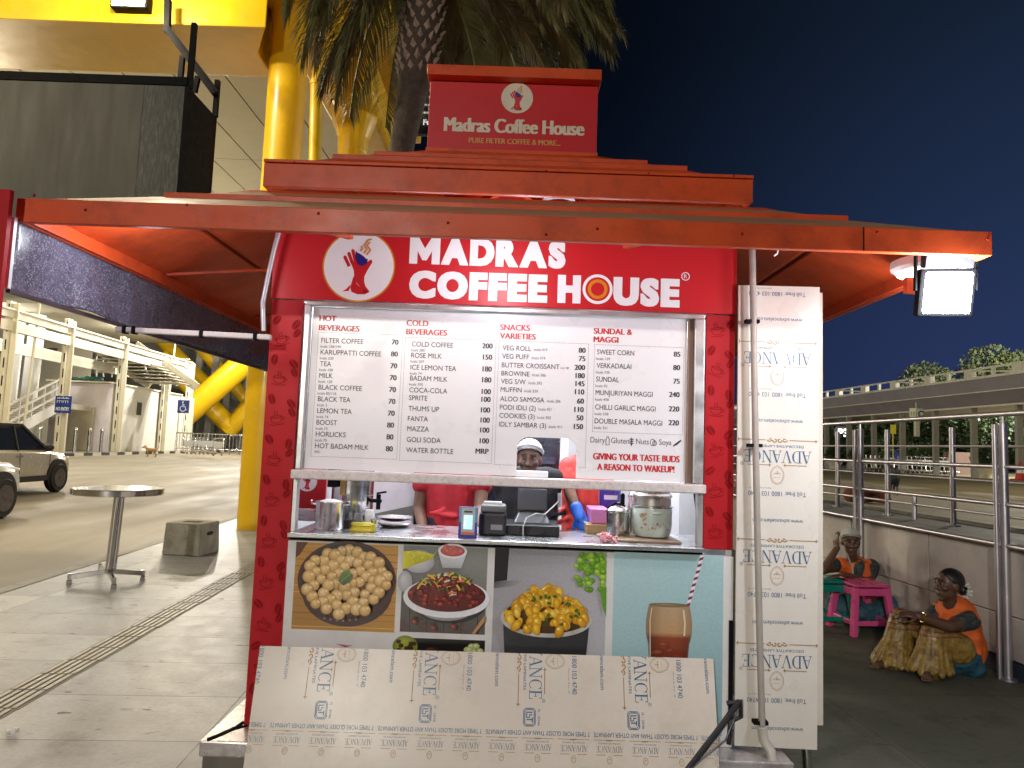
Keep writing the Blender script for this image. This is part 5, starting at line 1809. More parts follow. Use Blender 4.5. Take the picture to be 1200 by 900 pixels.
for i in range(NU + 1):
    for j in range(NV + 1):
        t, s = i / NU, j / NV
        y = y0_ + (y1_ - y0_) * t
        z = 2.345 - s * (.268 + .0 * t)
        b = 0
        b += .010 * math.sin(t * 46) * s ** 1.2 * max(0, 1 - t * 2.2)
        b += .016 * math.exp(-((t - .10 - .07 * s) / .018) ** 2) * s
        b += .020 * math.exp(-((t - .21 + .06 * (1 - s)) / .02) ** 2) * s
        b -= .024 * math.exp(-((t - .05) / .03) ** 2 - ((s - .85) / .2) ** 2)
        b -= .020 * math.exp(-((t - .13) / .02) ** 2 - ((s - .8) / .22) ** 2)
        b += .012 * math.exp(-((t - .285) / .012) ** 2)
        b += .004 * math.sin(t * 17 + s * 5)
        if t < .27: z -= .006 * math.sin(t * 30) * s
        vs.append((HX + b, y, z))
fs = []
for i in range(NU):
    for j in range(NV):
        k = i * (NV + 1) + j
        fs.append((k, k + 1, k + NV + 2, k + NV + 1))
mb.add(vs, fs)
mb.build('sheet', M_glit, hs, smooth='all', solid=.004)
mb = MB(); mb.box((HX - .006, 2.602, 2.075), (HX + .012, 2.618, 2.345)); mb.build('edge_strip', M_lwhite, hs)
mb = MB(); mb.box((HX - .008, 2.62, 2.062), (HX + .008, 5.5, 2.078)); mb.build('bottom_trim', mat('dark_trim', (.06, .04, .05), .4), hs)
mb = MB(); mb.tube([RU(190, 357, HX + .04), RU(186, 366, HX + .05), RU(178, 376, HX + .05), RU(166, 383, HX + .05)], .012, 8); mb.build('torn_edge', M_black, hs, smooth=True)
a, b = W(136, 386, 3.36), W(318, 395.5, 3.36)
tp = thing('batten_tube', (b.x, 3.36, b.z), 'horizontal grey-white batten with black ties left of the kiosk', 'batten')
mb = MB(); mb.bar(a, b, .026, .026); mb.build('tube', mat('batten_plastic', (.5, .47, .46), .4, var=.1), tp, bevel=.005)
mb = MB()
for px in (147, 158, 237, 300): q = a.lerp(b, (px - 136) / 182); mb.box((q.x - .009, q.y - .016, q.z - .018), (q.x + .009, q.y + .016, q.z + .018))
mb.build('tie', M_black, tp)
# red board of the next stall at the left edge
mb = MB(); Y_ = 2.56
mb.prism([(p.x, p.z) for p in (W(-60, 221, Y_), W(12.5, 222, Y_), W(0, 340, Y_), W(-14, 480, Y_), W(-90, 480, Y_))], Y_, Y_ + .02)
tag(mb.build('red_side_board', M_redp), 'dark red board edge of the next stall at the far left', 'board')

# ------------------------------------------------------------------ things on the pavement
M_mirror = mat('polished_steel', (.66, .65, .64), .14, 1.0, var=.05, rvar=.05, scale=6)
c = G(126, 684)
t = thing('bar_table', (c.x, c.y, 0), 'tall round stainless steel bar table with three floor legs on the pavement', 'table')
zt_ = RU(131, 572, c.x * CT + c.y * ST).z
R0 = .242
R0 = (W(180, 572, c.y).x - W(83, 572, c.y).x) / 2
mb = MB(); mb.lathe([(R0 - .01, zt_ - .066), (R0, zt_ - .06), (R0, zt_ - .006), (R0 - .006, zt_), (0, zt_)], (c.x + .03, c.y, 0), 48); mb.build('tabletop', M_mirror, t, smooth=True)
mb = MB(); mb.tube([(c.x + .03, c.y, zt_ - .07), (c.x, c.y, .12)], .034, 16); mb.tube([(c.x + .075, c.y + .02, zt_ - .07), (c.x + .045, c.y + .02, .12)], .02, 10); mb.build('pole', M_mirror, t, smooth=True)
for px, py in ((81, 685), (133, 690), (167, 680), (117, 672)):
    q = G(px, py)
    mb = MB(); mb.bar((c.x, c.y, .13), (q.x, q.y, .075), .03, .05); l_ = mb.build('leg', M_mirror, t, bevel=.004)
    mb = MB(); mb.lathe([(.026, 0), (.026, .04), (.02, .045), (.02, .11)], (q.x, q.y, 0), 12); mb.build('foot', M_mirror, l_, smooth=True)
# concrete block
a, b, c_ = G(190, 650), G(233, 652.5), G(256, 646)
h = RU(190, 613, a.x * CT + a.y * ST).z
d_ = G(213, 643)
mb = MB()
cen = (a + c_) / 2
def shr(p, z, k): return (cen.x + (p.x - cen.x) * k, cen.y + (p.y - cen.y) * k, z)
dd = a + (c_ - b)
mb.hexa([shr(p, .0, 1.03) for p in (a, b, c_, dd)], [shr(p, h, .97) for p in (a, b, c_, dd)])
ob = tag(mb.build('concrete_block', M_concrete, bevel=.018, seg=3), 'weathered concrete block with lifting slots standing on the pavement', 'concrete block')
ct_ = Vector(shr(cen, h, 1))
mb = MB(); mb.box((ct_.x - .1, ct_.y - .1, h - .004), (ct_.x + .12, ct_.y + .05, h + .004)); o2 = mb.build('lifting_slot', mat('slot_dark', (.04, .035, .03), .9), ob)
q = (Vector(shr(b, h * .66, .985)) + Vector(shr(c_, h * .66, .985))) / 2
mb = MB(); mb.ell(q, (.03, .09, .025)); mb.build('lifting_slot', MATS['slot_dark'], ob, smooth='all')
# crumpled tissue
q = G(13, 862)
mb = MB()
random.seed(4)
for i in range(7): mb.ell((q.x + random.uniform(-.02, .02), q.y + random.uniform(-.015, .015), .014 + random.uniform(0, .014)), (random.uniform(.01, .022), random.uniform(.008, .018), random.uniform(.006, .014)), Euler((random.random() * 3, random.random() * 3, 0)).to_matrix(), 7, 5)
tag(mb.build('crumpled_tissue', mat('tissue', (.7, .69, .67), .8)), 'crumpled white tissue lying on the paving', 'tissue')

# ------------------------------------------------------------------ cars
M_carb = mat('champagne_car_paint', (.60, .55, .43), .25, .1, var=.02, coat=.8, rvar=.04)
M_carw = mat('white_car_paint', (.62, .62, .62), .25, .0, var=.03, coat=.8, rvar=.04)
M_glass = mat('car_glass', (.02, .022, .022), .06, var=.05, rvar=0, spec=.8)
M_clad = mat('black_cladding', (.02, .018, .016), .6)
M_tyre = mat('tyre_rubber', (.016, .015, .014), .75)
def car(paint, label, loc, rz, group=None):
    """nose towards +x, wheels on z of loc"""
    ox, oy, oz = loc
    t = thing('parked_car', loc, label, 'car', group)
    L_, Wd = 4.25, 1.76
    def X(x, y, z): return (ox + x, oy + y, oz + z)
    # stations along x: half width, sill z, belt z
    st_ = [(-2.12, .70, .45, .86), (-2.02, .82, .34, 1.0), (-1.3, .88, .28, 1.04), (0, .88, .28, 1.02), (.85, .88, .28, 1.01), (1.0, .87, .28, 1.0), (1.75, .84, .3, .93), (2.0, .78, .34, .84), (2.12, .62, .42, .70)]
    mb = MB()
    ring = 12
    vs = []
    for x, hw, zs, zb in st_:
        zm = zs + (zb - zs) * .55
        pr = [(-hw * .93, zs), (-hw, zs + .1), (-hw * 1.01, zm), (-hw * .97, zb - .07), (-hw * .88, zb), (-hw * .4, zb + .025), (hw * .4, zb + .025), (hw * .88, zb), (hw * .97, zb - .07), (hw * 1.01, zm), (hw, zs + .1), (hw * .93, zs)]
        vs += [X(x, a, b) for a, b in pr]
    fs = []
    for i in range(len(st_) - 1):
        for k in range(ring):
            fs.append((i * ring + k, i * ring + (k + 1) % ring, (i + 1) * ring + (k + 1) % ring, (i + 1) * ring + k))
    fs += [tuple(range(ring - 1, -1, -1)), tuple((len(st_) - 1) * ring + k for k in range(ring))]
    mb.add(vs, fs)
    bd_ = mb.build('body', paint, t, smooth=True)
    mb = MB()
    lo = [(-2.0, 1.0), (.98, 1.0)]
    def cabin(mb, xb0, xb1, xt0, xt1, z0, z1, hb, ht_):
        b = [X(xb0, -hb, z0), X(xb1, -hb, z0), X(xb1, hb, z0), X(xb0, hb, z0)]
        tt = [X(xt0, -ht_, z1), X(xt1, -ht_, z1), X(xt1, ht_, z1), X(xt0, ht_, z1)]
        mb.hexa(b, tt)
    cabin(mb, -1.98, 1.05, -1.72, .22, .98, 1.56, .80, .66)
    mb.build('window', M_glass, t, bevel=.05, seg=3)
    mb = MB(); cabin(mb, -1.78, .26, -1.6, .05, 1.55, 1.65, .68, .55); mb.build('roof', paint, t, bevel=.05, seg=3)
    mb = MB()
    for s in (-1, 1):
        mb.bar(X(1.06, s * .79, 1.0), X(.22, s * .655, 1.58), .06, .05)
        mb.bar(X(-.05, s * .815, 1.0), X(-.08, s * .67, 1.58), .05, .02)
        mb.bar(X(-1.95, s * .79, 1.0), X(-1.7, s * .655, 1.58), .09, .06)
        mb.bar(X(.24, s * .665, 1.585), X(-1.72, s * .665, 1.585), .03, .05)
    mb.build('pillar', M_clad, t)
    mb = MB()
    for s in (-1, 1):
        mb.hexa([X(-1.1, s * .875, .30), X(1.05, s * .875, .30), X(1.05, s * .905, .30), X(-1.1, s * .905, .30)], [X(-1.1, s * .885, .42), X(1.05, s * .885, .42), X(1.05, s * .905, .42), X(-1.1, s * .905, .42)])
    mb.build('sill_cladding', M_clad, t)
    for s in (-1, 1):
        mb = MB(); mb.ell(X(.78, s * .98, 1.08), (.07, .12, .085)); mb.build('mirror', M_clad, t, smooth='all')
        for x in (-.0, -1.0):
            mb = MB(); mb.box(X(x - .2, s * .895 - .012, .86), X(x - .02, s * .895 + .012, .90)); mb.build('handle', M_steel, t)
        for x in (-.08, -1.15, 1.02):
            mb = MB(); mb.bar(X(x, s * .889, .42), X(x, s * .886, .95), .006, .012); mb.build('door_seam', M_clad, bd_)
        mb = MB(); mb.ell(X(1.93, s * .66, .80), (.17, .13, .055)); mb.build('headlight', mat('headlight_glass', (.7, .7, .66), .1, coat=.8), t, smooth='all')
        for x in (-1.3, 1.36):
            mb = MB(); mb.lathe([(.40, -.035), (.40, .035)], X(x, s * .87, .40), 28, axis=(0, 1, 0)); mb.build('wheel_arch', M_clad, t)
            mb = MB(); mb.lathe([(.22, -.09), (.315, -.1), (.345, -.06), (.345, .06), (.315, .1), (.22, .09)], X(x, s * .86, .345), 28, axis=(0, s, 0)); wh = mb.build('wheel', M_tyre, t, smooth=True)
            mb = MB()
            for k in range(5):
                a = k * 2 * math.pi / 5
                mb.bar(X(x, s * .945, .345), X(x + .2 * math.cos(a), s * .95, .345 + .2 * math.sin(a)), .05, .03, up=(0, 1, 0))
            mb.lathe([(.20, -.02), (.225, -.02), (.225, .02), (.20, .02)], X(x, s * .945, .345), 24, axis=(0, s, 0))
            mb.lathe([(.05, 0), (.045, .03)], X(x, s * .945, .345), 12, axis=(0, s, 0))
            mb.build('rim', mat('dark_alloy', (.16, .14, .13), .35, .7), wh)
    mb = MB(); mb.box(X(2.05, -.45, .5), X(2.135, .45, .68)); mb.build('grille', M_clad, t, bevel=.02)
    t.rotation_euler = (0, 0, rz)
    return t
def road_z(p):
    u = p.x * CT + p.y * ST
    return -.05 + .32 * max(0, min(1, (-4.49 - u) / 15.41))
q = G(64, 575, .09)
def wheel_at(q, rz):
    c, s = math.cos(rz), math.sin(rz)
    return (q.x - (1.36 * c + .86 * s), q.y - (1.36 * s - .86 * c), road_z(q))
car1 = car(M_carb, 'champagne sport utility car with black window glass passing on the road', wheel_at(q, R_(92)), R_(92))
car1.name = 'sport_utility_car'
q = G(-3, 607, .03)
car(M_carw, 'white car of which only the nose shows at the left edge', wheel_at(q, R_(94)), R_(94))
q = W(1020, 514, 70)
car2 = car(M_carw, 'white car parked far off under the dark trees behind the railing', (q.x, q.y, .85), 2.6)
# ------------------------------------------------------------------ right side: low wall, railings, plaza
M_wall = mat('wall_tile', (.44, .40, .38), .45, var=.1, scale=1.2, dirt=(.2, .18, .15), dirt_amt=.5, dirt_scale=2.2)
lw = thing('low_wall', F(4.15, 7, 0), 'low wall of large cream-grey stone panels along the walkway', 'wall')
mb = MB(); mb.fbox(4.12, 4.22, -8, 40, 0, .9); mb.build('core', M_gap, lw)
mb = MB()
v = 4.88 - 1.27 * 10
while v < 38:
    for z0, z1 in ((.13, .44), (.448, .93)): mb.fbox(4.07, 4.12, v + .006, v + 1.264, z0, z1)
    v += 1.27
mb.build('stone_panel', M_wall, lw, bevel=.004)
mb = MB(); mb.fbox(4.05, 4.12, -8, 38, 0, .12); mb.build('skirting', mat('dark_skirting', (.025, .03, .05), .4), lw)
mb = MB(); mb.fbox(4.06, 4.30, -8, 38, .932, .95); mb.build('coping', mat('coping', (.16, .155, .14), .5), lw)
M_rail = mat('railing_steel', (.52, .49, .52), .38, .9, var=.06, rvar=.05, scale=3)
ra = thing('railing', F(4.0, 7, 0), 'tall stainless railing with round posts standing in front of the low wall', 'railing')
for v in (-.76, 1.21, 3.18, 5.15, 7.11, 9.08, 11.05, 13.0, 15, 17, 19):
    mb = MB(); mb.tube([F(4.0, v, 0), F(4.0, v, 1.87)], .031, 12); mb.tube([F(4.0, v, 1.87), F(4.0, v, 1.93)], .012, 8)
    mb.tube([F(3.95, v + .02, .0), F(3.95, v + .02, 1.86)], .018, 10)
    mb.lathe([(.06, 0), (.06, .012), (.04, .02)], F(4.0, v, 0), 14)
    mb.build('post', M_rail, ra, smooth=True)
for z, r in ((1.94, .021), (1.545, .017), (1.265, .017), (.965, .018)):
    mb = MB(); mb.tube([F(4.0, -2, z), F(4.0, 20, z)], r, 10); mb.build('rail', M_rail, ra, smooth=True)
rb2 = thing('railing', F(5.2, 8, .89), 'second stainless railing on the raised plaza edge behind the low wall', 'railing')
for v in [7.43 + 1.2 * k for k in range(-6, 14)]:
    mb = MB(); mb.tube([F(5.2, v, .89), F(5.2, v, 1.94)], .03, 10); mb.lathe([(.07, 0), (.07, .015)], F(5.2, v, .89), 10); mb.build('post', M_rail, rb2, smooth=True)
for px, py in ((1116, 523), (1116, 561), (1116, 597)):
    z = RU(px, py, 5.2).z
    mb = MB(); mb.tube([F(5.2, 0, z), F(5.2, 24, z)], .013, 8); mb.build('rail', M_rail, rb2, smooth=True)
mb = MB(); mb.tube([F(5.2, 8.1, .89), F(5.2, 8.1, 1.16)], .028, 8); mb.build('stub_post', M_rail, rb2, smooth=True)

# bus shelter roof
M_shel = mat('shelter_sheet', (.30, .28, .30), .5, var=.12, scale=.5)
M_shtrim = mat('shelter_trim', (.66, .64, .52), .5)
sh = thing('shelter', F(25, 40, .85), 'long grey shelter roof with cream trim on slim columns across the plaza', 'shelter')
mb = MB()
a0, a1 = 8, 110
for u0, z0, u1, z1 in ((25, 5.72, 25.25, 5.12), (25.25, 5.12, 25.9, 4.5)):
    mb.quad(F(u0, a0, z0), F(u0, a1, z0), F(u1, a1, z1), F(u1, a0, z1))
    mb.quad(F(u0 + .05, a0, z0 + .03), F(u0 + .05, a1, z0 + .03), F(u1 + .05, a1, z1 + .03), F(u1 + .05, a0, z1 + .03))
mb.fbox(25.9, 31, a0, a1, 4.5, 4.6)
mb.build('fascia', M_shel, sh)
mb = MB()
mb.fbox(24.94, 25.1, a0, a1, 5.72, 5.84); mb.fbox(25.22, 25.27, a0, a1, 5.08, 5.13); mb.fbox(25.85, 25.95, a0, a1, 4.42, 4.5)
mb.build('trim', M_shtrim, sh)
mb = MB()
v = 12.
k = 0
while v < 108:
    mb.fbox(25.0, 25.14, v - .08, v + .08, 5.84, 6.2)
    if k % 2 == 0: mb.fbox(24.95, 25.2, v - .28, v + .28, 5.84, 6.24)
    v += 1.6; k += 1
mb.fbox(25.02, 25.12, a0, a1, 6.2, 6.28)
v = 12.
while v < 100: mb.bar(F(25.07, v, 5.86), F(25.07, v + 3.2, 6.2), .07, .07); v += 6.4
mb.build('roof_rail', M_shtrim, sh)
for v in [32.62 + 3.06 * k for k in range(-4, 20)]:
    mb = MB(); mb.fbox(26.0, 26.3, v - .09, v + .09, .85, 4.5); mb.build('column', mat('shelter_column', (.30, .30, .27), .5), sh)
q = W(1074, 485, 38.2)
sg = thing('gate_sign', (q.x, q.y, q.z), 'hanging two-tone gate sign reading 1C under the shelter edge', 'sign')
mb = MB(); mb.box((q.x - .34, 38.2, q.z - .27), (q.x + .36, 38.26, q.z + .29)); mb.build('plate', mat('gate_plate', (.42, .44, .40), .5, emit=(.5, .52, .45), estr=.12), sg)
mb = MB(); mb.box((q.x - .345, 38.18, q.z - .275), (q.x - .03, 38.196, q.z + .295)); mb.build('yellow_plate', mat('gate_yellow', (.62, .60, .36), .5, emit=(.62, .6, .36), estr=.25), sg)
mb = MB(); text(mb, '1C', (q.x + .16, 38.198, q.z - .14), .30, off=.03, align='c'); text(mb, '10', (q.x - .19, 38.178, q.z - .1), .2, align='c'); mb.build('lettering', M_ink, sg)
mb = MB(); mb.bar((q.x, 38.23, q.z + .29), (q.x, 38.23, q.z + .6), .05, .05); mb.bar((q.x + .02, 38.23, q.z - .27), (q.x + .02, 38.23, q.z - 1.2), .22, .2); mb.build('hanger', M_shtrim, sg)
q = W(988, 507, 60)
sg = thing('parking_sign', (q.x, q.y, q.z), 'small lit white P3 sign in the dark beyond the railing', 'sign')
mb = MB(); mb.box((q.x - .75, 60.02, q.z - .5), (q.x + .75, 60.1, q.z + .5)); mb.build('plate', mat('dark_plate', (.01, .012, .02), .4), sg)
mb = MB(); text(mb, 'P3', (q.x, 60, q.z - .32), .62, off=.03, align='c'); mb.build('lettering', emis('p3_glow', (1, 1, 1), 2.2), sg)

# trees and planters beyond the plaza
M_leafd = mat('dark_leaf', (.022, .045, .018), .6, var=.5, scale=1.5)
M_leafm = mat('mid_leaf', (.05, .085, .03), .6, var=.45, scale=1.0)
M_leafl = mat('lit_leaf', (.12, .15, .06), .6, var=.4, scale=.9)  # lamplight on the crowns put into a lighter leaf colour
M_bark = mat('bark', (.07, .055, .04), .9, var=.3, scale=10, bump=.8, bscale=30)
def leafcloud(mb, blobs, n, size):
    for i in range(n):
        c, r = random.choice(blobs)
        while True:
            p = Vector((random.uniform(-1, 1), random.uniform(-1, 1), random.uniform(-1, 1)))
            if .25 < p.length < 1: break
        p = Vector(c) + Vector((p.x * r, p.y * r, p.z * r * .75))
        s = size * random.uniform(.6, 1.4)
        e = Euler((random.uniform(-1.2, 1.2), random.uniform(-1.2, 1.2), random.uniform(0, 6.3))).to_matrix()
        a, b = e @ Vector((s, 0, 0)), e @ Vector((0, s * .5, 0))
        mb.add([p - a, p - b, p + a, p + b], [(0, 1, 2, 3)])
def tree(name, loc, h, spread, m, label, n=1500, size=.22, group=None, cat='tree', low=.35):
    t = thing(name, loc, label, cat, group)
    x, y, z = loc
    top = Vector((x + random.uniform(-.3, .3), y, z + h * .6))
    mb = MB(); mb.tube([Vector(loc), Vector(loc).lerp(top, .5) + Vector((.1, 0, 0)), top], [h * .03, h * .022, h * .012], 8)
    blobs = []
    for i in range(9):
        a = random.uniform(0, 6.28); d = spread * math.sqrt(random.random()) * .75
        c = Vector((x + d * math.cos(a), y + d * math.sin(a), z + h * random.uniform(low + .12, .85)))
        blobs.append((c, spread * random.uniform(.28, .5)))
        mb.tube([Vector(loc).lerp(top, random.uniform(.5, .95)), c], [h * .012, h * .004], 6)
    mb.build('trunk', M_bark, t, smooth=True)
    mb = MB(); leafcloud(mb, blobs, n, size); mb.build('crown', m, t)
    return t
random.seed(17)
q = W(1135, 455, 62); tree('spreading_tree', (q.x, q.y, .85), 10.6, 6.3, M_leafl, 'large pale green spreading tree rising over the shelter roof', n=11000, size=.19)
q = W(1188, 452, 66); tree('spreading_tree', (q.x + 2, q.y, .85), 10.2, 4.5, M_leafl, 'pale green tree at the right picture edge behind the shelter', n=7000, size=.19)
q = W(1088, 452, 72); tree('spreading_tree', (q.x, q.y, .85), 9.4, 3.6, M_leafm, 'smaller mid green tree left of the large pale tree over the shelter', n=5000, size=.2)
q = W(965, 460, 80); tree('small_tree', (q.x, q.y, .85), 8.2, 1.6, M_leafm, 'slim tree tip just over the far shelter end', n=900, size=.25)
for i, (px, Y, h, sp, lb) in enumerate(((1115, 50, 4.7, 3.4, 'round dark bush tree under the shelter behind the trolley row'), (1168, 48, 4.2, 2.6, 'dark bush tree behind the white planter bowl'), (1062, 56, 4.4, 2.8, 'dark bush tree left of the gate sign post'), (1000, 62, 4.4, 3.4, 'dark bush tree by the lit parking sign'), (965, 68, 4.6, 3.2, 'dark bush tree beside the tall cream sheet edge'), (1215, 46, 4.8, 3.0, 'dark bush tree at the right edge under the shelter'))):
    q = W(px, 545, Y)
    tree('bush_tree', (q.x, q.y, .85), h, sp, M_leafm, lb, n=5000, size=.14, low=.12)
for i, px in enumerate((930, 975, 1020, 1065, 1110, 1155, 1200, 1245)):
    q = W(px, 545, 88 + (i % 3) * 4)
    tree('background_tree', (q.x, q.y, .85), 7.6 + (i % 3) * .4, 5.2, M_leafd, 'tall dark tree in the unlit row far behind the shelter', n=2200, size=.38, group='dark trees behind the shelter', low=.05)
pl0 = None
for i, (px, py, Y, s, lb) in enumerate(((1153, 556, 38, .66, 'white planter bowl with a dark shrub right of the trolley row'), (978, 547, 50, .62, 'white planter bowl nearest the tall cream sheet'), (1006, 548, 47, .66, 'white planter bowl just left of the trolley row'))):
    q = W(px, py, Y)
    if pl0 is None:
        pl0 = thing('planter', (q.x, q.y, .85), lb, 'planter', 'white planter bowls on the plaza')
        mb = MB(); mb.lathe([(.33 * s / .66, 0), (.36, .22), (.38, .24), (.56, .5), (.60, .62), (.55, .62), (.5, .55), (0, .54)], (q.x, q.y, .85), 24); mb.build('bowl', mat('planter_white', (.62, .58, .46), .6, var=.08), pl0, smooth=True)
        mb = MB(); leafcloud(mb, [((q.x + random.uniform(-.3, .3), q.y + random.uniform(-.2, .2), 1.85 + random.uniform(-.2, .5)), .42) for k in range(7)], 1300, .09); mb.build('shrub', M_leafm, pl0)
    else:
        o = dup(pl0, (q.x, q.y, .85), label=lb)
q0, q1 = W(1016, 549, 44), W(1112, 553, 44)
tq = None
for i in range(19):
    q = q0.lerp(q1, i / 18)
    if tq is None:
        tq = trolley((q.x, q.y, .85), 'luggage trolley in the long nested row on the plaza', 'nested luggage trolleys on the plaza')
    else: dup(tq, (q.x, q.y, .85), rz=random.uniform(-.08, .08))
q = W(1126, 553, 46)
mb = MB(); mb.box((q.x - .75, q.y, .86), (q.x + .7, q.y + .6, 2.25)); mb.box((q.x - .9, q.y - .02, 1.35), (q.x - .62, q.y - .001, 1.75))
tag(mb.build('carton', mat('carton', (.24, .16, .13), .8, var=.12), bevel=.02), 'big pinkish brown carton at the right end of the plaza trolley row', 'carton')
q = W(1196, 561, 34)
cn = thing('traffic_cone', (q.x, q.y, .85), 'red traffic cone with white band at the right edge of the plaza', 'traffic cone')
mb = MB(); mb.box((q.x - .3, q.y - .3, .85), (q.x + .3, q.y + .3, .92)); mb.lathe([(.22, .92), (.16, 1.2)], (q.x, q.y, 0), 16); mb.lathe([(.115, 1.42), (.05, 1.75), (.0, 1.76)], (q.x, q.y, 0), 16); mb.build('cone', mat('cone_red', (.55, .03, .02), .5), cn, smooth=True)
mb = MB(); mb.lathe([(.162, 1.2), (.117, 1.42)], (q.x, q.y, 0), 16); mb.build('band', M_lwhite, cn, smooth=True)
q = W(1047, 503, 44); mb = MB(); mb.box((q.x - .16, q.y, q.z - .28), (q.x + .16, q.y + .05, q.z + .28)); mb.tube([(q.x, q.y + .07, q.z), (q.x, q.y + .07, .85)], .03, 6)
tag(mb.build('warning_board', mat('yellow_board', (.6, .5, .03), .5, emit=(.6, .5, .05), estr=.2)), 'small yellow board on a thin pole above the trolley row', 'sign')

# dogs
def dog_body(t, loc, rz, m, s=1.0, lying=False):
    x, y, z = loc
    M = Matrix.Rotation(rz, 3, 'Z')
    def P(a, b, c): return Vector(loc) + M @ Vector((a * s, b * s, c * s))
    mb = MB()
    if not lying:
        mb.cap(P(-.24, 0, .44), P(.18, 0, .43), .095, .125)
        mb.cap(P(.2, 0, .46), P(.36, 0, .60), .09, .062)
        mb.cap(P(.36, 0, .62), P(.42, 0, .62), .07, .062); mb.cap(P(.42, 0, .60), P(.55, 0, .575), .045, .03)
        for sg in (-1, 1):
            mb.cap(P(.37, sg * .05, .67), P(.36, sg * .065, .74), .022, .008, 8)
            mb.cap(P(.2, sg * .07, .40), P(.19, sg * .075, .22), .05, .03, 8); mb.cap(P(.19, sg * .075, .22), P(.2, sg * .075, .03), .026, .022, 8); mb.cap(P(.2, sg * .075, .02), P(.24, sg * .075, .018), .022, .018, 8)
            mb.cap(P(-.26, sg * .07, .42), P(-.2, sg * .075, .26), .075, .04, 8); mb.cap(P(-.2, sg * .075, .26), P(-.31, sg * .075, .17), .035, .024, 8); mb.cap(P(-.31, sg * .075, .17), P(-.28, sg * .075, .03), .024, .02, 8); mb.cap(P(-.28, sg * .075, .02), P(-.24, sg * .075, .018), .022, .018, 8)
        mb.cap(P(-.32, 0, .50), P(-.42, 0, .62), .026, .02, 8); mb.cap(P(-.42, 0, .62), P(-.38, 0, .74), .02, .012, 8)
    else:
        mb.cap(P(-.22, 0, .13), P(.16, .02, .14), .13, .125); mb.cap(P(.16, 0, .14), P(.3, -.08, .12), .1, .07)
        mb.cap(P(.3, -.1, .10), P(.34, -.16, .09), .07, .06); mb.cap(P(.33, -.17, .07), P(.27, -.26, .05), .042, .028)
        for sg in (-1, 1):
            mb.cap(P(.34 + sg * .04, -.12, .14), P(.36 + sg * .05, -.13, .2), .022, .008, 8)
            mb.cap(P(.12, -.1, .08), P(.24, -.24 - .05 * sg, .03), .05, .025, 8)
            mb.cap(P(-.24, -.06, .1), P(-.1, -.2, .06), .09, .04, 8); mb.cap(P(-.1, -.2, .05), P(-.22, -.26 - .03 * sg, .03), .035, .024, 8)
        mb.cap(P(-.34, 0, .08), P(-.36, -.2, .04), .028, .014, 8)
    return body(mb, 'body', m, t, voxel=.012 * s, smooth=3)
q = W(177, 531, 41.0)
t = thing('dog', (q.x, q.y, road_z(q)), 'tan dog with raised tail standing on the road by the hut', 'dog')
dog_body(t, (q.x, q.y, road_z(q)), math.pi + .1, mat('tan_fur', (.36, .21, .09), .9, var=.25, scale=5), .92)
q = G(1046, 580, .85)
t = thing('dog', (q.x, q.y, .85), 'black and white dog standing on the plaza behind the railing', 'dog')
dog_body(t, (q.x, q.y, .85), -1.9, mat('piebald_fur', (.03, .035, .06), .8, var=.2, scale=3, dirt=(.55, .5, .38), dirt_amt=1.0, dirt_scale=2.6), .82)
q = G(1012, 589, .85)
t = thing('dog', (q.x, q.y, .85), 'reddish brown dog lying asleep on the plaza behind the railing', 'dog')
dog_body(t, (q.x, q.y, .85), .1, mat('brown_fur', (.17, .055, .025), .9, var=.25, scale=6), .95, True)

# lamps that light the plaza: on two tall masts
M_mast = mat('mast_steel', (.3, .3, .3), .5, .6)
def mast(loc, h, power, label, col=NEUT, group=None, arm=(0, 0, 0)):
    x, y, z = loc
    t = thing('lamp_mast', loc, label, 'lamp mast', group)
    mb = MB(); mb.tube([(x, y, z), (x, y, z + h)], [.09, .05], 12); mb.tube([(x, y, z + h), (x + arm[0], y + arm[1], z + h + .2)], .035, 8); mb.build('pole', M_mast, t, smooth=True)
    p = Vector((x + arm[0], y + arm[1], z + h + .15))
    mb = MB(); mb.box((p.x - .25, p.y - .14, p.z - .05), (p.x + .25, p.y + .14, p.z + .06)); hd_ = mb.build('lamp_head', M_mast, t, bevel=.02)
    mb = MB(); mb.box((p.x - .22, p.y - .12, p.z - .06), (p.x + .22, p.y + .12, p.z - .051)); mb.build('lens', emis('mast_glow', (1, .94, .8), 20), hd_)
    lamp('mast_light', p + Vector((0, 0, -.16)), power, col, .18, t)
    return t
mast((18.5, 15, .85), 8.5, PW['plaza'], 'lamp mast on the plaza outside the right picture edge', WARM, arm=(-1, .8, 0))
mast((34.5, 35, .85), 6.5, PW['plaza_far'], 'lamp mast added outside the right picture edge to brighten the trolley row', NEUT, arm=(-1, .3, 0))  # unseen mast added to brighten trolleys, planters and bushes
mast((38, 42, .85), 11, PW['tree'], 'tall lamp mast lighting the pale trees over the shelter', NEUT, arm=(-1, 0, 0))
mast((-4.47, -11.3, 0), 5.0, PW['mast'], 'lamp mast far behind the viewer lighting the kiosk front', NEUT, arm=(.6, .4, 0))
mast((-12.5, 4.0, -.2), 9, PW['street'], 'lamp mast across the road behind the left edge', WARM, arm=(1, .8, 0))

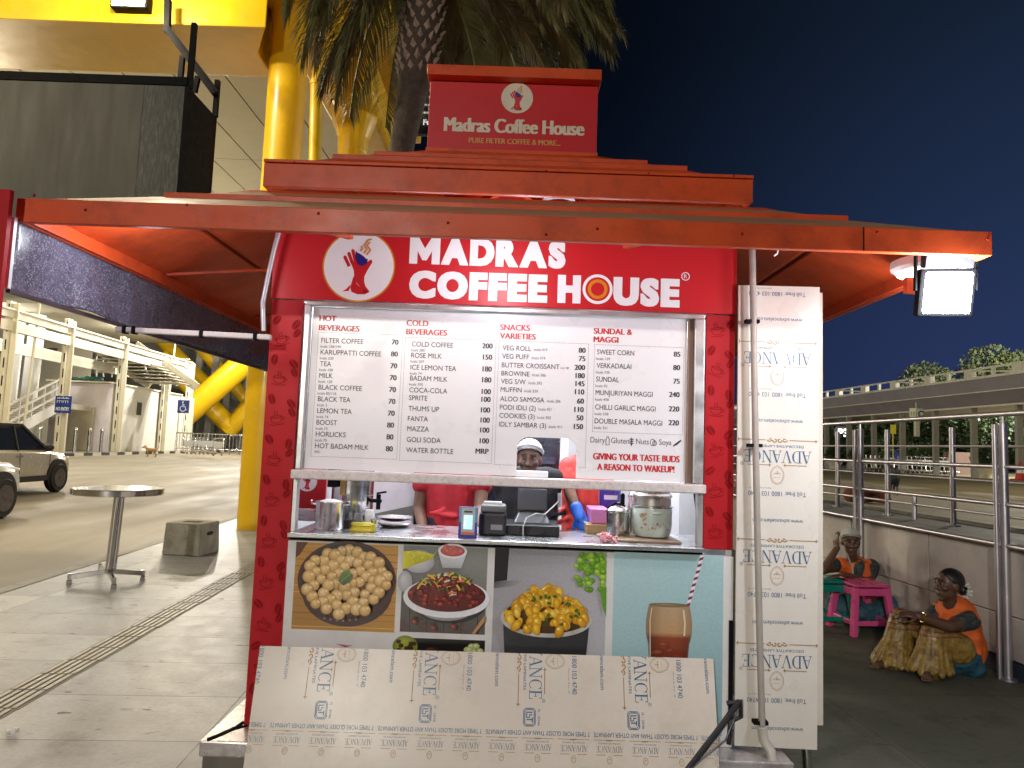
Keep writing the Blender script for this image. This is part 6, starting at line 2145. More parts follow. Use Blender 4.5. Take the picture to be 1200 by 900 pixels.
# ------------------------------------------------------------------ date palm behind the kiosk
random.seed(29)
PB = Vector((W(466, 172, 7.6).x, 7.6, 0))
t = thing('date_palm', PB, 'date palm with diamond-scaled trunk and drooping fronds behind the kiosk', 'palm')
def trunk_pt(z):
    a, b = W(471, 172, 7.6), W(499, 0, 7.6)
    k = (z - a.z) / (b.z - a.z)
    return Vector((a.x + (b.x - a.x) * (k if k > 0 else k * .4) + (.02 * math.sin(k * 3) if k > 0 else 0), 7.6, z))
zc = W(512, 0, 7.6).z
mb = MB()
zz = [i * .15 for i in range(int((zc + .9) / .15) + 1)]
def tr_r(z): return .122 + .045 * max(0, min(1, (z - 4.6) / .9)) + .045 * max(0, min(1, (z - 5.45) / .3)) + .005 * math.sin(z * 21)
mb.tube([trunk_pt(z) for z in zz], [tr_r(z) for z in zz], 20)
tk = mb.build('trunk', mat('palm_trunk', (.075, .055, .042), .95, var=.35, scale=14, bump=1.0, bscale=30), t, smooth='all')
mb = MB()
for row in range(11):
    z = 5.62 + row * .115
    for k in range(11):
        a = 2 * math.pi * (k + .5 * (row % 2)) / 11
        c = trunk_pt(z)
        r = tr_r(z)
        o = Vector((math.cos(a), math.sin(a), 0)); s = Vector((-math.sin(a), math.cos(a), 0))
        p = c + o * (r - .01)
        w = random.uniform(.034, .044); hgt = random.uniform(.09, .115)
        tip = p + o * random.uniform(.045, .07) + Vector((0, 0, hgt * .55))
        q4 = [p - Vector((0, 0, hgt * .5)), p + s * w, p + Vector((0, 0, hgt * .6)), p - s * w]
        mb.add(q4 + [tip], [(0, 1, 4), (1, 2, 4), (2, 3, 4), (3, 0, 4)])
mb.build('leaf_base', mat('leaf_base', (.32, .23, .18), .85, var=.35, scale=9, bump=.5, bscale=40), tk)
CR = trunk_pt(zc + .62)
M_fr = mat('palm_leaf', (.15, .145, .055), .5, var=.4, scale=3)
M_frd = mat('palm_leaf_dry', (.14, .11, .05), .6, var=.4, scale=3)
def frond(az, el, ln, m, droop):
    mb = MB()
    d = Vector((math.cos(az) * math.cos(el), math.sin(az) * math.cos(el), math.sin(el)))
    p = CR.copy() + Vector((math.cos(az), math.sin(az), 0)) * .12
    N = 46
    pts = []
    for i in range(N + 1):
        pts.append(p.copy())
        p += d * (ln / N)
        d = (d + Vector((0, 0, -droop / N * (1 + 1.2 * i / N)))).normalized()
    mb.tube(pts, [.022 * (1 - .85 * i / N) + .002 for i in range(N + 1)], 5)
    for i in range(4, N):
        d = (pts[i + 1] - pts[i]).normalized()
        s = d.cross(Vector((0, 0, 1)))
        s = s.normalized() if s.length > .05 else Vector((-math.sin(az), math.cos(az), 0))
        u = s.cross(d)
        f = i / N
        ll = (.14 + .36 * math.sin(math.pi * min(1, f * .95 + .12)) ** .7) * random.uniform(.85, 1.1)
        for sg in (-1, 1):
            for rep in (0, .33, .67):
                b = pts[i] + (pts[i + 1] - pts[i]) * rep
                o = (s * sg * .72 + d * .62 + u * random.uniform(-.05, .4)).normalized()
                m1 = b + o * ll * .55 + Vector((0, 0, -.03 * ll))
                e = b + o * ll + Vector((0, 0, -.38 * ll)) + d * .05
                w = Vector((o.y, -o.x, .3)).normalized() * .0075
                mb.add([b - w * .7, b + w * .7, m1 + w, m1 - w, e], [(0, 1, 2, 3), (3, 2, 4)])
    mb.build('frond', m, t)
k = 0
for az_deg, el, ln, dr in [(200, .35, 2.1, 2.6), (185, .1, 2.1, 2.5), (215, .2, 2.0, 2.6), (172, .35, 2.2, 2.3), (225, -.3, 1.7, 1.9), (180, -.6, 2.1, 1.2), (208, -.75, 1.9, .9), (160, -.2, 2.1, 2.0), (235, .3, 1.8, 2.6), (198, -.9, 1.9, .6),
                           (340, .25, 2.4, 1.3), (355, .1, 2.3, 1.0), (8, .3, 2.5, 1.3), (325, .0, 2.2, 1.4), (345, -.1, 2.2, .9), (5, -.15, 2.3, .9), (20, .0, 2.3, 1.1), (315, .3, 2.1, 1.9), (350, .45, 2.5, 1.6), (335, -.3, 2.0, .9), (30, .3, 2.4, 1.5), (12, -.4, 2.0, .7), (358, -.3, 2.2, .7), (350, -.05, 2.4, .75), (15, .15, 2.4, 1.0), (330, -.5, 1.7, .6),
                           (270, .8, 1.6, 2.6), (300, .5, 1.7, 2.4), (250, .6, 1.6, 2.6), (90, .3, 2.4, 1.8), (60, .2, 2.4, 1.6), (120, .2, 2.4, 1.8), (140, .1, 2.3, 2.0), (75, -.2, 2.2, 1.4), (110, -.2, 2.0, 1.5), (45, -.1, 2.3, 1.4), (345, .7, 2.5, 2.2), (15, .7, 2.5, 2.2), (190, .8, 2.4, 2.9), (40, -.4, 2.0, 1.0), (70, -.5, 1.9, .9)]:
    frond(R_(az_deg + random.uniform(-6, 6)), el + random.uniform(-.08, .08), ln, M_frd if k % 4 == 1 else M_fr, dr)
    k += 1
# low young fronds either side of the sign box
q = W(700, 190, 6.6)
def tuft(name, base, n, ln, label, a0, a1, e0=.7, e1=1.25, dr=1.6):
    global CR, t
    so, st = CR, t
    t = thing(name, base, label, 'plant')
    CR = Vector(base)
    for i in range(n): frond(R_(random.uniform(a0, a1)), random.uniform(e0, e1), ln * random.uniform(.8, 1.1), M_fr, dr)
    CR, t = so, st
tuft('young_palm', (q.x - .2, 6.7, 2.9), 9, 1.15, 'young palm tuft showing right of the roof sign box', -60, 200)
q = W(450, 175, 8.6)
tuft('young_palm', (q.x, 8.6, 2.9), 9, 2.1, 'young palm with long green leaves left of the palm trunk', 90, 230, 1.0, 1.4, .5)
# dark info display between trunk and sign box
q = W(500, 130, 9.5)
ds = thing('information_display', (q.x, 9.5, q.z), 'small dark display with white text lines between palm trunk and roof sign', 'display')
mb = MB(); mb.box((q.x - .22, 9.5, q.z - .33), (q.x + .4, 9.58, q.z + .38)); mb.build('panel', mat('display_black', (.008, .009, .014), .3), ds)
mb = MB()
text(mb, 'er Fun', (q.x - .17, 9.498, q.z - .2), .075, off=.03)
for i, (a, b) in enumerate(((.02, .1), (-.04, .12), (-.1, .05))): mb.box((q.x + a, 9.492, q.z + .18 - i * .11), (q.x + b, 9.494, q.z + .205 - i * .11))
mb.build('lettering', emis('display_glow', (.9, .95, 1), 1.0), ds)
mb = MB(); mb.tube([(q.x + .1, 9.6, 0), (q.x + .1, 9.6, q.z + .3)], .05, 10); mb.build('pole', M_black, ds)
# ------------------------------------------------------------------ people
M_skin = mat('brown_skin', (.17, .085, .05), .5, var=.1, scale=20)
M_skin2 = mat('dark_skin', (.105, .052, .032), .45, var=.1, scale=20)
M_hair = mat('black_hair', (.012, .010, .010), .4, var=.3, scale=40, stretch=(1, 1, 4))
M_net = mat('white_hairnet', (.62, .62, .62), .8, var=.12, scale=60, bump=.6, bscale=90)
M_eyew = mat('eye_white', (.26, .24, .23), .35, var=.02)
M_iris = mat('eye_dark', (.012, .008, .006), .1, var=.02)
M_tee = mat('red_tee', (.45, .018, .028), .8, var=.12, scale=5, bump=.25, bscale=12)
M_teeo = mat('coral_tee', (.62, .055, .045), .8, var=.1, scale=5, bump=.25, bscale=12)
M_jean = mat('dark_jeans', (.02, .025, .04), .8, var=.2, scale=12)

def basis(fwd, up=Vector((0, 0, 1))):
    """local -y looks along fwd"""
    y = -Vector(fwd).normalized()
    x = y.cross(Vector(up)).normalized()
    return Matrix((x, y, x.cross(y))).transposed()

def head(mb, c, M, s=1.0):
    def P(x, y, z): return Vector(c) + M @ Vector((x * s, y * s, z * s))
    mb.ell(P(0, .012, .025), (.076 * s, .094 * s, .098 * s), M, 20, 14)
    mb.ell(P(0, -.02, -.05), (.058 * s, .066 * s, .062 * s), M, 16, 10)
    mb.cap(P(0, -.088, .025), P(0, -.106, -.018), .010 * s, .016 * s, 10)
    for g in (-1, 1):
        mb.ell(P(g * .014, -.094, -.022), (.011 * s, .012 * s, .009 * s), M, 8, 6)
        mb.cap(P(g * .012, -.083, .042), P(g * .048, -.070, .042), .011 * s, .009 * s, 8)
        mb.ell(P(g * .045, -.062, -.012), (.024 * s, .022 * s, .022 * s), M, 10, 8)
        mb.ell(P(g * .078, .012, .0), (.011 * s, .022 * s, .034 * s), M, 10, 8)
    mb.cap(P(-.020, -.079, -.052), P(.020, -.079, -.052), .010 * s, .010 * s, 8)
    mb.cap(P(-.017, -.079, -.066), P(.017, -.079, -.066), .011 * s, .011 * s, 8)
    mb.ell(P(0, -.068, -.098), (.026 * s, .022 * s, .020 * s), M, 10, 8)

def face_parts(c, M, par, s=1.0):
    def P(x, y, z): return Vector(c) + M @ Vector((x * s, y * s, z * s))
    for g in (-1, 1):
        mb = MB(); mb.ell(P(g * .031, -.0735, .020), (.0135 * s, .009 * s, .0065 * s), M, 12, 8); e = mb.build('eye', M_eyew, par, smooth='all')
        mb = MB(); mb.ell(P(g * .031, -.0825, .020), (.0066 * s, .003 * s, .0062 * s), M, 10, 6); mb.build('iris', M_iris, e, smooth='all')
        mb = MB(); mb.cap(P(g * .014, -.092, .045), P(g * .050, -.077, .047), .0042 * s, .003 * s, 6); mb.build('eyebrow', M_hair, par, smooth='all')
    mb = MB(); mb.ell(P(0, -.0895, -.058), (.021 * s, .004 * s, .0035 * s), M, 12, 6); mb.build('mouth', mat('lip_line', (.06, .018, .016), .5), par, smooth='all')

def hand(mb, w, d, n, side, curl=.35, s=1.0, n_f=4):
    """w wrist, d towards the fingers, n out of the palm, side = +1/-1 where the thumb sits"""
    d = Vector(d).normalized(); n = Vector(n); n = (n - d * n.dot(d)).normalized()
    a = d.cross(n) * side
    w = Vector(w)
    M = Matrix((a, d, n)).transposed()
    mb.ell(w + d * .045 * s, (.040 * s, .052 * s, .016 * s), M, 14, 8)
    for k, (o, l) in enumerate(((.028, .075), (.010, .084), (-.009, .078), (-.027, .060))):
        b = w + d * .082 * s + a * o * s
        d1 = (d + n * curl * .6).normalized(); d2 = (d + n * curl * 2.0).normalized()
        m_ = b + d1 * l * .5 * s
        mb.cap(b - d * .02 * s, m_, .0092 * s, .0085 * s, 8); mb.cap(m_, m_ + d2 * l * .5 * s, .0085 * s, .0072 * s, 8)
    b = w + d * .018 * s + a * .032 * s
    m_ = b + (d * .6 + a * .7 + n * .25).normalized() * .038 * s
    mb.cap(b, m_, .0125 * s, .0105 * s, 8); mb.cap(m_, m_ + (d * .9 + a * .25 + n * .3).normalized() * .032 * s, .0100 * s, .0085 * s, 8)

def limb(mb, pts, rs):
    for i in range(len(pts) - 1): mb.cap(pts[i], pts[i + 1], rs[i], rs[i + 1], 14)

def stander(label, at, fwd, hgt, skin, shirt, trousers, arms, netted, lean=(0, 0, 0), glove=False, sleeve=.55, headdir=None, head_at=None):
    """someone on their feet behind the counter; arms = [(elbow, wrist, palm normal)] left and right"""
    x, y = at
    fz = .23
    k = hgt / 1.72
    f = Vector(fwd).normalized()
    s = Vector((-f.y, f.x, 0))      # the person's left
    t = thing('person', (x, y, fz), label, 'person')
    def Q(side, fw, z): return Vector((x, y, fz)) + s * side * k + f * fw * k + Vector((0, 0, z * k)) + Vector(lean) * max(0, (z - .9) / .6)
    neck = Q(0, .0, 1.42)
    hc = Q(0, .035, 1.585) if head_at is None else Vector(head_at)
    mb = MB()
    limb(mb, [Q(0, 0, .95), Q(0, .0, 1.18), Q(0, -.01, 1.34)], [.135 * k, .13 * k, .125 * k])
    for g in (-1, 1):
        limb(mb, [Q(g * .09, 0, .92), Q(g * .1, .01, .49), Q(g * .1, -.01, .09)], [.088 * k, .056 * k, .038 * k])
        mb.cap(Q(g * .1, -.02, .035), Q(g * .11, .16, .03), .036 * k, .03 * k)
    mb.cap(neck - Vector((0, 0, .06)), hc - Vector((0, 0, .03)), .058 * k, .054 * k)
    mb.cap(Q(-.15, 0, 1.385), Q(.15, 0, 1.385), .055 * k, .055 * k)
    hands = MB() if glove else None
    M = basis(headdir or f)
    for (g, el, wr, pn) in arms:
        sh = Q(g * .185, -.005, 1.37)
        limb(mb, [sh, Vector(el), Vector(wr)], [.052 * k, .040 * k, .028 * k])
        dd = Vector(wr) - Vector(el)
        if glove and g == arms[0][0]:
            hand(hands, wr, dd, pn, g, .5, 1.08)
            hands.cap(Vector(wr) - dd.normalized() * .05, Vector(wr) + dd.normalized() * .02, .038, .034)
            hand(mb, wr, dd, pn, g, .5, .9)
        else:
            hand(mb, wr, dd, pn, g, .4)
    head(mb, hc, M, k)
    b = body(mb, 'body', skin, t, voxel=.0075, smooth=3)
    face_parts(hc, M, b, k)
    # shirt
    mb = MB()
    limb(mb, [Q(0, .0, .86), Q(0, .005, 1.0), Q(0, .0, 1.2), Q(0, -.01, 1.33)], [.150 * k, .152 * k, .148 * k, .138 * k])
    for g in (-1, 1):
        limb(mb, [Q(g * .075, 0, .84), Q(g * .075, 0, 1.0), Q(g * .085, 0, 1.2), Q(g * .09, -.01, 1.31)], [.115 * k, .112 * k, .112 * k, .108 * k])
    mb.cap(Q(-.15, 0, 1.385), Q(.15, 0, 1.385), .066 * k, .066 * k)
    for (g, el, wr, pn) in arms:
        sh = Q(g * .185, -.005, 1.37)
        limb(mb, [sh, sh.lerp(Vector(el), sleeve)], [.070 * k, .066 * k])
    for i in range(12):
        a = random.uniform(0, 6.28); z = random.uniform(.86, 1.15)
        c0 = Q(.2 * math.cos(a), .155 * math.sin(a), z)
        mb.cap(c0, c0 + s * random.uniform(-.12, .12) + Vector((0, 0, random.uniform(-.03, .05))), .016, .012, 8)
    body(mb, 'shirt', shirt, t, voxel=.009, smooth=5, folds=.014, fscale=.08)
    mb = MB()
    limb(mb, [Q(0, 0, .92), Q(0, 0, .84)], [.14 * k, .14 * k])
    for g in (-1, 1): limb(mb, [Q(g * .085, 0, .88), Q(g * .1, .01, .49), Q(g * .1, -.01, .06)], [.115 * k, .082 * k, .07 * k])
    body(mb, 'trousers', trousers, t, voxel=.014, smooth=4)
    mb = MB()
    def HP(a, b_, c): return hc + M @ Vector((a * k, b_ * k, c * k))
    if netted:
        mb.ell(HP(0, .022, .05), (.092 * k, .110 * k, .098 * k), M, 26, 16)
        mb2 = clip(mb, [(HP(0, -.03, .060), M @ Vector((0, -.55, -1)))])
        mb2.tube([HP(.089 * math.cos(a), .012 + .104 * math.sin(a), .060 + .050 * -math.sin(a)) for a in [i * math.pi / 16 for i in range(33)]], .008, 8)
        mb2.build('hairnet', M_net, b, smooth='all', solid=.004)
    else:
        mb.ell(HP(0, .028, .045), (.083 * k, .098 * k, .092 * k), M, 24, 14)
        clip(mb, [(HP(0, -.03, .07), M @ Vector((0, -.8, -1)))]).build('hair', M_hair, b, smooth='all', solid=.006)
    if glove: body(hands, 'glove', mat('blue_glove', (.015, .11, .55), .4, var=.1, scale=20), b, voxel=.006, smooth=2)
    return t

random.seed(33)
# cashier: only the red shirt shows between sill and counter
ca = W(532, 600, 4.42)
stander('person in a red polo shirt behind the payment display, head hidden by the menu', (ca.x, 4.45), (.05, -1, 0), 1.66, M_skin, M_tee, M_jean,
        [(1, W(562, 598, 4.28), W(556, 626, 4.02), (0, 0, -1)), (-1, W(491, 596, 4.42), W(500, 640, 4.22), (1, 0, 0))], False, sleeve=.62)
# helper with the glove
he = W(686, 590, 4.36)
stander('person in a coral tee with one blue glove reaching down beside the pots', (he.x, 4.36), (.75, -.66, 0), 1.54, M_skin, M_teeo, M_jean,
        [(-1, W(668, 578, 4.14), W(679, 604, 4.06), (.3, .9, 0)), (1, W(716, 598, 4.5), W(722, 610, 4.36), (0, 0, -1))], True, glove=True, sleeve=.5)
# face in the cut-out
hc = W(620, 540, 4.02)
stander('person in a white hairnet peering out through the cut-out in the menu board', (hc.x - .005, 4.16), (.06, -1, 0), 1.45, M_skin2, mat('black_tee', (.012, .012, .014), .8), M_jean,
        [(1, W(638, 612, 4.2), W(630, 622, 4.05), (0, 0, -1)), (-1, W(598, 610, 4.2), W(606, 622, 4.05), (0, 0, -1))], True, headdir=(-.08, -1, -.05), head_at=hc)

# ------------------------------------------------------------------ things on and behind the counter
CZ = 1.115
M_pot = mat('pot_steel', (.62, .61, .60), .2, 1.0, var=.1, scale=2, stretch=(1, 1, 12), rvar=.08)
def kput(px, Y): return W(px, 620, Y).x
x, y = kput(386, 3.66), 3.66
t = thing('steel_pot', (x, y, CZ), 'small steel pot of white sugar at the left counter end', 'pot')
mb = MB(); mb.lathe([(.065, 0), (.072, .01), (.073, .13), (.078, .138), (.070, .138), (.068, .12), (0, .118)], (x, y, CZ), 30); mb.build('bowl', M_pot, t, smooth=True)
mb = MB(); mb.tube([(x - .072, y, CZ + .12), (x - .095, y, CZ + .122), (x - .095, y - .01, CZ + .14)], .005, 6); mb.tube([(x + .072, y, CZ + .12), (x + .095, y, CZ + .122), (x + .095, y - .01, CZ + .14)], .005, 6); mb.build('handle', M_pot, t, smooth=True)
mb = MB(); mb.lathe([(.066, 0), (.05, .018), (.02, .026), (0, .027)], (x, y, CZ + .122), 20); mb.build('contents', mat('sugar', (.7, .69, .68), .9, bump=.8, bscale=120), t, smooth='all')
x, y = kput(411, 3.92), 3.92
t = thing('coffee_urn', (x, y, CZ), 'tall cylindrical steel coffee urn with black tap behind the small pot', 'urn')
mb = MB(); mb.lathe([(.10, 0), (.108, .02), (.112, .03), (.112, .38), (.116, .385), (.116, .40), (.06, .44), (0, .45)], (x, y, CZ), 32); mb.build('tank', M_pot, t, smooth=True)
mb = MB(); mb.tube([(x + .10, y - .03, CZ + .13), (x + .165, y - .05, CZ + .13)], .010, 8); mb.tube([(x + .15, y - .045, CZ + .165), (x + .15, y - .045, CZ + .085)], .012, 8); mb.bar((x + .14, y - .045, CZ + .17), (x + .19, y - .05, CZ + .18), .012, .01); mb.build('tap', M_black, t, smooth=True)
mb = MB(); mb.box((x - .04, y - .128, CZ + .16), (x - .015, y - .111, CZ + .32)); mb.build('sight_gauge', mat('gauge_amber', (.3, .17, .05), .2), t)
mb = MB(); mb.box((x - .105, y - .14, CZ + .2), (x - .055, y - .09, CZ + .42)); mb.build('dark_bracket', M_black, t)
# red inner panel with roundel
a = W(345, 560, 3.98); b = W(380, 603, 3.98)
mb = MB(); mb.box((a.x - .03, 3.98, 1.18), (b.x, 4.0, 1.44)); ip = tag(mb.build('inner_panel', M_red), 'red panel with small white roundel standing inside the left window corner', 'panel')
q = W(360, 566, 3.98); emblem(ip, q.x, q.z + .01, .058, 3.979, ring=False)
mb = MB(); mb.box((a.x - .03, 3.96, CZ), (b.x + .01, 3.99, 1.178)); tag(mb.build('splash_plate', M_steelb), 'brushed steel splash plate under the red inner panel', 'plate')
# folded yellow cloth, glass jars, cup, dish
x, y = kput(425, 3.6), 3.6
mb = MB()
random.seed(2)
for i in range(4):
    mb.tube([(x - .06 + .012 * math.sin(i), y - .02 + .01 * i, CZ + .006 + i * .009), (x - .02, y - .028 + .008 * i, CZ + .007 + i * .009), (x + .03, y - .022 + .01 * i, CZ + .006 + i * .009), (x + .062, y - .005, CZ + .007 + i * .008)], [.008, .011, .011, .008], 8)
    mb.ell((x, y + .01, CZ + .006 + i * .008), (.06, .035, .006), None, 16, 6)
tag(mb.build('folded_cloth', mat('yellow_cloth', (.62, .50, .05), .85, var=.15, scale=20), smooth='all'), 'folded yellow cleaning cloth lying by the steel pot', 'cloth')
M_jar = mat('jar_glass', (.85, .87, .87), .05, var=.02, rvar=0, trans=.85)
for px, Y, r, h, lb in ((407, 3.74, .024, .075, 'low clear glass jar just right of the steel pot'), (419, 3.73, .022, .075, 'clear glass jar with brown powder behind the yellow cloth'), (432, 3.78, .026, .09, 'frosted white jar behind the yellow cloth')):
    x = kput(px, Y)
    t = thing('glass_jar', (x, Y, CZ), lb, 'jar', 'jars beside the pot')
    mb = MB(); mb.lathe([(r * .9, 0), (r, .006), (r, h * .82), (r * .85, h)], (x, Y, CZ), 18); mb.build('glass', M_jar if 'white' not in lb else mat('frosted_jar', (.66, .66, .68), .4), t, smooth=True)
    mb = MB(); mb.lathe([(r * .82, .006), (r * .82, h * .5), (0, h * .52)], (x, Y, CZ), 16); mb.build('contents', mat('brown_powder' if 'brown' in lb else 'pale_powder', (.3, .16, .06) if 'brown' in lb else (.6, .58, .52), .9), t, smooth=True)
x = kput(439, 3.70); mb = MB(); mb.lathe([(.014, 0), (.02, .04), (.024, .052), (.02, .052), (.016, .01), (0, .01)], (x, 3.7, CZ), 18); tag(mb.build('steel_tumbler', M_pot, smooth=True), 'tiny steel coffee tumbler right of the yellow cloth', 'tumbler')
x = kput(462, 3.86); mb = MB(); mb.lathe([(.06, 0), (.09, .012), (.10, .026), (.095, .026), (.06, .008), (0, .006)], (x, 3.86, CZ), 32); mb.lathe([(.05, .03), (.085, .04), (.095, .052), (.06, .036), (0, .034)], (x, 3.86, CZ), 32)
tag(mb.build('steel_dish', M_pot, smooth=True), 'pair of shallow steel dishes stacked before the bright rear panel', 'dish')
a, b = W(432, 555, 4.6), W(489, 555, 4.6)
bp_ = thing('rear_panel', ((a.x + b.x) / 2, 4.6, .23), 'glossy white rear panel with grey ledge seen between urn and red shirt', 'panel')
mb = MB(); mb.box((a.x - .15, 4.6, .23), (b.x, 4.63, 1.9)); mb.build('board', mat('glossy_white', (.86, .88, .9), .15, var=.06, scale=4, dirt=(.75, .7, .6), dirt_amt=.4, dirt_scale=5), bp_)
q0, q1 = W(440, 612, 4.58), W(488, 602, 4.58)
mb = MB(); mb.bar(q0 + Vector((0, 0, .03)), q1 + Vector((0, 0, .03)), .02, .05); mb.build('ledge', mat('ledge_grey', (.22, .23, .2), .5), bp_)
mb = MB(); q = W(492, 590, 4.56); mb.box((q.x - .035, 4.56, .23), (q.x + .02, 4.66, 1.9)); mb.build('dark_jamb', M_black, bp_)
q = W(622, 552, 3.56)
mb = MB(); mb.box((q.x - .075, 3.545, 1.4135), (q.x + .085, 3.60, 1.445)); tag(mb.build('paper_stack', mat('till_paper_white', (.72, .74, .78), .7), bevel=.003), 'small stack of white paper on the sill inside the menu cut-out', 'paper')
# dark cupboard behind the till, white jamb
a, b = W(574, 560, 4.98), W(655, 560, 4.98)
t = thing('dark_cupboard', ((a.x + b.x) / 2, 5.1, .23), 'tall black cupboard behind the person in the hairnet', 'cupboard')
mb = MB(); mb.box((a.x - .1, 4.98, .23), (b.x, 5.4, 2.0)); mb.build('carcass', mat('black_laminate', (.010, .012, .02), .25), t, bevel=.004)
mb = MB(); mb.box((a.x + .05, 4.972, 1.45), (b.x - .03, 4.979, 1.50)); mb.build('door_rail', mat('navy_trim', (.03, .035, .06), .3), t)
mb = MB(); mb.box((b.x + .002, 4.9, .23), (b.x + .05, 5.0, 2.1)); mb.build('white_jamb', M_lwhite, t)
# payment display, printer, till
x0, x1 = W(537.5, 611, 3.5).x, W(559.5, 611, 3.5).x
t = thing('payment_display', ((x0 + x1) / 2, 3.51, CZ), 'small blue framed payment display with cyan screen on the counter edge', 'payment display')
zt = W(548, 594, 3.5).z
h = zt - CZ
mb = MB(); mb.box((x0, 3.50, CZ), (x1, 3.515, zt)); mb.build('frame', mat('display_blue', (.03, .05, .33), .3), t, bevel=.003)
xm, wdt = (x0 + x1) / 2, x1 - x0
def scr(nm, a0, a1, b0, b1, m, y=3.4985):
    mb = MB(); mb.box((x0 + wdt * a0, y, CZ + h * b0), (x0 + wdt * a1, y + .001, CZ + h * b1)); mb.build(nm, m, t)
scr('upper_frame', .02, .98, .5, .99, mat('display_sky', (.10, .30, .52), .3), 3.4992)
scr('faceplate', .14, .86, .10, .97, mat('display_silver', (.42, .42, .42), .35), 3.4980)
scr('screen', .26, .74, .28, .74, emis('screen_cyan', (.08, .62, .85), .75), 3.4968)
scr('red_strip', .16, .84, .11, .19, mat('display_red', (.6, .12, .06), .4), 3.4968)
scr('screen_line', .3, .5, .64, .66, emis('screen_white', (.8, .95, 1), .9), 3.4955)
for k in range(3): scr('screen_line', .29, .38, .54 - .08 * k, .57 - .08 * k, MATS['screen_white'], 3.4955)
scr('dark_caption', .28, .72, .82, .87, M_ink, 3.4968)
x0, x1 = W(562, 600, 3.66).x, W(594, 600, 3.66).x
t = thing('receipt_printer', ((x0 + x1) / 2, 3.7, CZ), 'black receipt printer with pale paper roll on the counter', 'printer')
mb = MB(); mb.box((x0, 3.62, CZ), (x1, 3.8, CZ + .11)); mb.build('body', mat('black_plastic', (.018, .018, .02), .4, var=.1), t, bevel=.012, seg=3)
mb = MB(); mb.box((x0 + .005, 3.63, CZ + .112), (x1 - .005, 3.79, CZ + .15)); mb.build('lid', mat('grey_plastic', (.16, .17, .165), .4), t, bevel=.012, seg=3)
mb = MB(); mb.tube([(x0 + .02, 3.68, CZ + .155), (x1 - .028, 3.68, CZ + .155)], .012, 12); mb.build('paper_roll', mat('till_paper', (.6, .62, .6), .8), t, smooth=True)
mb = MB(); mb.box((x0 + .06, 3.615, CZ + .03), (x1 - .02, 3.6195, CZ + .055)); mb.build('name_plate', mat('plate_mauve', (.28, .26, .28), .4), t)
x0, x1 = W(594, 612, 3.75).x, W(655, 612, 3.75).x
t = thing('cash_drawer', ((x0 + x1) / 2, 3.8, CZ), 'wide flat black cash drawer on the counter', 'cash drawer')
mb = MB(); mb.box((x0 - .06, 3.68, CZ), (x1, 4.0, CZ + .05)); mb.build('body', MATS['black_plastic'], t, bevel=.004)
mb = MB(); mb.box((x0 - .04, 3.675, CZ + .008), (x1 - .02, 3.679, CZ + .043)); mb.build('front', mat('drawer_front', (.03, .03, .032), .3), t)
x0, x1 = W(606, 600, 3.9).x, W(640, 600, 3.9).x
t = thing('till_monitor', ((x0 + x1) / 2, 3.9, CZ + .051), 'black till seen from behind on the cash drawer', 'till')
mb = MB(); mb.hexa([(x0 - .02, 3.76, CZ + .051), (x1 + .02, 3.76, CZ + .051), (x1 + .02, 3.95, CZ + .051), (x0 - .02, 3.95, CZ + .051)], [(x0 + .01, 3.84, CZ + .11), (x1 - .01, 3.84, CZ + .11), (x1 - .01, 3.93, CZ + .11), (x0 + .01, 3.93, CZ + .11)]); mb.build('base', MATS['black_plastic'], t, bevel=.01)
mb = MB(); mb.hexa([(x0, 3.83, CZ + .112), (x1, 3.83, CZ + .112), (x1, 3.87, CZ + .112), (x0, 3.87, CZ + .112)], [(x0, 3.88, CZ + .225), (x1, 3.88, CZ + .225), (x1, 3.9, CZ + .225), (x0, 3.9, CZ + .225)]); mb.build('screen_back', MATS['black_plastic'], t, bevel=.008)
mb = MB(); mb.tube([W(613, 629, 3.62), W(613, 618, 3.62), W(617, 607, 3.66), W(628, 602, 3.72), W(638, 603, 3.8), W(648, 594, 3.9), W(656, 586, 3.95)], .0038, 8)
mb.tube([W(656, 594, 3.95), W(656, 578, 3.95)], .012, 8)
tag(mb.build('grey_cable', mat('grey_lead', (.45, .44, .43), .5), smooth=True), 'thin grey cable looping over the cash drawer', 'cable')
# right-hand cooking corner
x0, x1 = W(690, 605, 3.95).x, W(712, 605, 3.95).x
mb = MB(); mb.hexa([(x0 + .01, 3.9, CZ + .05), (x1 - .01, 3.9, CZ + .05), (x1 - .01, 4.1, CZ + .05), (x0 + .01, 4.1, CZ + .05)], [(x0, 3.88, CZ + .13), (x1, 3.88, CZ + .13), (x1, 4.12, CZ + .13), (x0, 4.12, CZ + .13)])
tag(mb.build('pink_tray', mat('pink_plastic', (.62, .22, .48), .35), bevel=.006), 'pink plastic box between the gloved hand and steel canister', 'box')
mb = MB(); mb.box((x0 - .02, 3.86, CZ), (x1 + .08, 4.1, CZ + .048)); tag(mb.build('wooden_board', mat('ply_board', (.36, .23, .11), .6, var=.15, scale=6, stretch=(1, 6, 1)), bevel=.003), 'tan plywood block under the pink box', 'board')
x = W(714, 585, 4.2).x
t = thing('white_bucket', (x, 4.2, CZ), 'white bucket with purple label behind the steel canister', 'bucket')
mb = MB(); mb.lathe([(.058, 0), (.066, .24), (.07, .245), (.07, .26), (.06, .26)], (x, 4.2, CZ), 26); mb.build('pail', mat('white_plastic', (.7, .68, .7), .35), t, smooth=True)
mb = MB(); pr = [(.0655, .10), (.0675, .22)]
vs = []
for a in [math.pi * (1.15 + .7 * i / 8) for i in range(9)]:
    for r, z in pr: vs.append((x + (r + .0015) * math.cos(a), 4.2 + (r + .0015) * math.sin(a), CZ + z))
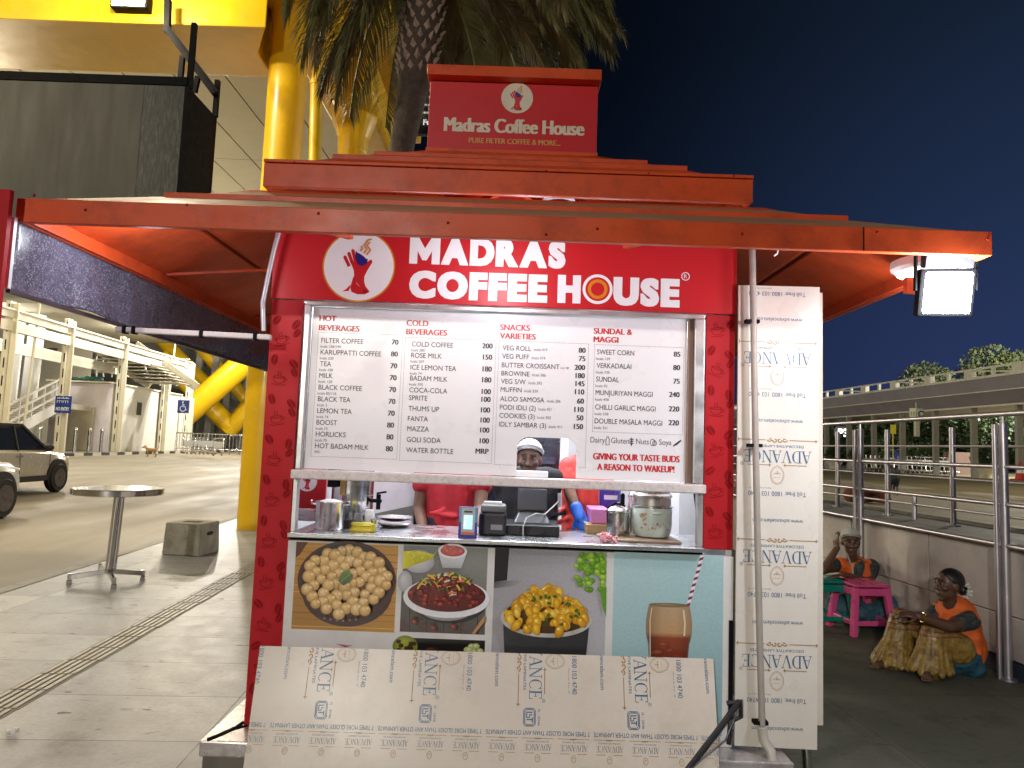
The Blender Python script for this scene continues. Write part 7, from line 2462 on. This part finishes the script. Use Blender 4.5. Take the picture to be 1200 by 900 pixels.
mb.add(vs, [(2 * i, 2 * i + 2, 2 * i + 3, 2 * i + 1) for i in range(8)]); mb.build('purple_label', mat('purple_ink', (.07, .03, .28), .4), t)
mb = MB(); vs = []
for a in [math.pi * (1.32 + .36 * i / 6) for i in range(7)]:
    for r, z in ((.069, .165), (.0695, .19)): vs.append((x + (r + .002) * math.cos(a), 4.2 + (r + .002) * math.sin(a), CZ + z))
mb.add(vs, [(2 * i, 2 * i + 2, 2 * i + 3, 2 * i + 1) for i in range(6)]); mb.build('label_mark', M_lwhite, t)
x = W(703, 572, 4.3).x; mb = MB(); mb.box((x - .09, 4.35, CZ + .1), (x + .04, 4.5, CZ + .30)); tag(mb.build('green_crate', mat('green_plastic', (.03, .28, .19), .4), bevel=.01), 'green plastic crate behind the white bucket', 'crate')
for px, Y, r, h, lb in ((724, 3.78, .062, .125, 'steel canister with clamp lid left of the floral cooker'), (741, 3.86, .026, .20, 'slim tall steel cylinder between canister and floral cooker')):
    x = kput(px, Y)
    t = thing('steel_canister', (x, Y, CZ), lb, 'canister', 'steel vessels by the cooker')
    mb = MB(); mb.lathe([(r * .96, 0), (r, .008), (r, h), (r * 1.06, h + .003), (r * 1.06, h + .01)], (x, Y, CZ), 28); mb.build('body', M_pot, t, smooth=True)
    mb = MB(); mb.lathe([(r * 1.02, h + .011), (r * .8, h + .028), (r * .2, h + .034), (r * .2, h + .05), (0, h + .052)], (x, Y, CZ), 24); ld = mb.build('lid', M_pot, t, smooth=True)
    if r > .05:
        mb = MB(); mb.tube([(x - r * .9, Y - .01, CZ + h + .02), (x - r * .3, Y - .04, CZ + h + .05), (x + r * .5, Y - .03, CZ + h + .035)], .005, 8); mb.lathe([(.012, 0), (.012, .05), (.006, .06)], (x + .02, Y - .01, CZ + h + .04), 10); mb.build('clamp', M_black, ld, smooth=True)
x, y = kput(764, 3.74), 3.74
t = thing('rice_cooker', (x, y, CZ), 'pale green floral rice cooker with a steaming glass steel top', 'rice cooker')
mb = MB(); mb.lathe([(.07, 0), (.085, .006), (.096, .03), (.100, .07), (.101, .135), (.099, .15)], (x, y, CZ + .012), 36); ck = mb.build('shell', mat('celadon_enamel', (.52, .60, .54), .3, var=.05, coat=.4), t, smooth=True)
mb = MB(); mb.lathe([(.103, .15), (.104, .158), (.098, .160)], (x, y, CZ + .012), 36); mb.build('rim', M_pot, t, smooth=True)
mb = MB(); mb.lathe([(.094, .162), (.094, .20), (.1, .205), (.1, .212), (.088, .222), (.086, .27), (.06, .29), (0, .295)], (x, y, CZ + .012), 32); mb.build('steamer_top', mat('steamed_steel', (.50, .47, .42), .3, .8, var=.15, scale=5), t, smooth=True)
mb = MB(); mb.ell((x + .005, y - .102, CZ + .138), (.026, .012, .008), None, 14, 8); mb.build('handle', MATS['celadon_enamel'], t, smooth='all')
random.seed(6)
M_rose = mat('rose_ink', (.35, .07, .07), .4); M_och = mat('ochre_ink', (.42, .26, .12), .4)
mo, mr2 = MB(), MB()
def onshell(a, z, s, mbx, n=5):
    r = .1015
    for k in range(n):
        b = k * 6.28 / n
        a2, z2 = a + s * .9 * math.cos(b) / r, z + s * .9 * math.sin(b)
        c = Vector((x + r * math.cos(a2), y + r * math.sin(a2), CZ + .012 + z2))
        o = Vector((math.cos(a2), math.sin(a2), 0)); sd = Vector((-math.sin(a2), math.cos(a2), 0))
        mbx.add([c + sd * s * .6 * math.cos(w) + UZ * s * .6 * math.sin(w) + o * .001 for w in [q * 1.047 for q in range(6)]], [tuple(range(6))])
for i in range(9): onshell(math.pi * 1.5 - .62 + random.uniform(-.18, .18), .105 + random.uniform(-.03, .025), .005, mo)
for i in range(11): onshell(math.pi * 1.5 - .75 + i * .14 + random.uniform(-.05, .05), .055 + random.uniform(-.012, .02), random.uniform(.0025, .0045), mo if i % 2 else mr2)
mo.build('ochre_flowers', M_och, ck); mr2.build('rose_flowers', M_rose, ck)
x0, x1 = W(722, 628, 3.55).x, W(800, 628, 3.55).x
mb = MB(); mb.box((x0, 3.56, CZ), (x1, 3.9, CZ + .011)); tag(mb.build('cutting_board', mat('brown_board', (.24, .16, .10), .5, var=.15), bevel=.003), 'brown board under the floral rice cooker', 'board')
mb = MB()
random.seed(12)
x = W(715, 622, 3.54).x
for i in range(16):
    a = Vector((x + random.uniform(-.035, .035), 3.535 + random.uniform(-.02, .03), CZ + random.uniform(.008, .05)))
    mb.cap(a, a + Vector((random.uniform(-.03, .03), random.uniform(-.01, .01), random.uniform(-.03, .0))), .010, .008, 8)
M_gng = mat('checked_cloth', (.62, .10, .14), .9, var=.1)
_n = M_gng.node_tree; _w = _n.nodes.new('ShaderNodeTexChecker'); _w.inputs['Scale'].default_value = 130; _w.inputs['Color1'].default_value = (.6, .05, .10, 1); _w.inputs['Color2'].default_value = (.75, .62, .64, 1)
_t = _n.nodes.new('ShaderNodeTexCoord'); _n.links.new(_t.outputs['Object'], _w.inputs['Vector']); _n.links.new(_w.outputs[0], _n.nodes['Principled BSDF'].inputs['Base Color'])
tag(mb.build('checked_cloth', M_gng, smooth='all'), 'bunched red and white checked cloth on the counter edge', 'cloth')
mb = MB(); mb.box((W(800, 600, 3.9).x, 3.62, CZ), (W(800, 600, 3.9).x + .006, 3.98, 1.46)); tag(mb.build('glass_screen', M_jar), 'upright clear glass screen right of the rice cooker', 'screen')
mb = MB(); mb.tube([W(813, 574, 3.6), W(817, 605, 3.6), W(819, 628, 3.6)], .005, 8); tag(mb.build('black_lead', M_black, smooth=True), 'thin black lead hanging down the right window jamb', 'cable')

# ------------------------------------------------------------------ plastic stools and the two seated women
def stool(loc, m, label, rz, h=.45, w=.17):
    x, y, z = loc
    t = thing('plastic_stool', loc, label, 'stool')
    mb = MB(); mb.box((x - w, y - w, z + h - .03), (x + w, y + w, z + h)); mb.build('seat', m, t, bevel=.022, seg=4)
    for sx_ in (-1, 1):
        for sy in (-1, 1):
            mb = MB()
            cx_, cy_ = x + sx_ * (w - .025), y + sy * (w - .025)
            bx_, by_ = x + sx_ * (w + .025), y + sy * (w + .025)
            d = .028
            mb.hexa([(bx_ - d, by_ - d, z), (bx_ + d, by_ - d, z), (bx_ + d, by_ + d, z), (bx_ - d, by_ + d, z)], [(cx_ - d, cy_ - d, z + h - .032), (cx_ + d, cy_ - d, z + h - .032), (cx_ + d, cy_ + d, z + h - .032), (cx_ - d, cy_ + d, z + h - .032)])
            mb.build('leg', m, t, bevel=.01, seg=3)
    for z0, z1, e in ((h - .10, h - .035, .002), (.09, .135, .014)):
        mb = MB()
        for s_ in (-1, 1):
            mb.box((x - w + .02, y + s_ * (w + e) - .01, z + z0), (x + w - .02, y + s_ * (w + e) + .01, z + z1))
            mb.box((x + s_ * (w + e) - .01, y - w + .02, z + z0), (x + s_ * (w + e) + .01, y + w - .02, z + z1))
        mb.build('apron' if z0 > .2 else 'stretcher', m, t, bevel=.008)
    t.rotation_euler = (0, 0, rz)
    return t
p = G(1009, 741)
SP = Vector((W(1009, 700, 6.72).x, 6.72, 0))
stool(SP, mat('pink_stool_plastic', (.72, .09, .27), .3, var=.04), 'pink plastic stool between the two seated women', .12)
SG = Vector((W(966, 700, 6.85).x, 6.85, 0))
stool(SG, mat('green_stool_plastic', (.0, .21, .16), .3, var=.04), 'green plastic stool half hidden by the tall cream sheet', .1)

M_vest = mat('orange_vest', (.72, .13, .02), .75, var=.08, scale=8, bump=.2, bscale=14)
M_sarib = mat('teal_sari', (.02, .085, .12), .75, var=.5, scale=9, dirt=(.12, .2, .22), dirt_amt=.6, dirt_scale=16)
M_blouse = mat('dark_blouse', (.02, .035, .045), .7, var=.2, scale=20, dirt=(.35, .27, .08), dirt_amt=.5, dirt_scale=30)
def sari_mat():
    m = mat('gold_striped_sari', (.27, .17, .035), .45, var=.45, dirt=(.09, .03, .02), dirt_amt=.75, dirt_scale=22, scale=18, bump=.3, bscale=40)
    N, Lk = m.node_tree.nodes, m.node_tree.links
    b = N['Principled BSDF']
    old = b.inputs['Base Color'].links[0].from_socket
    w = N.new('ShaderNodeTexWave'); w.inputs['Scale'].default_value = 9; w.inputs['Distortion'].default_value = 3; w.bands_direction = 'Z'
    tc = N.new('ShaderNodeTexCoord'); Lk.new(tc.outputs['Object'], w.inputs['Vector'])
    r = N.new('ShaderNodeValToRGB'); r.color_ramp.elements[0].position = .72; r.color_ramp.elements[1].position = .8
    Lk.new(w.outputs['Fac'], r.inputs[0])
    sp = N.new('ShaderNodeSeparateXYZ'); Lk.new(tc.outputs['Object'], sp.inputs[0])
    mr = N.new('ShaderNodeMapRange'); mr.inputs['From Min'].default_value = .27; mr.inputs['From Max'].default_value = .30; Lk.new(sp.outputs['Z'], mr.inputs[0])
    mu = N.new('ShaderNodeMath'); mu.operation = 'MULTIPLY'; Lk.new(r.outputs[0], mu.inputs[0]); Lk.new(mr.outputs[0], mu.inputs[1])
    mx = N.new('ShaderNodeMixRGB'); Lk.new(mu.outputs[0], mx.inputs[0]); Lk.new(old, mx.inputs[1]); mx.inputs[2].default_value = (.16, .035, .04, 1)
    Lk.new(mx.outputs[0], b.inputs['Base Color'])
    return m
M_sari = sari_mat()

# woman B: sits on the floor against the wall, profile to the left, knees drawn up
def V(px, py, Y): return W(px, py, Y)
hip = V(1128, 762, 5.62); hip.z = .14
sh = V(1122, 722, 5.60)
nk = V(1114, 706, 5.56)
hc = V(1111, 686, 5.52)
t = thing('person', (hip.x, hip.y, 0), 'person in orange vest and gold sari sitting against the wall, face turned left', 'person')
shN, shF = V(1137, 727, 5.44), V(1100, 716, 5.72)
elN, elF = V(1112, 734, 5.28), V(1085, 730, 5.62)
wrN, wrF = V(1077, 722, 5.28), V(1073, 722, 5.50)
kN, kF = V(1094, 737, 5.42), V(1056, 723, 5.64)
aN, aF = V(1094, 776, 5.16), V(1044, 765, 5.5)
hN, hF = V(1122, 760, 5.46), V(1120, 752, 5.70)
aN = V(1088, 768, 5.40); aN.z = .06; aF = V(1046, 756, 5.60); aF.z = .07
fdir = Vector((-1, -.12, -.03))
mb = MB()
limb(mb, [hip, hip.lerp(sh, .5), sh.lerp(nk, .1)], [.15, .135, .12])
mb.cap(shN, shF, .058, .058)
mb.cap(nk - Vector((0, 0, .04)), hc - Vector((0, 0, .04)) , .052, .05)
limb(mb, [shN, elN, wrN], [.055, .042, .028]); limb(mb, [shF, elF, wrF], [.055, .042, .028])
hand(mb, wrN, Vector((-1, .5, .1)), Vector((0, .5, -1)), 1, .6); hand(mb, wrF, Vector((-1, -.35, .05)), Vector((0, -.3, -1)), -1, .6)
limb(mb, [hN, kN, aN], [.09, .065, .042]); limb(mb, [hF, kF, aF], [.09, .065, .042])
for a_, dd in ((aN, Vector((-.55, -.85, 0))), (aF, Vector((-.9, -.5, 0)))):
    dd.normalize(); q = a_ + dd * .07; q.z = .04
    mb.cap(q - dd * .03, q + dd * .12, .038, .028)
    for k in range(5): s_ = Vector((-dd.y, dd.x, 0)) * (k - 2) * .014; mb.cap(q + dd * .12 + s_, q + dd * (.165 - .006 * abs(k - 1)) + s_ + Vector((0, 0, -.012)), .010, .008, 8)
M = basis(fdir)
head(mb, hc, M, .98)
b = body(mb, 'body', M_skin2, t, voxel=.008, smooth=3)
face_parts(hc, M, b, .98)
mb = MB()
def HP(a_, b_, c): return hc + M @ Vector((a_, b_, c))
mb.ell(HP(0, .026, .035), (.084, .098, .094), M, 26, 16)
mh = clip(mb, [(HP(0, -.035, .06), M @ Vector((0, -1, -.75)))])
mh.ell(HP(0, .115, -.035), (.042, .036, .042), M, 16, 10)
mh.build('hair', M_hair, b, smooth='all', solid=.005)
mb = MB()
for i in range(22):
    a_ = i * 2 * math.pi / 11; r_ = .042 + .012 * (i % 2)
    mb.ell(HP(.01 + r_ * math.cos(a_), .125 + .012 * (i // 11), -.035 + r_ * math.sin(a_)), (.014, .014, .014), None, 8, 6)
mb.build('flower_garland', mat('jasmine', (.62, .58, .5), .8), b, smooth='all')
mb = MB(); mb.ell(HP(.086, .012, -.04), (.007, .008, .009), None, 8, 6); mb.build('earring', mat('gold', (.6, .4, .12), .25, 1.0), b, smooth='all')
mb = MB()
for w_, e_ in ((wrN, elN), (wrF, elF)):
    d_ = (w_ - e_).normalized(); c_ = w_ - d_ * .03; o_ = d_.orthogonal().normalized(); o2_ = d_.cross(o_)
    mb.tube([c_ + (o_ * math.cos(k * .524) + o2_ * math.sin(k * .524)) * .034 for k in range(13)], .005, 6)
mb.build('bangle', MATS['gold'], b, smooth=True)
mb = MB()
limb(mb, [hip + Vector((0, 0, .02)), hip.lerp(sh, .5), sh.lerp(nk, .15)], [.165, .155, .14])
mb.cap(shN, shF, .070, .070); mb.cap(sh + Vector((.03, 0, .02)), nk + Vector((.02, 0, -.03)), .09, .07)
mb.cap(V(1138, 745, 5.50), V(1143, 776, 5.52), .07, .055)
body(mb, 'vest', M_vest, t, voxel=.010, smooth=6, folds=.026, fscale=.06)
mb = MB()
limb(mb, [shN, shN.lerp(elN, .5)], [.072, .060]); limb(mb, [shF, shF.lerp(elF, .5)], [.072, .060])
body(mb, 'blouse', M_blouse, t, voxel=.011, smooth=4)
mb = MB()
limb(mb, [hN, kN + Vector((.01, 0, -.01))], [.12, .078]); limb(mb, [hF, kF + Vector((0, 0, -.01))], [.12, .078])
for k_, an_, sp_, ang in ((kN, aN, .135, .3), (kF, aF, .15, 0)):
    cen_ = Vector((an_.x + (k_.x - an_.x) * .12, an_.y + (k_.y - an_.y) * .12, 0))
    NP = 26
    for k in range(NP):
        a_ = 2 * math.pi * k / NP
        o_ = Vector((math.cos(a_), math.sin(a_) * .85, 0))
        wob = random.uniform(.86, 1.14)
        top_ = k_ + o_ * .055 + Vector((0, 0, .005))
        mid_ = k_.lerp(cen_, .45) + o_ * .088 * wob
        bot_ = cen_ + o_ * sp_ * wob + Vector((0, 0, random.uniform(.035, .075)))
        r_ = .017 if k % 2 else .025
        mb.cap(top_, mid_, .028, r_, 8); mb.cap(mid_, bot_, r_, r_ * 1.05, 8)
    mb.cap(k_, cen_ + Vector((0, 0, .07)), .07, .10)
for k in range(9):      # cloth sagging between the knees and over the thighs
    a_ = kN.lerp(hN, k / 10) ; b_2 = kF.lerp(hF, k / 10)
    m_ = a_.lerp(b_2, .5) - Vector((0, 0, .09 - .004 * k))
    mb.cap(a_, m_, .035, .03, 8); mb.cap(m_, b_2, .03, .035, 8)
body(mb, 'sari', M_sari, t, voxel=.008, smooth=1, folds=.012, fscale=.03)
mb = MB()
mb.ell((hip.x - .09, hip.y - .06, .10), (.17, .18, .10), None, 20, 12); mb.cap((hip.x - .25, hip.y - .02, .06), (hip.x - .0, hip.y - .16, .06), .065, .07)
body(mb, 'underskirt', mat('blue_underskirt', (.015, .075, .12), .75, var=.3, scale=9), t, voxel=.012, smooth=5, folds=.04, fscale=.07)
q = G(1098, 787)
t2 = thing('slipper_pair', (q.x, q.y, 0), 'dark slippers on the floor before the gold sari', 'slippers')
for i, (dx, dy) in enumerate(((0, 0), (.11, .05))):
    mb = MB(); mb.ell((q.x + dx, q.y + dy, .015), (.055, .12, .015), Matrix.Rotation(-.5, 3, 'Z'), 18, 8); mb.build('sole', mat('dark_sole', (.014, .013, .014), .6), t2, smooth='all')

# woman A: sits low behind the stools, elbow on the green one, hand at her ear
hip = Vector((W(1012, 705, 7.15).x, 7.15, .16))
sh = V(1003, 665, 7.12)
nk = V(999, 650, 7.08)
hc = V(997, 636, 7.02)
t = thing('person', (hip.x, hip.y, 0), 'person in hairnet and orange vest behind the pink stool, hand at ear', 'person')
shR, shL = V(978, 662, 7.08), V(1021, 664, 7.16)
elR, elL = V(965, 668, 6.88), V(1017, 682, 7.0)
wrR, wrL = V(981, 642, 6.93), V(993, 681, 6.86)
elR.z = max(elR.z, .475)
wrL.z = .475
fdir = Vector((-.28, -1, -.12))
mb = MB()
limb(mb, [hip, hip.lerp(sh, .5), sh], [.16, .145, .12])
mb.cap(shR, shL, .06, .06)
mb.cap(nk - Vector((0, 0, .05)), hc - Vector((0, 0, .04)), .052, .05)
limb(mb, [shR, elR, wrR], [.056, .043, .028]); limb(mb, [shL, elL, wrL], [.056, .043, .028])
hand(mb, wrR, Vector((-.05, .1, 1)), Vector((1, .2, 0)), 1, .45); hand(mb, wrL, Vector((-1, -.1, .0)), Vector((0, 0, -1)), -1, .3)
kR, kL = Vector((hip.x - .33, 6.98, .16)), Vector((hip.x + .20, 6.95, .17))
limb(mb, [hip + Vector((-.08, 0, 0)), kR, Vector((hip.x + .0, 6.86, .07))], [.1, .07, .045]); limb(mb, [hip + Vector((.08, 0, 0)), kL, Vector((hip.x - .1, 6.93, .07))], [.1, .07, .045])
M = basis(fdir)
head(mb, hc, M, 1.0)
b = body(mb, 'body', M_skin2, t, voxel=.008, smooth=3)
face_parts(hc, M, b, 1.0)
mb = MB()
def HP(a_, b_, c): return hc + M @ Vector((a_, b_, c))
mb.ell(HP(0, .022, .045), (.092, .108, .098), M, 26, 16)
mb2 = clip(mb, [(HP(0, -.03, .055), M @ Vector((0, -.6, -1)))])
mb2.tube([HP(.089 * math.cos(a_), .012 + .104 * math.sin(a_), .052 + .055 * -math.sin(a_)) for a_ in [i * math.pi / 16 for i in range(33)]], .007, 8)
mb2.build('hairnet', mat('grey_hairnet', (.42, .43, .40), .8, var=.15, scale=50), b, smooth='all', solid=.004)
mb = MB()
limb(mb, [hip + Vector((0, 0, .05)), hip.lerp(sh, .55), sh + Vector((0, 0, -.02))], [.17, .155, .135])
mb.cap(shR.lerp(shL, .12), shL.lerp(shR, .12), .072, .072)
body(mb, 'vest', M_vest, t, voxel=.010, smooth=6, folds=.026, fscale=.06)
mb = MB()
limb(mb, [shR, shR.lerp(elR, .35)], [.072, .062]); limb(mb, [shL, shL.lerp(elL, .5)], [.078, .068])
mb.cap(sh + Vector((-.02, -.115, .03)), sh + Vector((-.06, -.12, -.16)), .05, .03)
body(mb, 'blouse', M_blouse, t, voxel=.011, smooth=4)
mb = MB(); mb.tube([hc + M @ Vector((-.05, -.09, -.08)), sh + Vector((-.09, -.13, 0)), sh + Vector((-.1, -.14, -.12))], .008, 6); mb.build('scarf_edge', mat('pale_cord', (.4, .4, .38), .7), t, smooth=True)
mb = MB()
limb(mb, [hip + Vector((-.08, 0, 0)), kR, Vector((hip.x + .0, 6.86, .09))], [.14, .11, .09]); limb(mb, [hip + Vector((.08, 0, 0)), kL, Vector((hip.x - .1, 6.93, .09))], [.14, .12, .09])
mb.ell((hip.x - .05, 6.98, .12), (.3, .2, .12), None, 20, 12)
body(mb, 'sari', M_sarib, t, voxel=.012, smooth=5, folds=.04, fscale=.06)
mb = MB(); mb.box((hip.x - .2, 7.05, 0), (hip.x + .2, 7.35, .03)); tag(mb.build('floor_mat', mat('dark_mat', (.02, .03, .05), .8)), 'thin dark blue mat under the person behind the pink stool', 'mat')

# ------------------------------------------------------------------ small finds that make the place used
random.seed(77)
mb = MB()
for i in range(40):
    q = F(random.uniform(-4.2, -1.5), random.uniform(3.4, 9), .0015)
    r = random.uniform(.006, .03); a0 = random.uniform(0, 6.28)
    mb.add([(q.x + r * random.uniform(.5, 1.2) * math.cos(a0 + k * .785) * 1.6, q.y + r * random.uniform(.4, 1) * math.sin(a0 + k * .785), .0015) for k in range(8)], [tuple(range(8))])
o = mb.build('floor_stains', mat('stain', (.06, .058, .052), .5, var=.3))
o['kind'] = 'structure'
for o in bpy.data.objects:
    if o.parent is not None and 'label' in o and 'category' in o:
        del o['category']
